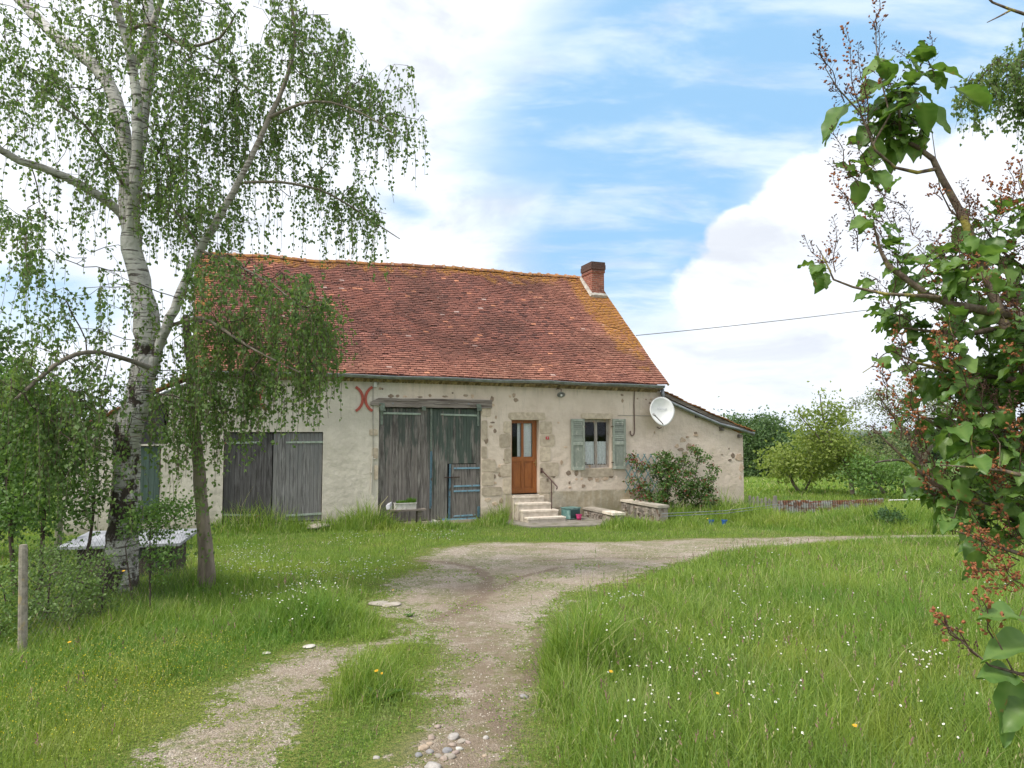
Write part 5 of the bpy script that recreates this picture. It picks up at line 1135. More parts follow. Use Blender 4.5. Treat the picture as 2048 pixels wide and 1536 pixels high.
def weeping(name, label, LB, E, Yc, nA, nS, rng, origin, leaf=(.040, .058), group=None, slen=(.22, .95), step=.16, r0=.0035, leafmat_=None, trunkmat=None, catk=True, extra=None, keep=None, ps=.033):
    e = empty(name, label, 'tree', tuple(origin), 0, group); o = np.array(origin)
    tm = MB(); sd_ = limbs(tm, [([np.array(p)-o for p in pts], rad) for pts, rad in LB])
    tm.build('trunk', trunkmat or M_BIRCH, e, smooth=True)
    seeds = np.concatenate([P[len(P)//(6 if i else 3)::2] for i, (P, R) in enumerate(sd_)]); A = inell(E, nA, rng, Yc)-o
    N, par = colonize(seeds, A, step, 2.2, step*1.15, 75, (0, 0, .10), rng); r, tip = radii(N, par, r0)
    bm_ = MB(); branchmesh(bm_, N, par, r, 5, .03); bm_.build('branches', M_TWIG, e, smooth=True)
    g = np.where((par >= 0) & (r < .012))[0]; pick = rng.choice(g, nS); S0 = N[pick]
    # strands end near the sampled crown volume, drooping under their own weight
    K = 7; Ls = rng.uniform(*slen, nS); h = rng.normal(0, 1, (nS, 2)); h /= np.linalg.norm(h, axis=1)[:, None]; out_ = rng.uniform(.05, .45, nS)
    t = np.linspace(0, 1, K); C = np.zeros((nS, K, 3)); C[:, :, :2] = S0[:, None, :2]+h[:, None]*(out_*Ls)[:, None, None]*(1-(1-t)**2)[None, :, None]
    C[:, :, 2] = S0[:, 2:3]-Ls[:, None]*(t**1.3)[None]+.04*np.sin(t*3)[None]; C += rng.normal(0, .008, C.shape); C[:, 0] = S0
    if keep is not None: k_ = keep(C+o, rng, Ls); C = C[k_]; Ls = Ls[k_]
    tw = MB(); ribbon(tw, C, .0038, .5); tw.build('hanging_twigs', M_TWIG, e)
    cr = MB(); P = []; 
    cnt = np.maximum(3, (Ls/ps).astype(int))
    for c, k in zip(C, cnt):
        tt = rng.uniform(.02, 1, k)*(K-1); i = np.minimum(tt.astype(int), K-2); f = (tt-i)[:, None]; P.append(c[i]*(1-f)+c[i+1]*f)
    P = np.concatenate(P); n = len(P); P = P+rng.normal(0, .022, (n, 3)); D = rng.normal(0, .55, (n, 3))+np.array([.1, 0, -.9]); L = rng.uniform(*leaf, n)
    tint = np.clip(rng.normal(.45, .24, n), 0, .88); leafquads(cr, P, D, L, L*rng.uniform(.7, .9, n), tint, rng)
    if catk:
        m = n//9; q = rng.choice(n, m); leafquads(cr, P[q]+rng.normal(0, .015, (m, 3)), rng.normal(0, .12, (m, 3))+np.array([0, 0, -1]), rng.uniform(.03, .045, m), np.full(m, .009), np.full(m, .97), rng, .1)
    if extra is not None: extra(cr, e, o, rng)
    cr.build('crown', leafmat_ or M_BIRCHLEAF, e); return e
g1 = np.random.default_rng(21)
Yb = 9.1; X_ = lambda *a: [PX(px, py, Yb+dy) for px, py, dy in a]
base = PX(236, 1235, Yb)
LB = [(X_((236,1235,0),(240,1150,0),(247,1050,0),(252,960,0),(262,860,.02),(285,760,.03),(296,680,.02),(285,600,0),(266,500,0),(258,420,0),(255,330,0),(243,250,0)), [.42,.33,.255,.235,.225,.235,.235,.20,.175,.16,.14,.12]),
      (X_((243,250,0),(225,180,.1),(180,125,.3),(100,62,.6),(30,-10,.9),(-30,-80,1.1)), [.115,.10,.09,.085,.075,.05]),
      (X_((258,420,0),(272,330,.15),(286,220,.25),(300,110,.35),(296,10,.4),(280,-120,.5)), [.14,.125,.115,.12,.11,.08]),
      (X_((262,470,-.05),(268,380,-.22),(275,260,-.3),(268,150,-.35),(243,50,-.4),(215,-40,-.45)), [.09,.085,.08,.075,.06,.05]),
      (X_((262,150,-.35),(300,60,-.3),(330,-20,-.3)), [.05,.04,.03]),
      (X_((245,430,0),(200,392,-.2),(110,346,-.5),(40,322,-.8),(0,300,-.9),(-30,255,-1)), [.07,.065,.06,.055,.05,.03]),
      (X_((288,775,0),(325,675,-.12),(372,560,-.25),(410,480,-.35),(455,405,-.4),(490,340,-.45),(530,255,-.4),(570,165,-.3),(590,70,-.2),(575,-30,-.2)), [.105,.095,.085,.075,.065,.06,.05,.042,.034,.02]),
      (X_((540,235,-.4),(600,208,-.5),(660,205,-.5),(730,230,-.6),(785,265,-.7)), [.024,.021,.017,.011,.007]),
      (X_((488,365,-.45),(560,364,-.4),(640,380,-.3),(700,412,-.2),(760,452,0),(800,478,.1)), [.022,.02,.017,.014,.01,.006]),
      (X_((262,60,-.3),(300,48,-.4),(370,92,-.6),(440,75,-.6),(470,30,-.7)), [.03,.026,.022,.02,.014]),
      (X_((370,92,-.6),(440,130,-.5),(510,190,-.5)), [.015,.012,.007]),
      (X_((400,500,-.35),(365,440,-.4),(330,400,-.5)), [.02,.016,.01]),
      (X_((250,380,0),(225,330,-.4),(170,250,-.8),(120,210,-1)), [.025,.022,.016,.01]),
      (X_((300,735,-.1),(200,705,-.6),(130,718,-.9),(70,765,-1.1),(30,800,-1.2)), [.04,.032,.030,.027,.02]),
      (X_((345,650,-.1),(400,636,-.3),(440,655,-.5),(510,700,-.8),(600,745,-.9)), [.03,.028,.024,.015,.008]),
      (X_((395,500,-.3),(450,520,-.6),(530,560,-.7),(610,620,-.8)), [.022,.018,.014,.008])]
E = [(90,120,120,120,.75,-.3,1.6),(240,60,160,110,.9,0,1.6),(430,70,120,95,1.1,0,1.6),(590,60,100,80,.9,0,1.3),(540,200,120,80,1.0,0,1.3),(690,170,70,70,.7,0,1.),(790,215,70,50,.9,0,.8),(800,280,50,40,.5,0,.6),(740,440,60,40,.6,0,.6),(420,260,110,80,.9,0,1.5),(330,380,120,70,.9,0,1.4),(190,300,130,90,.95,-.3,1.5),
     (560,350,120,50,1.0,0,1.2),(690,380,80,40,.7,0,.8),(450,420,120,60,.8,0,1.2),(110,480,90,60,.35,-.5,1.2),(170,560,90,80,.6,-.5,1.2),(260,640,90,70,.5,-.6,.9),(120,680,90,70,.6,-.6,1.),(230,780,130,80,1.1,-.8,.8),(200,880,130,80,.9,-.9,.8),(320,840,60,70,.7,-.6,.6),(130,800,100,90,.9,-.6,.9),
     (500,580,120,65,1.9,-.3,1.3),(610,620,85,60,1.5,-.3,1.0),(450,680,85,70,.9,-.3,1.1),(570,700,120,60,1.6,-.3,.9),(650,680,50,70,.5,-.3,.6),(470,790,60,60,1.2,-.3,.7),(410,800,45,110,1.0,-.2,.6),(530,800,60,60,1.1,-.3,.5),(620,770,60,40,.8,-.3,.5)]
E = [(a, b-25, c, d, e, f, g) for a, b, c, d, e, f, g in E]
def trim(C, rng, Ls):                      # shorter strands over the big doors and the yard
    tipz = C[:, -1]; d = tipz-np.array([0, 0, CZ]); px = 1024+F*d[:, 0]/d[:, 1]; hz = 868-F*(d[:, 2]/d[:, 1])
    lim = np.interp(px, [0,100,200,330,380,430,470,520,560,640,700,760,870,1000], [1150,1150,1130,1100,960,1000,960,930,900,850,800,560,420,200])
    front = (px > 205) & (px < 345) & (hz > 640) & (tipz[:, 1] < Yb-.1)
    up = hz < 470; sparse = rng.random(len(px)) < np.where(up, np.interp(px, [0, 300, 500, 880], [.7, .74, .85, 1.]), 1.)
    clump = wob(C[:, 2, 0]*1.0+3, C[:, 2, 2]*1.0, 1.9, 7)+.6*wob(C[:, 2, 1], C[:, 2, 2], 2.3, 3)+.25*rng.normal(0, 1, len(px))
    sparse &= clump > np.where(hz < 480, -.10, -.22)
    return (hz < lim+rng.normal(0, 25, len(px))) & (px < 900) & (~front | (rng.random(len(px)) < .22)) & sparse
LB = [(p, [q*(.68, .86, .75, .75, 1, .78, .6)[i] if i < 7 else q*.8 for q in r]) for i, (p, r) in enumerate(LB)]
weeping('birch_tree', 'large silver birch with a forked white trunk and weeping leaves, left of the farmhouse', LB, E, Yb, 1800, 4900, g1, base, keep=trim)
# slender dead-looking trunk beside it
def trunk_only(name, label, LBs, mat, origin):
    e = empty(name, label, 'tree', tuple(origin)); tm = MB(); limbs(tm, [([np.array(p)-origin for p in pts], rad) for pts, rad in LBs], wobble=.006)
    tm.build('trunk', mat, e, smooth=True); return e
o = PX(414, 1172, 9.5)
e2 = trunk_only('slim_tree', 'slender grey-brown trunk with a hooked top standing just right of the birch', [([PX(x, y, 9.5) for x, y in ((414,1185),(411,1100),(402,1000),(394,900),(388,800),(382,720),(374,660),(372,630))], [.115,.095,.075,.072,.068,.062,.05,.04])], M_BARK, o)
tm = MB(); limbs(tm, [([PX(x, y, 9.5)-o for x, y in ((376,665),(392,644),(420,642),(440,655),(470,690))], [.032,.03,.026,.022,.012])]); tm.build('hooked_branch', M_BARK, e2, smooth=True)
cr = MB(); n = 330; g = np.random.default_rng(3); pz = g.uniform(700, 1120, n); P = np.array([PX(np.interp(y, [630,1170], [374,412])+g.normal(0, 16), y, 9.45+g.normal(0, .08)) for y in pz])-o
leafquads(cr, P, g.normal(0, .5, (n, 3))+np.array([0, 0, -.6]), g.uniform(.04, .06, n), g.uniform(.035, .05, n), g.uniform(.1, .8, n), g); cr.build('leaves', M_BIRCHLEAF, e2)
# birch whose branches hang in from the right
g2 = np.random.default_rng(5); Yr = 8.0
weeping('birch_tree', 'second birch, only its drooping branch tips reach in at the top right corner', [([PX(2330,1250,Yr),PX(2320,700,Yr),PX(2330,200,Yr),PX(2320,-100,Yr)], [.2,.16,.12,.06]),([PX(2325,350,Yr),PX(2200,200,Yr),PX(2080,140,Yr),PX(1990,130,Yr)], [.05,.035,.02,.008])],
    [(2010,150,85,40,1,0,.5),(2060,120,70,60,1,0,.6),(1960,175,50,30,.8,0,.4),(2170,150,100,90,.5,0,.8)], Yr, 170, 420, g2, PX(2330,1250,Yr), slen=(.15,.55), step=.12)
# ---------------------------------------------------------------- generic broadleaf trees and shrubs
def leafy(name, label, cat, E, Yc, nA, nL, leaf, mat, stems, rng, group=None, step=.3, spread=.25, r0=.006, bark=None, sag=-.2, asp=.6, part='crown', tfun=None, rmax=.25):
    o = np.array(stems[0][0][0]); e = empty(name, label, cat, tuple(o), 0, group)
    tm = MB(); sd_ = limbs(tm, [([np.array(p)-o for p in pts], rad) for pts, rad in stems], seg=8); 
    A = inell(E, nA, rng, Yc)-o; seeds = np.concatenate([P[len(P)//3:] for P, R in sd_])
    N, par = colonize(seeds, A, step, 30*step, step*1.2, 60, (0, 0, .05), rng); r, tip = radii(N, par, r0); branchmesh(tm, N, par, r, 5, rmax)
    tm.build('trunk', bark or M_BARK, e, smooth=True)
    g = np.where((par >= 0) & (r < r0*3.2))[0]; g = g if len(g) else np.arange(len(N)); c = rng.choice(g, nL); P = N[c]+rng.normal(0, spread, (nL, 3))*np.array([1, 1, .75])
    D = rng.normal(0, 1, (nL, 3))+np.array([0, 0, sag]); L = rng.uniform(leaf*.7, leaf*1.25, nL)
    zt = (P[:, 2]-P[:, 2].min())/np.ptp(P[:, 2]); cl = .5+.5*np.sin(P[:, 0]/spread*.5+P[:, 2]/spread*.6)
    tint = np.clip(rng.normal(.35, .18, nL)+.2*cl, 0, .88) if tfun is None else tfun(P, rng)
    cr = MB(); leafquads(cr, P, D, L, L*asp*rng.uniform(.8, 1.2, nL), tint, rng); cr.build(part, mat, e); return e
M_DKLEAF = leafmat('dark tree leaves', (.065, .13, .045), (.15, .22, .08), None, .3); M_YLLEAF = leafmat('yellow green leaves', (.16, .23, .04), (.31, .37, .10), None, .4)
M_MIDLEAF = leafmat('mid green leaves', (.09, .19, .045), (.20, .31, .085), (.24, .24, .06), .35); M_PALELEAF = leafmat('pale sparse leaves', (.13, .17, .07), (.24, .27, .13), None, .35)
M_BRAMB = leafmat('bramble leaves', (.09, .17, .045), (.20, .29, .08), (.26, .15, .07), .3); M_ROSE = leafmat('rose leaves', (.055, .12, .03), (.14, .22, .05), (.25, .06, .045), .25)
G = np.random.default_rng(77)
def stem(px, py, Y, tx, ty, r, dx=0): b = PX(px, py, Y); t_ = PX(tx, ty, Y); return ([b, b+(t_-b)*.5+np.array([dx, 0, 0]), t_], [r, r*.8, r*.45])
# left edge shrubs
leafy('elm_shrub', 'bright green leafy shrub filling the left edge beneath the birch', 'shrub', [(60,880,110,120,1,0,.8),(140,960,80,100,1,0,.7),(60,1010,90,90,1,0,.7),(20,760,60,60,.4,0,.6)], 8.6, 420, 7600, .055, M_MIDLEAF,
    [stem(80,1190,8.6,90,950,.03),stem(150,1190,8.7,190,980,.025,.05),stem(30,1190,8.5,10,900,.03)], G, step=.12, spread=.11, r0=.004, bark=M_TWIG)
leafy('dark_tree', 'dark broadleaf tree behind the shrubs at the far left edge', 'tree', [(-30,780,70,140,1,0,1.2),(10,900,70,120,1,0,1.),(-20,1010,90,80,1,0,1.),(5,680,45,40,.5,0,.6)], 13, 300, 9000, .10, M_DKLEAF, [stem(-30,1120,13,-10,820,.12)], G, step=.25, spread=.2)
leafy('small_conifer', 'small dark conifer-like top showing through the leaves at the left', 'tree', [(55,850,26,40,1,0,.4),(55,800,12,35,.6,0,.2)], 14, 60, 1500, .06, M_DKLEAF, [stem(55,1010,14,56,760,.05)], G, step=.15, spread=.08)
leafy('bramble_bush', 'low bramble thicket with reddish tips round the leaning concrete post', 'bush', [(90,1190,140,90,1,0,.8),(180,1200,60,70,.6,.0,.5),(30,1260,90,60,.8,-.6,.6),(120,1120,90,50,.6,.6,.6)], 7.4, 420, 6500, .036, M_BRAMB,
    [stem(90,1300,7.4,100,1150,.012),stem(200,1270,7.5,210,1120,.012),stem(20,1320,7.,10,1200,.012),stem(300,1260,7.7,300,1180,.01)], G, step=.09, spread=.07, r0=.0028, bark=M_TWIG)
leafy('sapling', 'leafy sapling growing between the birch trunk and the slender trunk', 'shrub', [(300,1040,60,45,1,0,.35),(350,1010,40,30,.5,0,.3),(320,1110,40,40,.5,-.1,.3)], 8.6, 170, 2000, .045, M_MIDLEAF, [stem(300,1200,8.5,300,1060,.012),stem(265,1200,8.4,250,1090,.012)], G, step=.09, spread=.07, r0=.003, bark=M_TWIG)
# rose bush at the wall
def rosetint(P, rng):
    t_ = np.clip(rng.normal(.4, .22, len(P)), 0, .88); x = P[:, 0]; red = rng.random(len(P)) < np.interp(x, [-1.6, -.9, -.4, 1.2], [.45, .35, .06, .10]); return np.where(red, 1., t_)
rb = PX(1335, 1015, 21.5)
leafy('rose_bush', 'rambling rose bush with reddish shoots against the wall right of the window', 'bush', [(1335,935,38,38,1.5,0,.35),(1350,975,48,40,1.2,-.1,.35),(1272,930,18,28,.6,.1,.15),(1280,980,30,25,.45,0,.25),(1395,985,42,40,.8,0,.4),(1385,915,34,22,.45,.0,.3),(1425,950,16,38,.30,0,.3),(1310,1000,30,20,.8,-.2,.3),(1415,1000,25,22,.5,0,.3)], 21.3, 420, 6800, .075, M_ROSE,
    [stem(1335,1020,21.3,1335,950,.02),stem(1360,1020,21.3,1395,930,.016,.1),stem(1380,1020,21.3,1430,950,.012,.2),stem(1290,1015,21.4,1272,940,.012)], G, step=.13, spread=.075, r0=.004, bark=M_TWIG, tfun=rosetint)
# right-hand background
leafy('broad_tree', 'dense rounded dark green tree beyond the field right of the house', 'tree', [(1500,880,42,45,1,0,4),(1545,905,52,55,1,0,4),(1490,930,40,40,1,0,3),(1590,930,40,40,.8,3,3),(1472,850,25,18,.4,0,2),(1540,855,26,18,.3,0,2)], 58, 520, 34000, .24, M_DKLEAF, [stem(1520,985,58,1520,900,.3)], G, step=.8, spread=.6)
leafy('young_tree', 'yellow-green bushy young tree leaning left beyond the picket fence', 'tree', [(1600,925,58,30,1,0,2),(1560,915,28,28,.6,0,1.5),(1610,885,30,28,.6,0,1.5),(1640,940,40,25,.6,0,1.5),(1545,940,22,14,.3,0,1)], 31, 230, 2700, .17, M_YLLEAF, [stem(1600,986,31,1590,920,.07,-.3),stem(1606,986,31,1625,915,.05,.2)], G, step=.3, spread=.3)
leafy('young_tree', 'taller yellow-green tree with a thin pointed top behind the rusty sheets', 'tree', [(1655,880,34,42,1,0,1.6),(1690,905,36,34,.8,0,1.6),(1640,835,18,32,.6,0,.8),(1640,795,8,22,.35,0,.4),(1675,830,26,26,.6,0,1),(1605,835,20,22,.3,0,.8),(1720,930,40,30,.6,0,1.5)], 29, 300, 5200, .13, M_YLLEAF, [stem(1706,988,29,1665,890,.09,.2),([PX(1675,920,29),PX(1650,850,29),PX(1640,790,29)],[.06,.04,.015]),([PX(1660,900,29),PX(1620,855,29),PX(1595,825,29)],[.04,.025,.01])], G, step=.28, spread=.24)
leafy('orchard_tree', 'thin dull green orchard tree with leaning bare stems behind the white pole', 'tree', [(1760,930,45,30,1,0,1.5),(1730,955,40,22,.7,0,1.5),(1800,950,45,30,.8,0,1.5)], 27, 180, 2600, .13, M_MIDLEAF, [stem(1768,985,27,1745,930,.07,-.2),stem(1810,990,27,1800,940,.05)], G, step=.33, spread=.26)
leafy('hawthorn_tree', 'sparse grey-green tree with pale small leaves behind the lilac', 'tree', [(1745,810,50,28,.9,0,.7),(1790,790,50,30,.9,0,.7),(1840,830,60,50,.8,0,.8),(1730,850,30,25,.3,0,.5),(1900,800,60,60,.6,0,.8),(1780,880,60,40,.35,0,.7)], 13.5, 420, 5200, .045, M_PALELEAF,
    [([PX(1872,1010,13.5),PX(1860,960,13.5),PX(1835,905,13.5),PX(1800,850,13.4),PX(1770,810,13.4)],[.09,.08,.065,.035,.015]),([PX(1845,920,13.5),PX(1880,860,13.5),PX(1900,810,13.5)],[.05,.035,.02]),([PX(1850,935,13.5),PX(1800,920,13.2),PX(1750,925,13)],[.035,.025,.012])], G, step=.17, spread=.09, r0=.004)
leafy('hedge_bush', 'dense green bush at the right edge beyond the yard', 'bush', [(1960,1000,60,40,1,0,.9),(2030,980,60,60,1,0,.9),(1900,1015,40,25,.6,0,.6)], 20, 220, 5200, .08, M_DKLEAF, [stem(1970,1050,20,1970,1000,.04),stem(2030,1050,20,2030,990,.04)], G, step=.2, spread=.14)
leafy('ditch_bush', 'low blue-green bushy clump on the bank across the track', 'bush', [(1790,1045,34,22,1,0,.35),(1770,1030,20,18,.6,0,.3)], 18.5, 120, 2600, .05, leafmat('bluish leaves', (.05, .11, .04), (.10, .18, .07), None, .3), [stem(1790,1068,18.5,1785,1040,.01),stem(1770,1064,18.5,1772,1035,.01)], G, step=.1, spread=.07, r0=.003)
# hedgerow trees far beyond, each a tree of its own sharing one crown
far = None; fl_ = [(1690,60+30,5),(1745,140,7),(1800,150,8),(1850,120,6),(1900,170,8),(1950,140,7),(2000,160,8),(2050,150,8),(1620,170,7),(1500,240,9),(1560,260,9),(1660,300,9),(1720,260,8),(1780,330,9),(1830,280,9),(1890,360,9),(1960,330,9),(2020,300,9),(1640,420,9),(1760,520,10),(1860,560,10),(1940,540,10),(2040,520,10),
       (10,120,7),(60,150,8),(110,130,7),(160,180,8),(210,200,8),(-30,160,8),(90,300,9),(30,320,9),(150,340,9),(240,300,9),(1700,700,10),(1800,760,10),(1900,800,10),(2000,780,10),(1600,640,10)]
wrds = ['farther', 'rounded', 'spreading', 'small', 'dark', 'bushy']
for i, (px_, Y, hh_) in enumerate(fl_):
    x = rx(px_, Y); z = float(ground(x, Y))
    if far is None:
        E1 = [(0,0,.9,.62,1),(0,0,.5,.5,1)]; e = empty('hedgerow_tree', 'x', 'tree', (x, Y, z)); cr = MB(); n = 2600; g = np.random.default_rng(9)
        cc = g.normal(0, 1, (60, 3)); cc /= np.linalg.norm(cc, axis=1)[:, None]; cc = cc*g.uniform(.5, 1, (60, 1))**.4*np.array([3.2, 3.0, 2.2])+np.array([0, 0, 3.4]); P = cc[g.integers(0, 60, n)]+g.normal(0, .55, (n, 3)); P[:, 2] = np.maximum(P[:, 2], .2)
        leafquads(cr, P, g.normal(0, 1, (n, 3)), g.uniform(.5, .9, n), g.uniform(.4, .7, n), np.clip(g.normal(.4, .2, n), 0, .88), g); far = cr.build('crown', M_DKLEAF, e)
        tm = MB(); tm.tube([(0, 0, -.5), (.1, 0, 2.), (0, .1, 4.)], [.28, .2, .08], 7); ft = tm.build('trunk', M_BARK, e, smooth=True); r_ = e
    else:
        r_ = empty('hedgerow_tree', 'x', 'tree', (x, Y, z))
        for src in (far, ft): c = src.copy(); COL.objects.link(c); c.parent = r_
    s_ = hh_/7.; r_.scale = (s_*1.25, s_*1.1, s_*.8); r_.rotation_euler = (0, 0, i*1.3)
    r_['label'] = ('dark green tree in the distant hedgerows right of the farmhouse' if px_ > 1000 else 'dark green tree in the distant hedgerows left of the farmhouse'); r_['group'] = 'distant hedgerow trees'+(' right' if px_ > 1000 else ' left')
# far houses with red roofs
for i, (px_, Y, lab) in enumerate(((1768, 520, 'tiny pale house with a red roof, nearest the top of the far valley'),(1738, 430, 'tiny house with a red roof in the valley, lowest of the three'),(1752, 480, 'tiny red-roofed house between the two others in the valley'))):
    x = rx(px_, Y); z = float(ground(x, Y)); e = empty('distant_house', lab, 'house', (x, Y, z), .3+i*.5); h = MB(); h.box((-6, -4, -1), (6, 4, 4.6)); h.build('wall', simple('far wall', (.55, .48, .40)), e)
    h = MB(); h.add([(-6.6,-4.6,4.5),(6.6,-4.6,4.5),(6.6,4.6,4.5),(-6.6,4.6,4.5),(-6.4,0,7.6),(6.4,0,7.6)], [(0,1,5,4),(2,3,4,5),(0,4,3),(1,2,5),(3,2,1,0)]); h.build('roof', simple('far tiles', (.45, .17, .10), (.36, .13, .08), .5), e)
    for a in (-3, 0, 3): h = MB(); h.box((a-.5, -4.05, 1.2), (a+.5, -3.99, 2.7)); h.build('window', M_DARK, e)
# ---------------------------------------------------------------- lilac in the foreground
Yl = 1.75; LP = lambda *a: [PX(px, py, Yl+dy) for px, py, dy in a]
lo = PX(2350, 2000, 1.9); lil = empty('lilac_bush', 'lilac shrub with large green leaves and brown spent flower spikes, close at the right edge', 'bush', tuple(lo))
M_LBARK, t = newmat('lichened lilac bark'); tc = t.node('ShaderNodeTexCoord').outputs['Object']
c = t.mix(t.ramp(t.noise(tc, 60, 5), .35, .65), (.20, .155, .12), (.10, .07, .055)); c = t.mix(t.ramp(t.noise(tc, 14, 5, .65), .54, .60), c, t.mix(t.noise(tc, 90, 3), (.40, .30, .04), (.28, .27, .12))); out(t, princ(t, c, .9, bump=t.noise(tc, 150, 4), bd=.003, spec=.15))
px2m = Yl/F
LS = [(LP((2250,1700,.1),(2200,1250,.1),(2130,950,.05),(2060,760,0),(2005,640,0),(1965,530,0),(1925,432,0),(1880,350,0),(1866,318,0),(1835,295,0),(1802,277,0),(1798,222,-.02),(1790,180,-.03)), [.05,.04,.028,.020,.017,.0155,.013,.011,.010,.008,.007,.004,.002]),
      (LP((1872,338,0),(1835,345,-.02),(1790,335,-.03),(1750,300,-.05),(1735,260,-.05),(1720,225,-.06),(1674,175,-.08),(1650,135,-.1)), [.007,.006,.005,.0045,.004,.0035,.0022,.0012]),
      (LP((1745,290,-.05),(1780,230,-.04),(1762,160,-.03),(1752,90,-.02),(1752,30,-.02)), [.004,.003,.0025,.002,.001]),
      (LP((2150,700,-.05),(2048,634,-.1),(1901,609,-.15),(1855,590,-.15),(1776,531,-.15),(1760,500,-.15),(1745,440,-.16)), [.022,.017,.012,.010,.008,.005,.002]),
      (LP((1905,600,-.1),(1850,592,-.2),(1769,588,-.2),(1706,574,-.2),(1667,559,-.2),(1650,520,-.2),(1632,490,-.2)), [.007,.006,.0045,.0035,.003,.002,.001]),
      (LP((2160,640,.1),(2048,646,.05),(1940,668,0),(1858,662,0),(1800,655,0)), [.014,.011,.008,.005,.002]),
      (LP((2160,790,.05),(2048,765,0),(1970,750,0),(1901,742,0),(1830,725,0),(1780,700,0)), [.016,.013,.010,.007,.004,.002]),
      (LP((2160,900,0),(2048,897,0),(1960,890,0),(1894,863,0),(1840,830,0),(1800,800,0)), [.014,.011,.009,.006,.004,.002]),
      (LP((2160,1090,0),(2048,1045,0),(1940,998,0),(1870,969,0),(1823,930,0),(1770,880,0),(1740,850,0)), [.014,.012,.010,.0075,.005,.003,.0015]),
      (LP((2160,1180,-.1),(2048,1110,-.1),(1985,1090,-.1),(1940,1070,-.1),(1900,1060,-.1)), [.009,.007,.004,.003,.0015]),
      (LP((2160,1000,-.2),(2080,960,-.2),(2000,940,-.2),(1950,935,-.2),(1880,930,-.2)), [.009,.008,.005,.003,.0015]),
      (LP((2180,1360,-.55),(2048,1350,-.55),(1980,1331,-.55),(1931,1290,-.55),(1890,1250,-.55),(1872,1225,-.55)), [.006,.0035,.0022,.0018,.0013,.0008]),
      (LP((2026,1342,-.55),(1994,1279,-.55),(1970,1235,-.55),(1954,1195,-.55)), [.002,.0016,.0012,.0008]),
      (LP((2160,60,.2),(2048,28,.2),(2018,18,.2),(1985,5,.2),(1950,-30,.2)), [.010,.006,.005,.004,.003]), (LP((2022,20,.2),(2000,32,.2),(1974,45,.2)), [.004,.003,.0015]),
      (LP((1935,450,0),(1900,420,.05),(1880,380,.05),(1862,250,.05)), [.004,.003,.002,.001]),
      (LP((2200,560,.2),(2120,480,.2),(2060,400,.15),(2040,360,.15),(2045,330,.15)), [.012,.010,.006,.004,.002]),
      (LP((2200,560,.2),(2080,560,.15),(2000,500,.1),(1960,440,.1)), [.008,.006,.004,.002])]
tm = MB(); limbs(tm, [([p-lo for p in pts], [r*.74 for r in rad]) for pts, rad in LS], wobble=.003, seg=7)
g = np.random.default_rng(41)
LE = [(1800,230,70,60,.8,0,.15),(1830,170,50,40,.7,0,.1),(1740,400,50,60,.35,0,.15),(1790,520,70,50,.9,0,.2),(1880,560,80,60,1.,0,.25),(1990,470,80,70,1.,.1,.25),(2030,600,60,80,1.2,.1,.3),(1900,660,90,60,1.2,0,.3),(1800,600,60,40,.7,0,.2),(1850,750,80,50,1.,0,.3),(1980,750,80,80,1.4,0,.3),(1770,740,40,40,.6,0,.15),
      (1880,850,60,60,.9,0,.3),(2000,870,70,80,1.2,0,.3),(1960,990,80,60,1.1,0,.3),(1880,960,50,50,.6,0,.2),(2020,1080,50,60,1.,0,.2),(1910,1060,40,40,.5,0,.15),(2060,760,60,160,1.3,.1,.3),(2060,980,60,140,1.3,.1,.3),(2020,500,60,90,.9,.1,.3),(1665,540,30,20,.35,-.1,.05)]
A = inell(LE, 480, g, Yl)-lo; A = A[g.random(len(A)) < .95]
seeds = np.concatenate([resample([p-lo for p in pts], rad, .03)[0][3:] for pts, rad in LS[:11]+LS[15:]])
N, par = colonize(seeds, A, .028, .5, .034, 60, (-.08, 0, .12), g); r, tip = radii(N, par, .0011); branchmesh(tm, N, par, r, 5, .006)
tm.build('stems', M_LBARK, lil, smooth=True)
def lilacleaf(mb, p, d, nrm, L, tint, rng):
    d = d/np.linalg.norm(d); s_ = np.cross(d, nrm); s_ /= np.linalg.norm(s_)+1e-9; nn = np.cross(s_, d); K = 13; vs = []; cup = rng.uniform(.12, .45); bend = rng.uniform(.1, .6); tw = rng.normal(0, .25)
    for k in range(K):
        t_ = k/(K-1); w = L*.38*(math.sin(math.pi*t_**.60)**.8*(1-.25*t_**3) if 0 < t_ < 1 else 0); c = p+d*L*(t_-.12*bend*t_*t_)-np.array([0, 0, 1])*L*bend*t_*t_*.5
        s2 = s_*math.cos(tw*t_)+nn*math.sin(tw*t_); back = d*L*(-.06*max(0, 1-t_*6) if k else 0)
        for f_ in (-1, -.5, 0, .5, 1): vs.append(c+s2*w*f_+nn*w*cup*abs(f_)**1.3+back*abs(f_)+nn*.004*math.sin(t_*14+f_*5)*abs(f_))
    mb.add(np.array(vs), np.array([[k*5+j, k*5+j+1, (k+1)*5+j+1, (k+1)*5+j] for k in range(K-1) for j in range(4)]), np.clip(tint+np.tile([-.05, 0, .35, 0, -.05], K)+np.repeat(.10*np.sin(np.arange(K)*2.6), 5)*np.tile([1, 1, 0, 1, 1], K), 0, 1))
lf = MB(); pn = MB(); pet = MB(); tips = np.where(tip & (par >= 0))[0]; inner = np.where((par >= 0) & ~tip)[0]
def addleaf(P, sz, dirx=None):
    d = g.normal(0, .6, 3)+np.array([-.35, -.1, -.25]); nrm = np.array([g.normal(0, .4), -.35, 1.]); q = P+d/np.linalg.norm(d)*.018
    pn.tube([tuple(P), tuple((P+q)/2+np.array([0, 0, .002])), tuple(q)], .0009, 4, .1, cap=False); lilacleaf(lf, q, d if dirx is None else dirx, nrm, sz, float(np.clip(g.normal(.4, .2), 0, .9)), g)
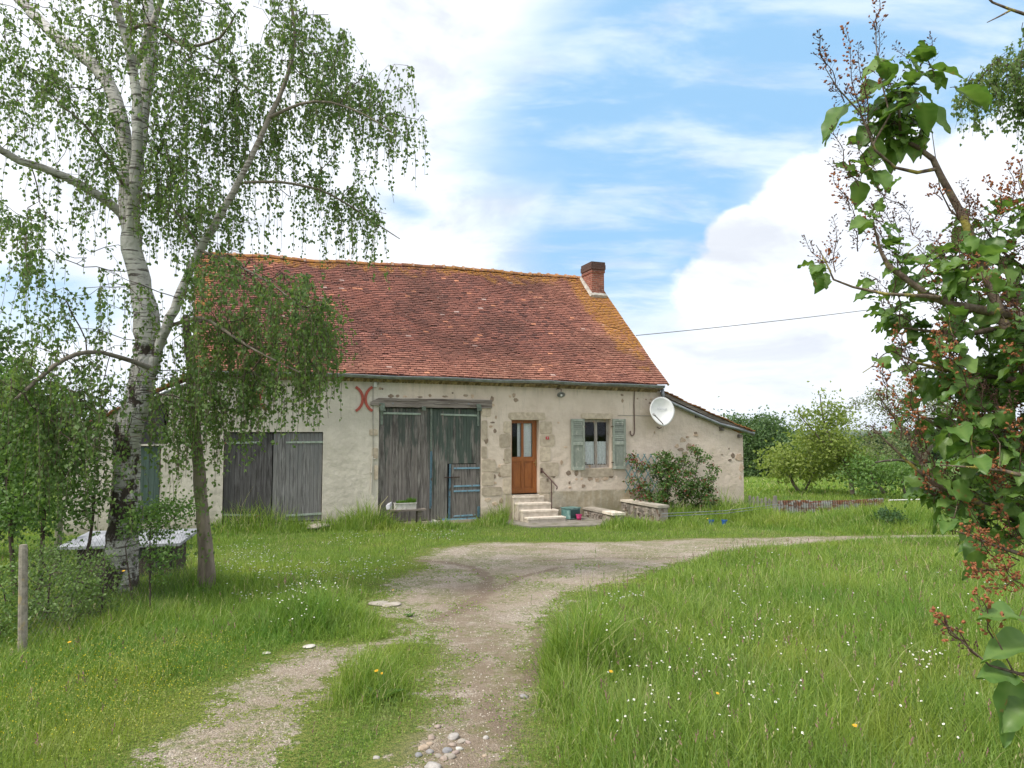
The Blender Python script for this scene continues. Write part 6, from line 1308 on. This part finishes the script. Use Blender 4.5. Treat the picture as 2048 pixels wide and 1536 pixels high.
for i in g.choice(inner, 820): addleaf(N[i], g.uniform(.028, .064))
Q = N+lo; qx = 1024+F*Q[:, 0]/Q[:, 1]; qy = 868-F*(Q[:, 2]-CZ)/Q[:, 1]; up_ = np.where((par >= 0) & (qx < 1960) & (qx > 1740) & (qy < 340))[0]
rt_ = np.where((par >= 0) & (qx > 1860) & (qy > 380))[0]
for i in g.choice(rt_, 280): addleaf(N[i], g.uniform(.035, .075))
for i in g.choice(up_, 60): addleaf(N[i], g.uniform(.045, .075))
for (px_, py_, sz, dx, dz) in ((1700,205,.10,-.7,-.9),(1830,150,.10,.9,-.1),(1870,140,.09,.9,-.3),(1900,175,.11,.95,-.35),(1790,125,.10,-.9,-.5),(1760,150,.09,-.8,-.4),(1730,190,.08,-.9,-.3),(1830,110,.07,.7,.1),(1950,185,.09,.9,-.2),(1680,222,.07,-.4,-.9),(1850,210,.09,.6,-.6),(1770,190,.08,-.7,-.6),(1800,240,.08,.2,-.9),(1760,250,.07,-.6,-.7)):
    p = PX(px_, py_, Yl)-lo; addleaf(p, sz*.92, np.array([dx, g.normal(0, .25), dz]))
for (px_, py_, sz, dx, dz) in ((2046,1215,.075,-.9,.1),(2060,1262,.09,-.95,-.15),(2050,1345,.07,-.9,.2),(2052,1365,.09,-.35,-1.),(2070,1400,.06,-.6,-.6)):
    p = PX(px_, py_, 1.2)-lo; addleaf(p, sz, np.array([dx, g.normal(0, .1), dz]))
for (px_, py_) in ((2046,45),(2044,75),(2060,20)): addleaf(PX(px_, py_, 1.95)-lo, .06, np.array([.3, 0, -.9]))
def panicle(base, d, L, rng, flower):
    d = d/np.linalg.norm(d); a = np.cross(d, [0, 1, .2]); a /= np.linalg.norm(a); b = np.cross(d, a); n = int(L/.0085)
    pts = [base+d*L*k/5+a*.006*math.sin(k*1.3+L*90) for k in range(6)]; pn.tube([tuple(q) for q in pts], [.0015*(1-.13*k) for k in range(6)], 4, .3, cap=False)
    P = []; 
    for i in range(n):
        t_ = (i+.5)/n; c = base+d*L*t_; sl = .028*(1-t_)**.7+.006; ph = i*2.4+rng.uniform(-.4, .4)
        for s2 in (0, math.pi):
            v = (a*math.cos(ph+s2)+b*math.sin(ph+s2))*.9+d*.75; v /= np.linalg.norm(v); e_ = c+v*sl*rng.uniform(.6, 1.1); P.append((c, e_)); 
            for q in range(rng.integers(1, 4)):
                w = v+rng.normal(0, .5, 3); w /= np.linalg.norm(w); f_ = c+(e_-c)*rng.uniform(.35, 1); caps.append((f_, w, rng.uniform(.0045, .0085), flower))
    P = np.array(P); V = []; sdv = a*.0006
    for c, e_ in P: V += [c-sdv, c+sdv, e_+sdv*.6, e_-sdv*.6]
    pn.add(np.array(V), np.arange(len(V)).reshape(-1, 4), .3)
caps = []
def lean_(p): return np.array([g.uniform(-.75, .05), g.normal(0, .2), 1.])
PT = [((1650,135),(1636,70),1.),((1674,175),(1645,105),1),((1752,60),(1757,0),1),((1720,225),(1690,60),1.),((1735,240),(1718,95),1),((1765,160),(1752,50),1.),((1743,280),(1725,180),1),((1690,200),(1660,170),.8),((1690,330),(1670,260),1),((1720,370),(1668,330),1.1),((1700,420),(1672,360),1.1),((1735,470),(1690,400),1.1),
      ((1660,545),(1615,485),1.1),((1672,545),(1668,450),1.1),((1740,330),(1700,285),.9),((1770,500),(1745,420),1.),((1800,540),(1790,430),1.),((1720,500),(1700,440),.9),((1880,400),(1866,365),.7),((1940,440),(1925,360),.9),((1920,440),(1905,390),.7),((2030,400),(2020,330),1),((2045,420),(2040,330),1),((1990,440),(2010,370),1),
      ((1810,420),(1760,380),1),((1790,450),(1735,400),.9),((1830,470),(1800,400),.8),((1810,700),(1790,650),.8),((1790,850),(1760,790),1),((1800,880),(1790,800),1),((1830,840),(1820,760),1),((1760,870),(1740,850),.7),((1780,800),(1762,740),1),((1830,760),(1800,700),1),((1850,900),(1835,830),1.)]
for (a_, b_, k_) in PT:
    p0 = PX(a_[0], a_[1], Yl-.05)-lo; p1 = PX(b_[0], b_[1], Yl-.08+g.normal(0, .03))-lo; d = p1-p0; panicle(p0, d, np.linalg.norm(d)*k_+.01, g, g.random() < .35)
for i in g.choice(tips, min(len(tips), 135), replace=False): panicle(N[i], lean_(N[i]), g.uniform(.04, .11), g, g.random() < .28)
for i in g.choice(rt_, 60): panicle(N[i], lean_(N[i]), g.uniform(.04, .10), g, g.random() < .5)
for (a_, b_) in (((2040,1120),(1960,1060)),((2030,1130),(1940,1150)),((2048,1090),(1990,1010)),((2040,1160),(1970,1180)),((2000,1120),(1925,1050)),((2048,870),(2010,820)),((2040,980),(1990,930)),((2048,740),(2010,690)),((2050,900),(2020,850)),((1990,1150),(1935,1130)),((2048,1180),(2000,1120)),((1990,960),(1960,900))):
    p0 = PX(*a_, Yl-.15)-lo; d = PX(*b_, Yl-.2)-lo-p0; panicle(p0, d, np.linalg.norm(d), g, True)
for (a_, b_) in (((1925,1285),(1868,1222)),((1990,1275),(1952,1180)),((1960,1310),(1880,1240))): p0 = PX(*a_, 1.2)-lo; d = PX(*b_, 1.2)-lo-p0; panicle(p0, d, np.linalg.norm(d)*.95, g, g.random() < .6)
C_ = np.array([c[0] for c in caps]); Dv = np.array([c[1] for c in caps]); Lc = np.array([c[2] for c in caps]); fl__ = np.array([c[3] for c in caps])
s_ = np.cross(Dv, g.normal(0, 1, Dv.shape)); s_ /= np.linalg.norm(s_, axis=1)[:, None]; u_ = np.cross(Dv, s_); w = (Lc*np.where(fl__, .42, .24))[:, None]; L_ = Lc[:, None]*np.where(fl__, 1.25, 1.)[:, None]
V = np.stack([C_, C_+Dv*L_*.5+s_*w, C_+Dv*L_*.5+u_*w, C_+Dv*L_*.5-s_*w, C_+Dv*L_*.5-u_*w, C_+Dv*L_], 1); b = np.arange(len(C_))[:, None]*6
Fc = np.concatenate([b+np.array([q]) for q in ([0,2,1],[0,3,2],[0,4,3],[0,1,4],[5,1,2],[5,2,3],[5,3,4],[5,4,1])]); pn.add(V.reshape(-1, 3), Fc, np.repeat(np.where(fl__, g.uniform(.55, 1, len(C_)), g.uniform(0, .5, len(C_))), 6))
M_PAN, t = newmat('spent lilac flowers'); a = attr(t); out(t, princ(t, t.mix(t.ramp(a, .5, .6), t.mix(a, (.085, .05, .045), (.16, .085, .06)), t.mix(a, (.15, .055, .03), (.33, .13, .06))), .85, spec=.1))
lf.build('leaves', leafmat('lilac leaves', (.085, .175, .04), (.20, .305, .085), None, .38, .42, .35, patch=[((.22, .15, .06), 38., .66, .70, .8), ((.16, .24, .05), 5., .5, .7, .5)]), lil, smooth=True); pn.build('flower_spikes', M_PAN, lil)
# ================================================================= GRASS, FLOWERS, GRAVEL
GR = np.random.default_rng(123)
SPOT = [  # px, py, radius m, extra height, (tall clumps, weeds along the walls)
 (735,1395,.34,.20),(690,1375,.22,.22),(770,1285,.25,.12),(1150,1345,.30,.46),(1190,1310,.25,.30),(1120,1400,.22,.20),(650,1245,.45,.16),(600,1250,.4,.12),(680,1200,.4,.10),
 (735,1056,.45,.55),(700,1060,.45,.42),(770,1058,.4,.40),(830,1062,.5,.22),(890,1058,.4,.25),(985,1048,.4,.34),(1010,1046,.3,.34),(1030,1044,.2,.40),(660,1062,.3,.25),(1175,1032,.2,.32),(1190,1028,.15,.30),(1250,1058,.45,.30),(1225,1058,.3,.22),(1290,1056,.4,.24),
 (1350,1040,.6,.38),(1400,1036,.7,.40),(1450,1030,.7,.42),(1500,1040,.8,.42),(1560,1055,.8,.14),(1620,1055,.9,.15),(1700,1050,1.,.22),(1780,1055,1.1,.25),(1860,1055,1.2,.25),(1950,1055,1.3,.25),(1380,1055,.6,.22),(500,1062,.6,.40),(540,1060,.5,.36),(470,1062,.5,.40),(580,1062,.5,.30),(625,1062,.3,.15),(430,1060,.5,.25),(360,1090,.6,.25),
 (330,1190,.4,.10),(260,1255,.4,.06),(380,1180,.4,.14),(480,1180,.5,.10),(1000,1045,.3,.15),(1330,1250,.8,.10),(1650,1200,.9,.12),(1500,1400,.5,.10),(1800,1450,.5,.12),(1300,1500,.35,.10),(1600,1520,.4,.12),(1480,1130,.9,.08),(1900,1150,1.,.12)]
SPW = [(*GP(px, py), r, h) for px, py, r, h in SPOT]
def gheight(X, Y, pm):
    n1 = wob(X, Y, .9, 6); n2 = wob(X, Y, 2.6, 8); n3 = wob(X, Y, .35, 12)
    right = X > np.interp(Y, [3, 6, 9, 14, 19], [.25, .5, 1., 3.5, 9])
    hb = np.where(right, .17+.05*n1+.03*n2+.04*n3+np.clip((X-1.0)*.02, 0, .07), .13+.05*n1+.03*n2)
    near = np.clip((14-Y)/6, 0, 1); hb = hb*(.70+.35*near)
    yard = np.clip(1-np.abs(Y-18.6)/1.8, 0, 1)*(X > -5)*(X < 8); hb = hb*(1-.45*yard)
    hb = hb*np.clip(.32+1.2*np.clip(-pm, 0, .6), .32, 1)
    for x, y, r, h in SPW: hb = hb+h*np.exp(-((X-x)**2+((Y-y)*.8)**2)/(r*r))
    bank = np.exp(-((Y-22.2)/2.2)**2)*np.clip((X-5.5)/2, 0, 1); hb = hb+.10*bank
    strip = np.clip((5.4-Y)/.5, 0, 1)*(X > -1.6)*(X < -.35)*(pm < .3); hb = hb*(1-.5*strip)
    return np.clip(hb, .025, .85)
def inhouse(X, Y):
    dx, dy = X-P0[0], Y-P0[1]; u = dx*DU[0]+dy*DU[1]; v = dx*DV[0]+dy*DV[1]; ins = (u > ULL-.05) & (u < URR+.05) & (v > -.03) & (v < DEPTH)
    st_ = (u > su0-.1) & (u < su0+1.6) & (v > -1.25) & (v < 0); return ins | st_
def infr(n, y0, y1, p=1.):
    Y = y0+(y1-y0)*GR.random(n)**p; X = GR.uniform(-1, 1, n)*(.76*Y+.8); return X, Y
slp = np.array(sl)
parts = []
for (y0, y1, n, w0, K, p) in ((2.6, 5.5, 110000, .0042, 5, 1.1), (5.5, 9, 130000, .0052, 4, 1.), (9, 14, 130000, .0075, 4, 1.), (14, 21, 130000, .011, 3, 1.), (21, 30, 70000, .016, 3, 1.), (30, 62, 60000, .05, 3, 1.2)):
    X, Y = infr(n, y0, y1, p)
    if y1 <= 30:        # thinner verge of the same grass just outside the picture
        m_ = n//5; Y2 = y0+(y1-y0)*GR.random(m_); X2 = np.where(GR.random(m_) < .5, -1, 1)*((.76*Y2+.8)+GR.random(m_)*(2.5+.2*Y2)); X = np.concatenate([X, X2]); Y = np.concatenate([Y, Y2]); n += m_
    pm = pathmask(X, Y)
    nz = wob(X, Y, 5.5, 15)+.6*wob(X, Y, 15, 4); md = mudmask(X, Y)
    pe = pm+.30*wob(X, Y, 3.3, 40)+.18*wob(X, Y, 11, 41); keepp = np.clip((.12-pe)/.30, 0, 1)+np.where(pm > -.05, np.where(nz > .5, .35, np.where(nz > .2, .12, .02)), 0)
    k = (GR.random(n) < keepp*(1-.8*md)) & ~inhouse(X, Y)
    k &= (np.hypot((X+.42)/.38, (Y-4.2)/.42) > 1) | (GR.random(n) < .12)
    k &= ~((polysdf(np.stack([X, Y], 1), slp) > .05) & (GR.random(n) < .93))
    X, Y, pm = X[k], Y[k], pm[k]; n = len(X); gh = gheight(X, Y, pm)
    gh = np.where(pm > 0, np.minimum(gh, .038), gh)
    if y0 >= 30: gh = gh*1.3
    hgt = gh*GR.uniform(.55, 1.25, n); ang = GR.uniform(0, 2*math.pi, n)+1.2*wob(X, Y, 1.1, 2)
    B = np.stack([X, Y, ground(X, Y)-.01], 1); tint = np.clip(GR.normal(.42, .25, n)+.18*wob(X, Y, .8, 20)+.10*wob(X, Y, 3.1, 22), 0, .88)
    tint = np.where(GR.random(n) < np.clip(.05+.10*wob(X, Y, 1.3, 61), .015, .3), .98, tint)
    hgt = hgt*np.where(GR.random(n) < .12, 1.45, 1.)
    parts.append((B, hgt, w0*GR.uniform(.6, 1.3, n)*np.clip(gh/.15, .6, 1.3), ang, GR.uniform(.12, .85, n), K, tint))
gm = MB()
for q in parts: blades(gm, *q)
n = 2600; X, Y = infr(n, 2.7, 5.2, 1.); k = (X > .35) | (X < -2.2); X, Y = X[k], Y[k]; pm = pathmask(X, Y); k = (pm < -.15) & (wob(X, Y, 1.6, 51) > -.1); X, Y, pm = X[k], Y[k], pm[k]; n = len(X)
blades(gm, np.stack([X, Y, ground(X, Y)-.01], 1), gheight(X, Y, pm)*GR.uniform(1.1, 1.9, n), GR.uniform(.006, .010, n), GR.uniform(0, 6.28, n), GR.uniform(.5, 1.1, n), 6, np.clip(GR.normal(.3, .2, n), 0, .85))
# low clover and moss leaves under the blades
n = 170000; X, Y = infr(n, 2.8, 12, 1.15); pm = pathmask(X, Y); pe = pm+.30*wob(X, Y, 3.3, 40)+.18*wob(X, Y, 11, 41); pt_ = wob(X, Y, 2.9, 44)+.5*wob(X, Y, 13, 45)
k = (pe < .16) | ((pt_ > .35) & (GR.random(n) < .8)); k &= (GR.random(n) < .9) & ((np.hypot((X+.42)/.38, (Y-4.2)/.42) > 1) | (GR.random(n) < .15)); X, Y, pm = X[k], Y[k], pm[k]; n = len(X); gl = np.minimum(gheight(X, Y, pm)*.35, .05)
leafquads(gm, np.stack([X, Y, ground(X, Y)+.012+gl*GR.random(n)], 1), GR.normal(0, 1, (n, 3))*np.array([1, 1, .35]), GR.uniform(.007, .016, n)*np.interp(Y, [3, 12], [1, 1.9]), GR.uniform(.006, .012, n)*np.interp(Y, [3, 12], [1, 1.9]), np.clip(GR.normal(.4, .25, n), 0, .97), GR, .1)
M_GRASS = leafmat('meadow grass', (.10, .20, .028), (.33, .43, .09), (.52, .48, .27), .40, .5, .25, patch=[((.36, .40, .08), .55, .50, .68, .5), ((.09, .24, .04), .4, .53, .7, .5), ((.34, .38, .17), 1.7, .56, .70, .45)])
go = gm.build('grass', M_GRASS); setp(go, 'uneven green meadow grass with taller tufts around the track', 'grass', None, 'stuff')
# flowering stalks
def zt(X, Y): return ground(X, Y)
sk = MB(); X, Y = infr(9000, 2.9, 17, 1.3); pm = pathmask(X, Y); k = (pm < -.12) & ~inhouse(X, Y) & ((X > .3) | (GR.random(len(X)) < .40)) & (GR.random(len(X)) < np.interp(Y, [3, 17], [.75, .35])); X, Y, pm = X[k], Y[k], pm[k]; gh = gheight(X, Y, pm); n = len(X)
B = np.stack([X, Y, zt(X, Y)], 1); H_ = gh*GR.uniform(1.15, 1.8, n)+.03; an = GR.uniform(0, 2*math.pi, n); ln_ = GR.uniform(.08, .4, n); blades(sk, B, H_, np.full(n, .0022)*np.interp(Y, [3, 17], [1, 3]), an, ln_, 4, GR.uniform(.3, .6, n))
top = B+np.stack([np.cos(an)*ln_*H_, np.sin(an)*ln_*H_, H_*(1-.35*ln_)], 1); m = 5
kind = GR.random(n)
for j in range(m):
    D = np.stack([np.cos(an)*ln_+GR.normal(0, .25, n), np.sin(an)*ln_+GR.normal(0, .25, n), np.ones(n)*.9], 1); P = top-np.array([0, 0, 1.])*(.010*j*(1+kind[:, None]*.8))+GR.normal(0, .003, (n, 3))
    leafquads(sk, P, D, GR.uniform(.014, .03, n), GR.uniform(.004, .008, n)*np.interp(Y, [3, 17], [1, 2]), np.where(kind < .25, .97, np.where(kind < .5, .80, .55)), GR, .3)
M_SEED, t = newmat('grass seed heads'); a = attr(t); out(t, princ(t, t.mix(t.ramp(a, .88, .92), t.mix(t.ramp(a, .55, .75), (.15, .22, .06), (.36, .33, .17)), (.27, .16, .14)), .8, spec=.1))
setp(sk.build('grass_seedheads', M_SEED), 'thin flowering grass stalks with tan and purplish seed heads', 'grass', None, 'stuff')
# yellow-green froth of tiny flowers at the lower left
yf = MB(); n = 9000; a = GR.integers(0, 5, n); cc = np.array([GP(*p) for p in ((180,1450),(300,1400),(380,1330),(100,1420),(250,1330))]); P = cc[a]+GR.normal(0, .42, (n, 2)); pm = pathmask(P[:, 0], P[:, 1]); P = P[pm < -.05]; pm = pm[pm < -.05]; gh = gheight(P[:, 0], P[:, 1], pm); n = len(P)
ps_ = GR.integers(0, n, n); C3 = np.stack([P[:, 0], P[:, 1], zt(P[:, 0], P[:, 1])+gh*GR.uniform(.7, 1.35, n)], 1); leafquads(yf, C3, GR.normal(0, 1, (n, 3)), GR.uniform(.005, .011, n), GR.uniform(.004, .008, n), GR.random(n), GR)
M_YF, t = newmat('yellowish weed flowers'); a = attr(t); out(t, princ(t, t.mix(t.ramp(a, .80, .84), (.34, .36, .10), (.62, .50, .03)), .8, spec=.1)); setp(yf.build('weed_flowers', M_YF), 'froth of tiny yellowish weed flowers in the grass left of the track', 'wild flowers', None, 'stuff')
# daisies
M_DPET = simple('daisy petals', (.80, .80, .78), None, 5, .7, tintamt=0); M_DEYE = simple('daisy eye', (.60, .40, .03), None, 5, .8, tintamt=0); M_STEM = simple('flower stem', (.12, .20, .04), None, 5, .8, tintamt=0)
def flower(npet, R, w, petmat, eyemat, name, cup=.1, eye=.35):
    h = MB()
    for i in range(npet):
        q = 2*math.pi*i/npet; c, s_ = math.cos(q), math.sin(q); rr = R*(.92+.16*((i*7) % 5)/5)
        f = lambda r, o: (c*r-s_*o, s_*r+c*o, cup*r)
        h.add([f(.2*R, -w*.25), f(.7*rr, -w*.5), f(rr, 0), f(.7*rr, w*.5), f(.2*R, w*.25)], [(0, 1, 2, 3, 4)])
    p = h.build(name+'_petals', petmat); h = MB(); lathe(h, [(R*eye, cup*R*.3), (R*eye*.8, R*.16), (0, R*.22)], 8); e = h.build(name+'_eye', eyemat); return p.data, e.data, p, e
stem_me = MB(); stem_me.tube([(0, 0, -.22), (.004, 0, -.1), (0, 0, 0)], .0012, 4, cap=False); so_ = stem_me.build('stem', M_STEM); stem_m = so_.data; bpy.data.objects.remove(so_)
dp_, de_, o1, o2 = flower(13, .0066, .0030, M_DPET, M_DEYE, 'daisy'); bpy.data.objects.remove(o1); bpy.data.objects.remove(o2)
FC = [(600,1150,110,34,70,'l'),(690,1130,90,26,50,'l'),(560,1190,60,20,16,'l'),(600,1240,50,16,40,'l'),(655,1222,30,10,16,'l'),(480,1185,40,30,10,'l'),(900,1100,40,8,8,'l'),
      (1245,1213,36,6,26,'r'),(1200,1235,20,10,8,'r'),(1480,1225,60,22,16,'r'),(1400,1290,130,30,26,'r'),(1560,1300,150,50,22,'r'),(1720,1220,150,60,22,'r'),(900,1070,60,10,20,'l'),(1500,1130,160,40,20,'r'),(1850,1345,30,22,22,'r'),(1300,1345,70,40,22,'r'),(1430,1370,70,40,22,'r'),(1600,1400,120,70,28,'r'),(1300,1480,60,40,20,'r'),(1850,1430,120,60,22,'r'),(1500,1480,120,40,16,'r'),(1950,1250,60,60,12,'r')]
fpos = []
for cx, cy_, rx_, ry_, k, sd2 in FC:
    for _ in range(k): fpos.append((cx+GR.normal(0, rx_*.6), cy_+GR.normal(0, ry_*.6), sd2))
fpos = fpos[:]; cand = []
for px_, py_, sd2 in fpos:
    q = GP(px_, py_, .12)
    if py_ > 1560 or pathmask(q[:1], q[1:])[0] > -.03: continue
    cand.append((q[1], q, sd2))
cand.sort(key=lambda c: c[0])
def mkflower(name, q, hz, sc, meshes, label, cat, group, tilt=.5):
    e = bpy.data.objects.new(name, None); COL.objects.link(e); e.empty_display_size = .01
    e.location = (q[0], q[1], hz); e.rotation_euler = (GR.uniform(-tilt, tilt)+.35, GR.uniform(-tilt, tilt), 0); e.scale = (sc,)*3
    setp(e, label, cat, group)
    for nm, me in meshes: c = bpy.data.objects.new(nm, me); COL.objects.link(c); c.parent = e
for i, (_, q, sd2) in enumerate(cand[:300]):
    pm = pathmask(q[:1], q[1:]); hz = float(zt(q[0], q[1]))+float(gheight(q[:1], q[1:], pm)[0])*GR.uniform(.85, 1.15)+.01
    mkflower('daisy', q, hz, GR.uniform(.75, 1.25)*np.interp(q[1], [4, 12], [1, 1.25]), [('petals', dp_), ('eye', de_), ('stem', stem_m)], 'small white daisy in the grass left of the track' if sd2 == 'l' else 'small white daisy in the meadow right of the track', 'daisy', 'daisies left of the track' if sd2 == 'l' else 'daisies right of the track')
rest = cand[300:]
wf_ = MB(); n = 900; X = GR.uniform(-5.5, -1.2, n); Y = GR.uniform(10, 17.5, n); k = (wob(X, Y, .9, 31) > .0) & (pathmask(X, Y) < -.05); X, Y = X[k], Y[k]
if rest: X = np.concatenate([X, [c[1][0] for c in rest]]); Y = np.concatenate([Y, [c[1][1] for c in rest]])
gh = gheight(X, Y, pathmask(X, Y)); n = len(X); C3 = np.stack([X, Y, zt(X, Y)+gh*GR.uniform(.8, 1.15, n)+.01], 1)
for k in range(3): leafquads(wf_, C3, np.stack([np.cos(k*2.1+GR.random(n)), np.sin(k*2.1+GR.random(n)), np.full(n, .2)], 1), np.full(n, .013), np.full(n, .012), GR.random(n), GR, .05)
setp(wf_.build('small_white_flowers', M_DPET), 'scatter of tiny white flowers in the grass between birch and track', 'wild flowers', None, 'stuff')
yp_, ye_, o1, o2 = flower(18, .016, .005, simple('yellow petals', (.72, .42, .015), None, 5, .6, tintamt=0), simple('orange eye', (.62, .30, .01), None, 5, .8, tintamt=0), 'dandelion', .25, .45); bpy.data.objects.remove(o1); bpy.data.objects.remove(o2)
for (px_, py_, dz, lab) in ((1222,1339,.30,'yellow dandelion in front of the tall tuft right of the track'),(1435,1382,.26,'small yellow dandelion in the middle of the right meadow'),(1710,1447,.28,'largest yellow dandelion, low in the right meadow'),(753,1337,.20,'yellow dandelion on the grassy strip between the wheel tracks, left of its pair'),(764,1342,.18,'smaller yellow dandelion of the pair between the wheel tracks'),
    (247,1144,.55,'tall yellow dandelion in front of the birch base'),(139,1286,.25,'yellow dandelion in the grass near the concrete post'),(786,1181,.05,'yellow dandelion at the left edge of the yard gravel'),(1415,1037,.45,'yellow flower in the tall grass between house and track')):
    q = GP(px_, py_, dz); mkflower('dandelion', q, float(zt(q[0], q[1]))+dz, 1.0 if px_ not in (1435, 764, 786) else .75, [('petals', yp_), ('eye', ye_), ('stem', stem_m)], lab, 'dandelion', None, .2)
# loose gravel
n = 42000; X, Y = infr(n, 3.1, 15, 1.25); k = pathmask(X, Y) > .02; X, Y = X[k], Y[k]; n = len(X); gv = MB(); Z = pathz(X, Y)
r = GR.uniform(.002, .0068, n)*np.interp(Y, [3, 8, 15], [1, 1.3, 1.9]); dirs = np.array([(1,0,0),(0,1,0),(-1,0,0),(0,-1,0),(0,0,1)], float)
V = np.stack([X, Y, Z+.001], 1)[:, None]+dirs[None]*r[:, None, None]*GR.uniform(.55, 1.2, (n, 5, 1))+GR.normal(0, .15, (n, 5, 3))*r[:, None, None]
b = np.arange(n)[:, None]*5; gv.add(V.reshape(-1, 3), np.concatenate([b+np.array([q]) for q in ([0,1,4],[1,2,4],[2,3,4],[3,0,4])]), np.repeat(GR.random(n), 5))
M_PEB, t = newmat('gravel chips'); a = attr(t); c = t.mix(t.ramp(a, 0, .6), (.23, .19, .155), (.47, .41, .345)); c = t.mix(t.ramp(a, .93, .96), c, (.60, .57, .52)); out(t, princ(t, c, .9, spec=.15))
setp(gv.build('loose_gravel', M_PEB), 'loose pale gravel chips scattered over the track', 'gravel', None, 'stuff')
# broad-leaved weeds
def weed(px_, py_, lab, nl, L, mat, seed):
    q = GP(px_, py_); g = np.random.default_rng(seed); z = float(zt(q[0], q[1])); e = empty('dock_weed', lab, 'weed', (q[0], q[1], z))
    h = MB()
    for i in range(nl):
        a = i*2.4; el = g.uniform(.25, 1.1); lilacleaf(h, np.array([0, 0, .01]), np.array([math.cos(a), math.sin(a), el]), np.array([0, 0, 1.]), L*g.uniform(.6, 1.1), float(g.uniform(.2, .9)), g)
    h.build('leaves', mat, e, smooth=True); h = MB(); h.tube([(0, 0, -.02), (.01, 0, L*.6), (0, .01, L*1.3)], .004, 5); h.build('stalk', M_STEM, e)
M_WEED = leafmat('weed leaves', (.07, .16, .04), (.16, .26, .07), None, .3)
weed(765, 1400, 'leafy dock weed in the grass strip between the wheel tracks', 11, .17, M_WEED, 1); weed(1105, 1330, 'low broad-leaved weed at the left foot of the tall tuft', 9, .10, M_WEED, 2); weed(705, 1205, 'low broad-leaved weed beside the flat pale slabs', 9, .12, M_WEED, 3)
weed(1100, 1290, 'small creeping weed on the right edge of the right wheel track', 8, .07, M_WEED, 4); weed(820, 1235, 'small weed growing in the gravel between the forked tracks', 8, .08, M_WEED, 5)
# wire netting between the posts at the left
nt_ = MB(); pa = np.array([-4.15, 6.35, .52]); pb = np.array([-3.9, 10.2, .36])
pa = np.array([*GP(45, 1318), .0]); pb = np.array([*(GP(380, 1190)), 0.]); Lh = np.linalg.norm((pb-pa)[:2]); dh = (pb-pa)/Lh; cell = .075; ns = int(Lh/cell)
for i in range(-14, ns):
    for sg in (1, -1):
        P = []
        for k in range(0, 13):
            x = (i+(k if sg > 0 else 12-k))*cell
            if 0 <= x <= Lh: w = pa+dh*x; P.append((w[0], w[1], float(zt(w[0], w[1]))+k*.075))
        if len(P) > 2: nt_.tube([P[0], P[-1]], .0011, 3, cap=False)
setp(nt_.build('wire_netting', simple('old wire', (.12, .11, .10), None, 5, .6, .5)), 'sagging wire netting fence in front of the birch base', 'fence')
# haze: far things fade slightly to blue
hz_m = bpy.data.materials.new('haze'); hz_m.use_nodes = True; t = NT(hz_m.node_tree); pv = t.node('ShaderNodeVolumePrincipled'); pv.inputs['Color'].default_value = (.80, .88, .97, 1); pv.inputs['Density'].default_value = .00007; pv.inputs['Anisotropy'].default_value = .2
o = t.node('ShaderNodeOutputMaterial'); t.L(pv.outputs[0], o.inputs['Volume'])
hb = MB(); hb.box((-7500, -400, -60), (7500, 7500, 75)); hzo = hb.build('haze', hz_m); setp(hzo, 'faint bluish haze over the far valley', 'haze', None, 'stuff')
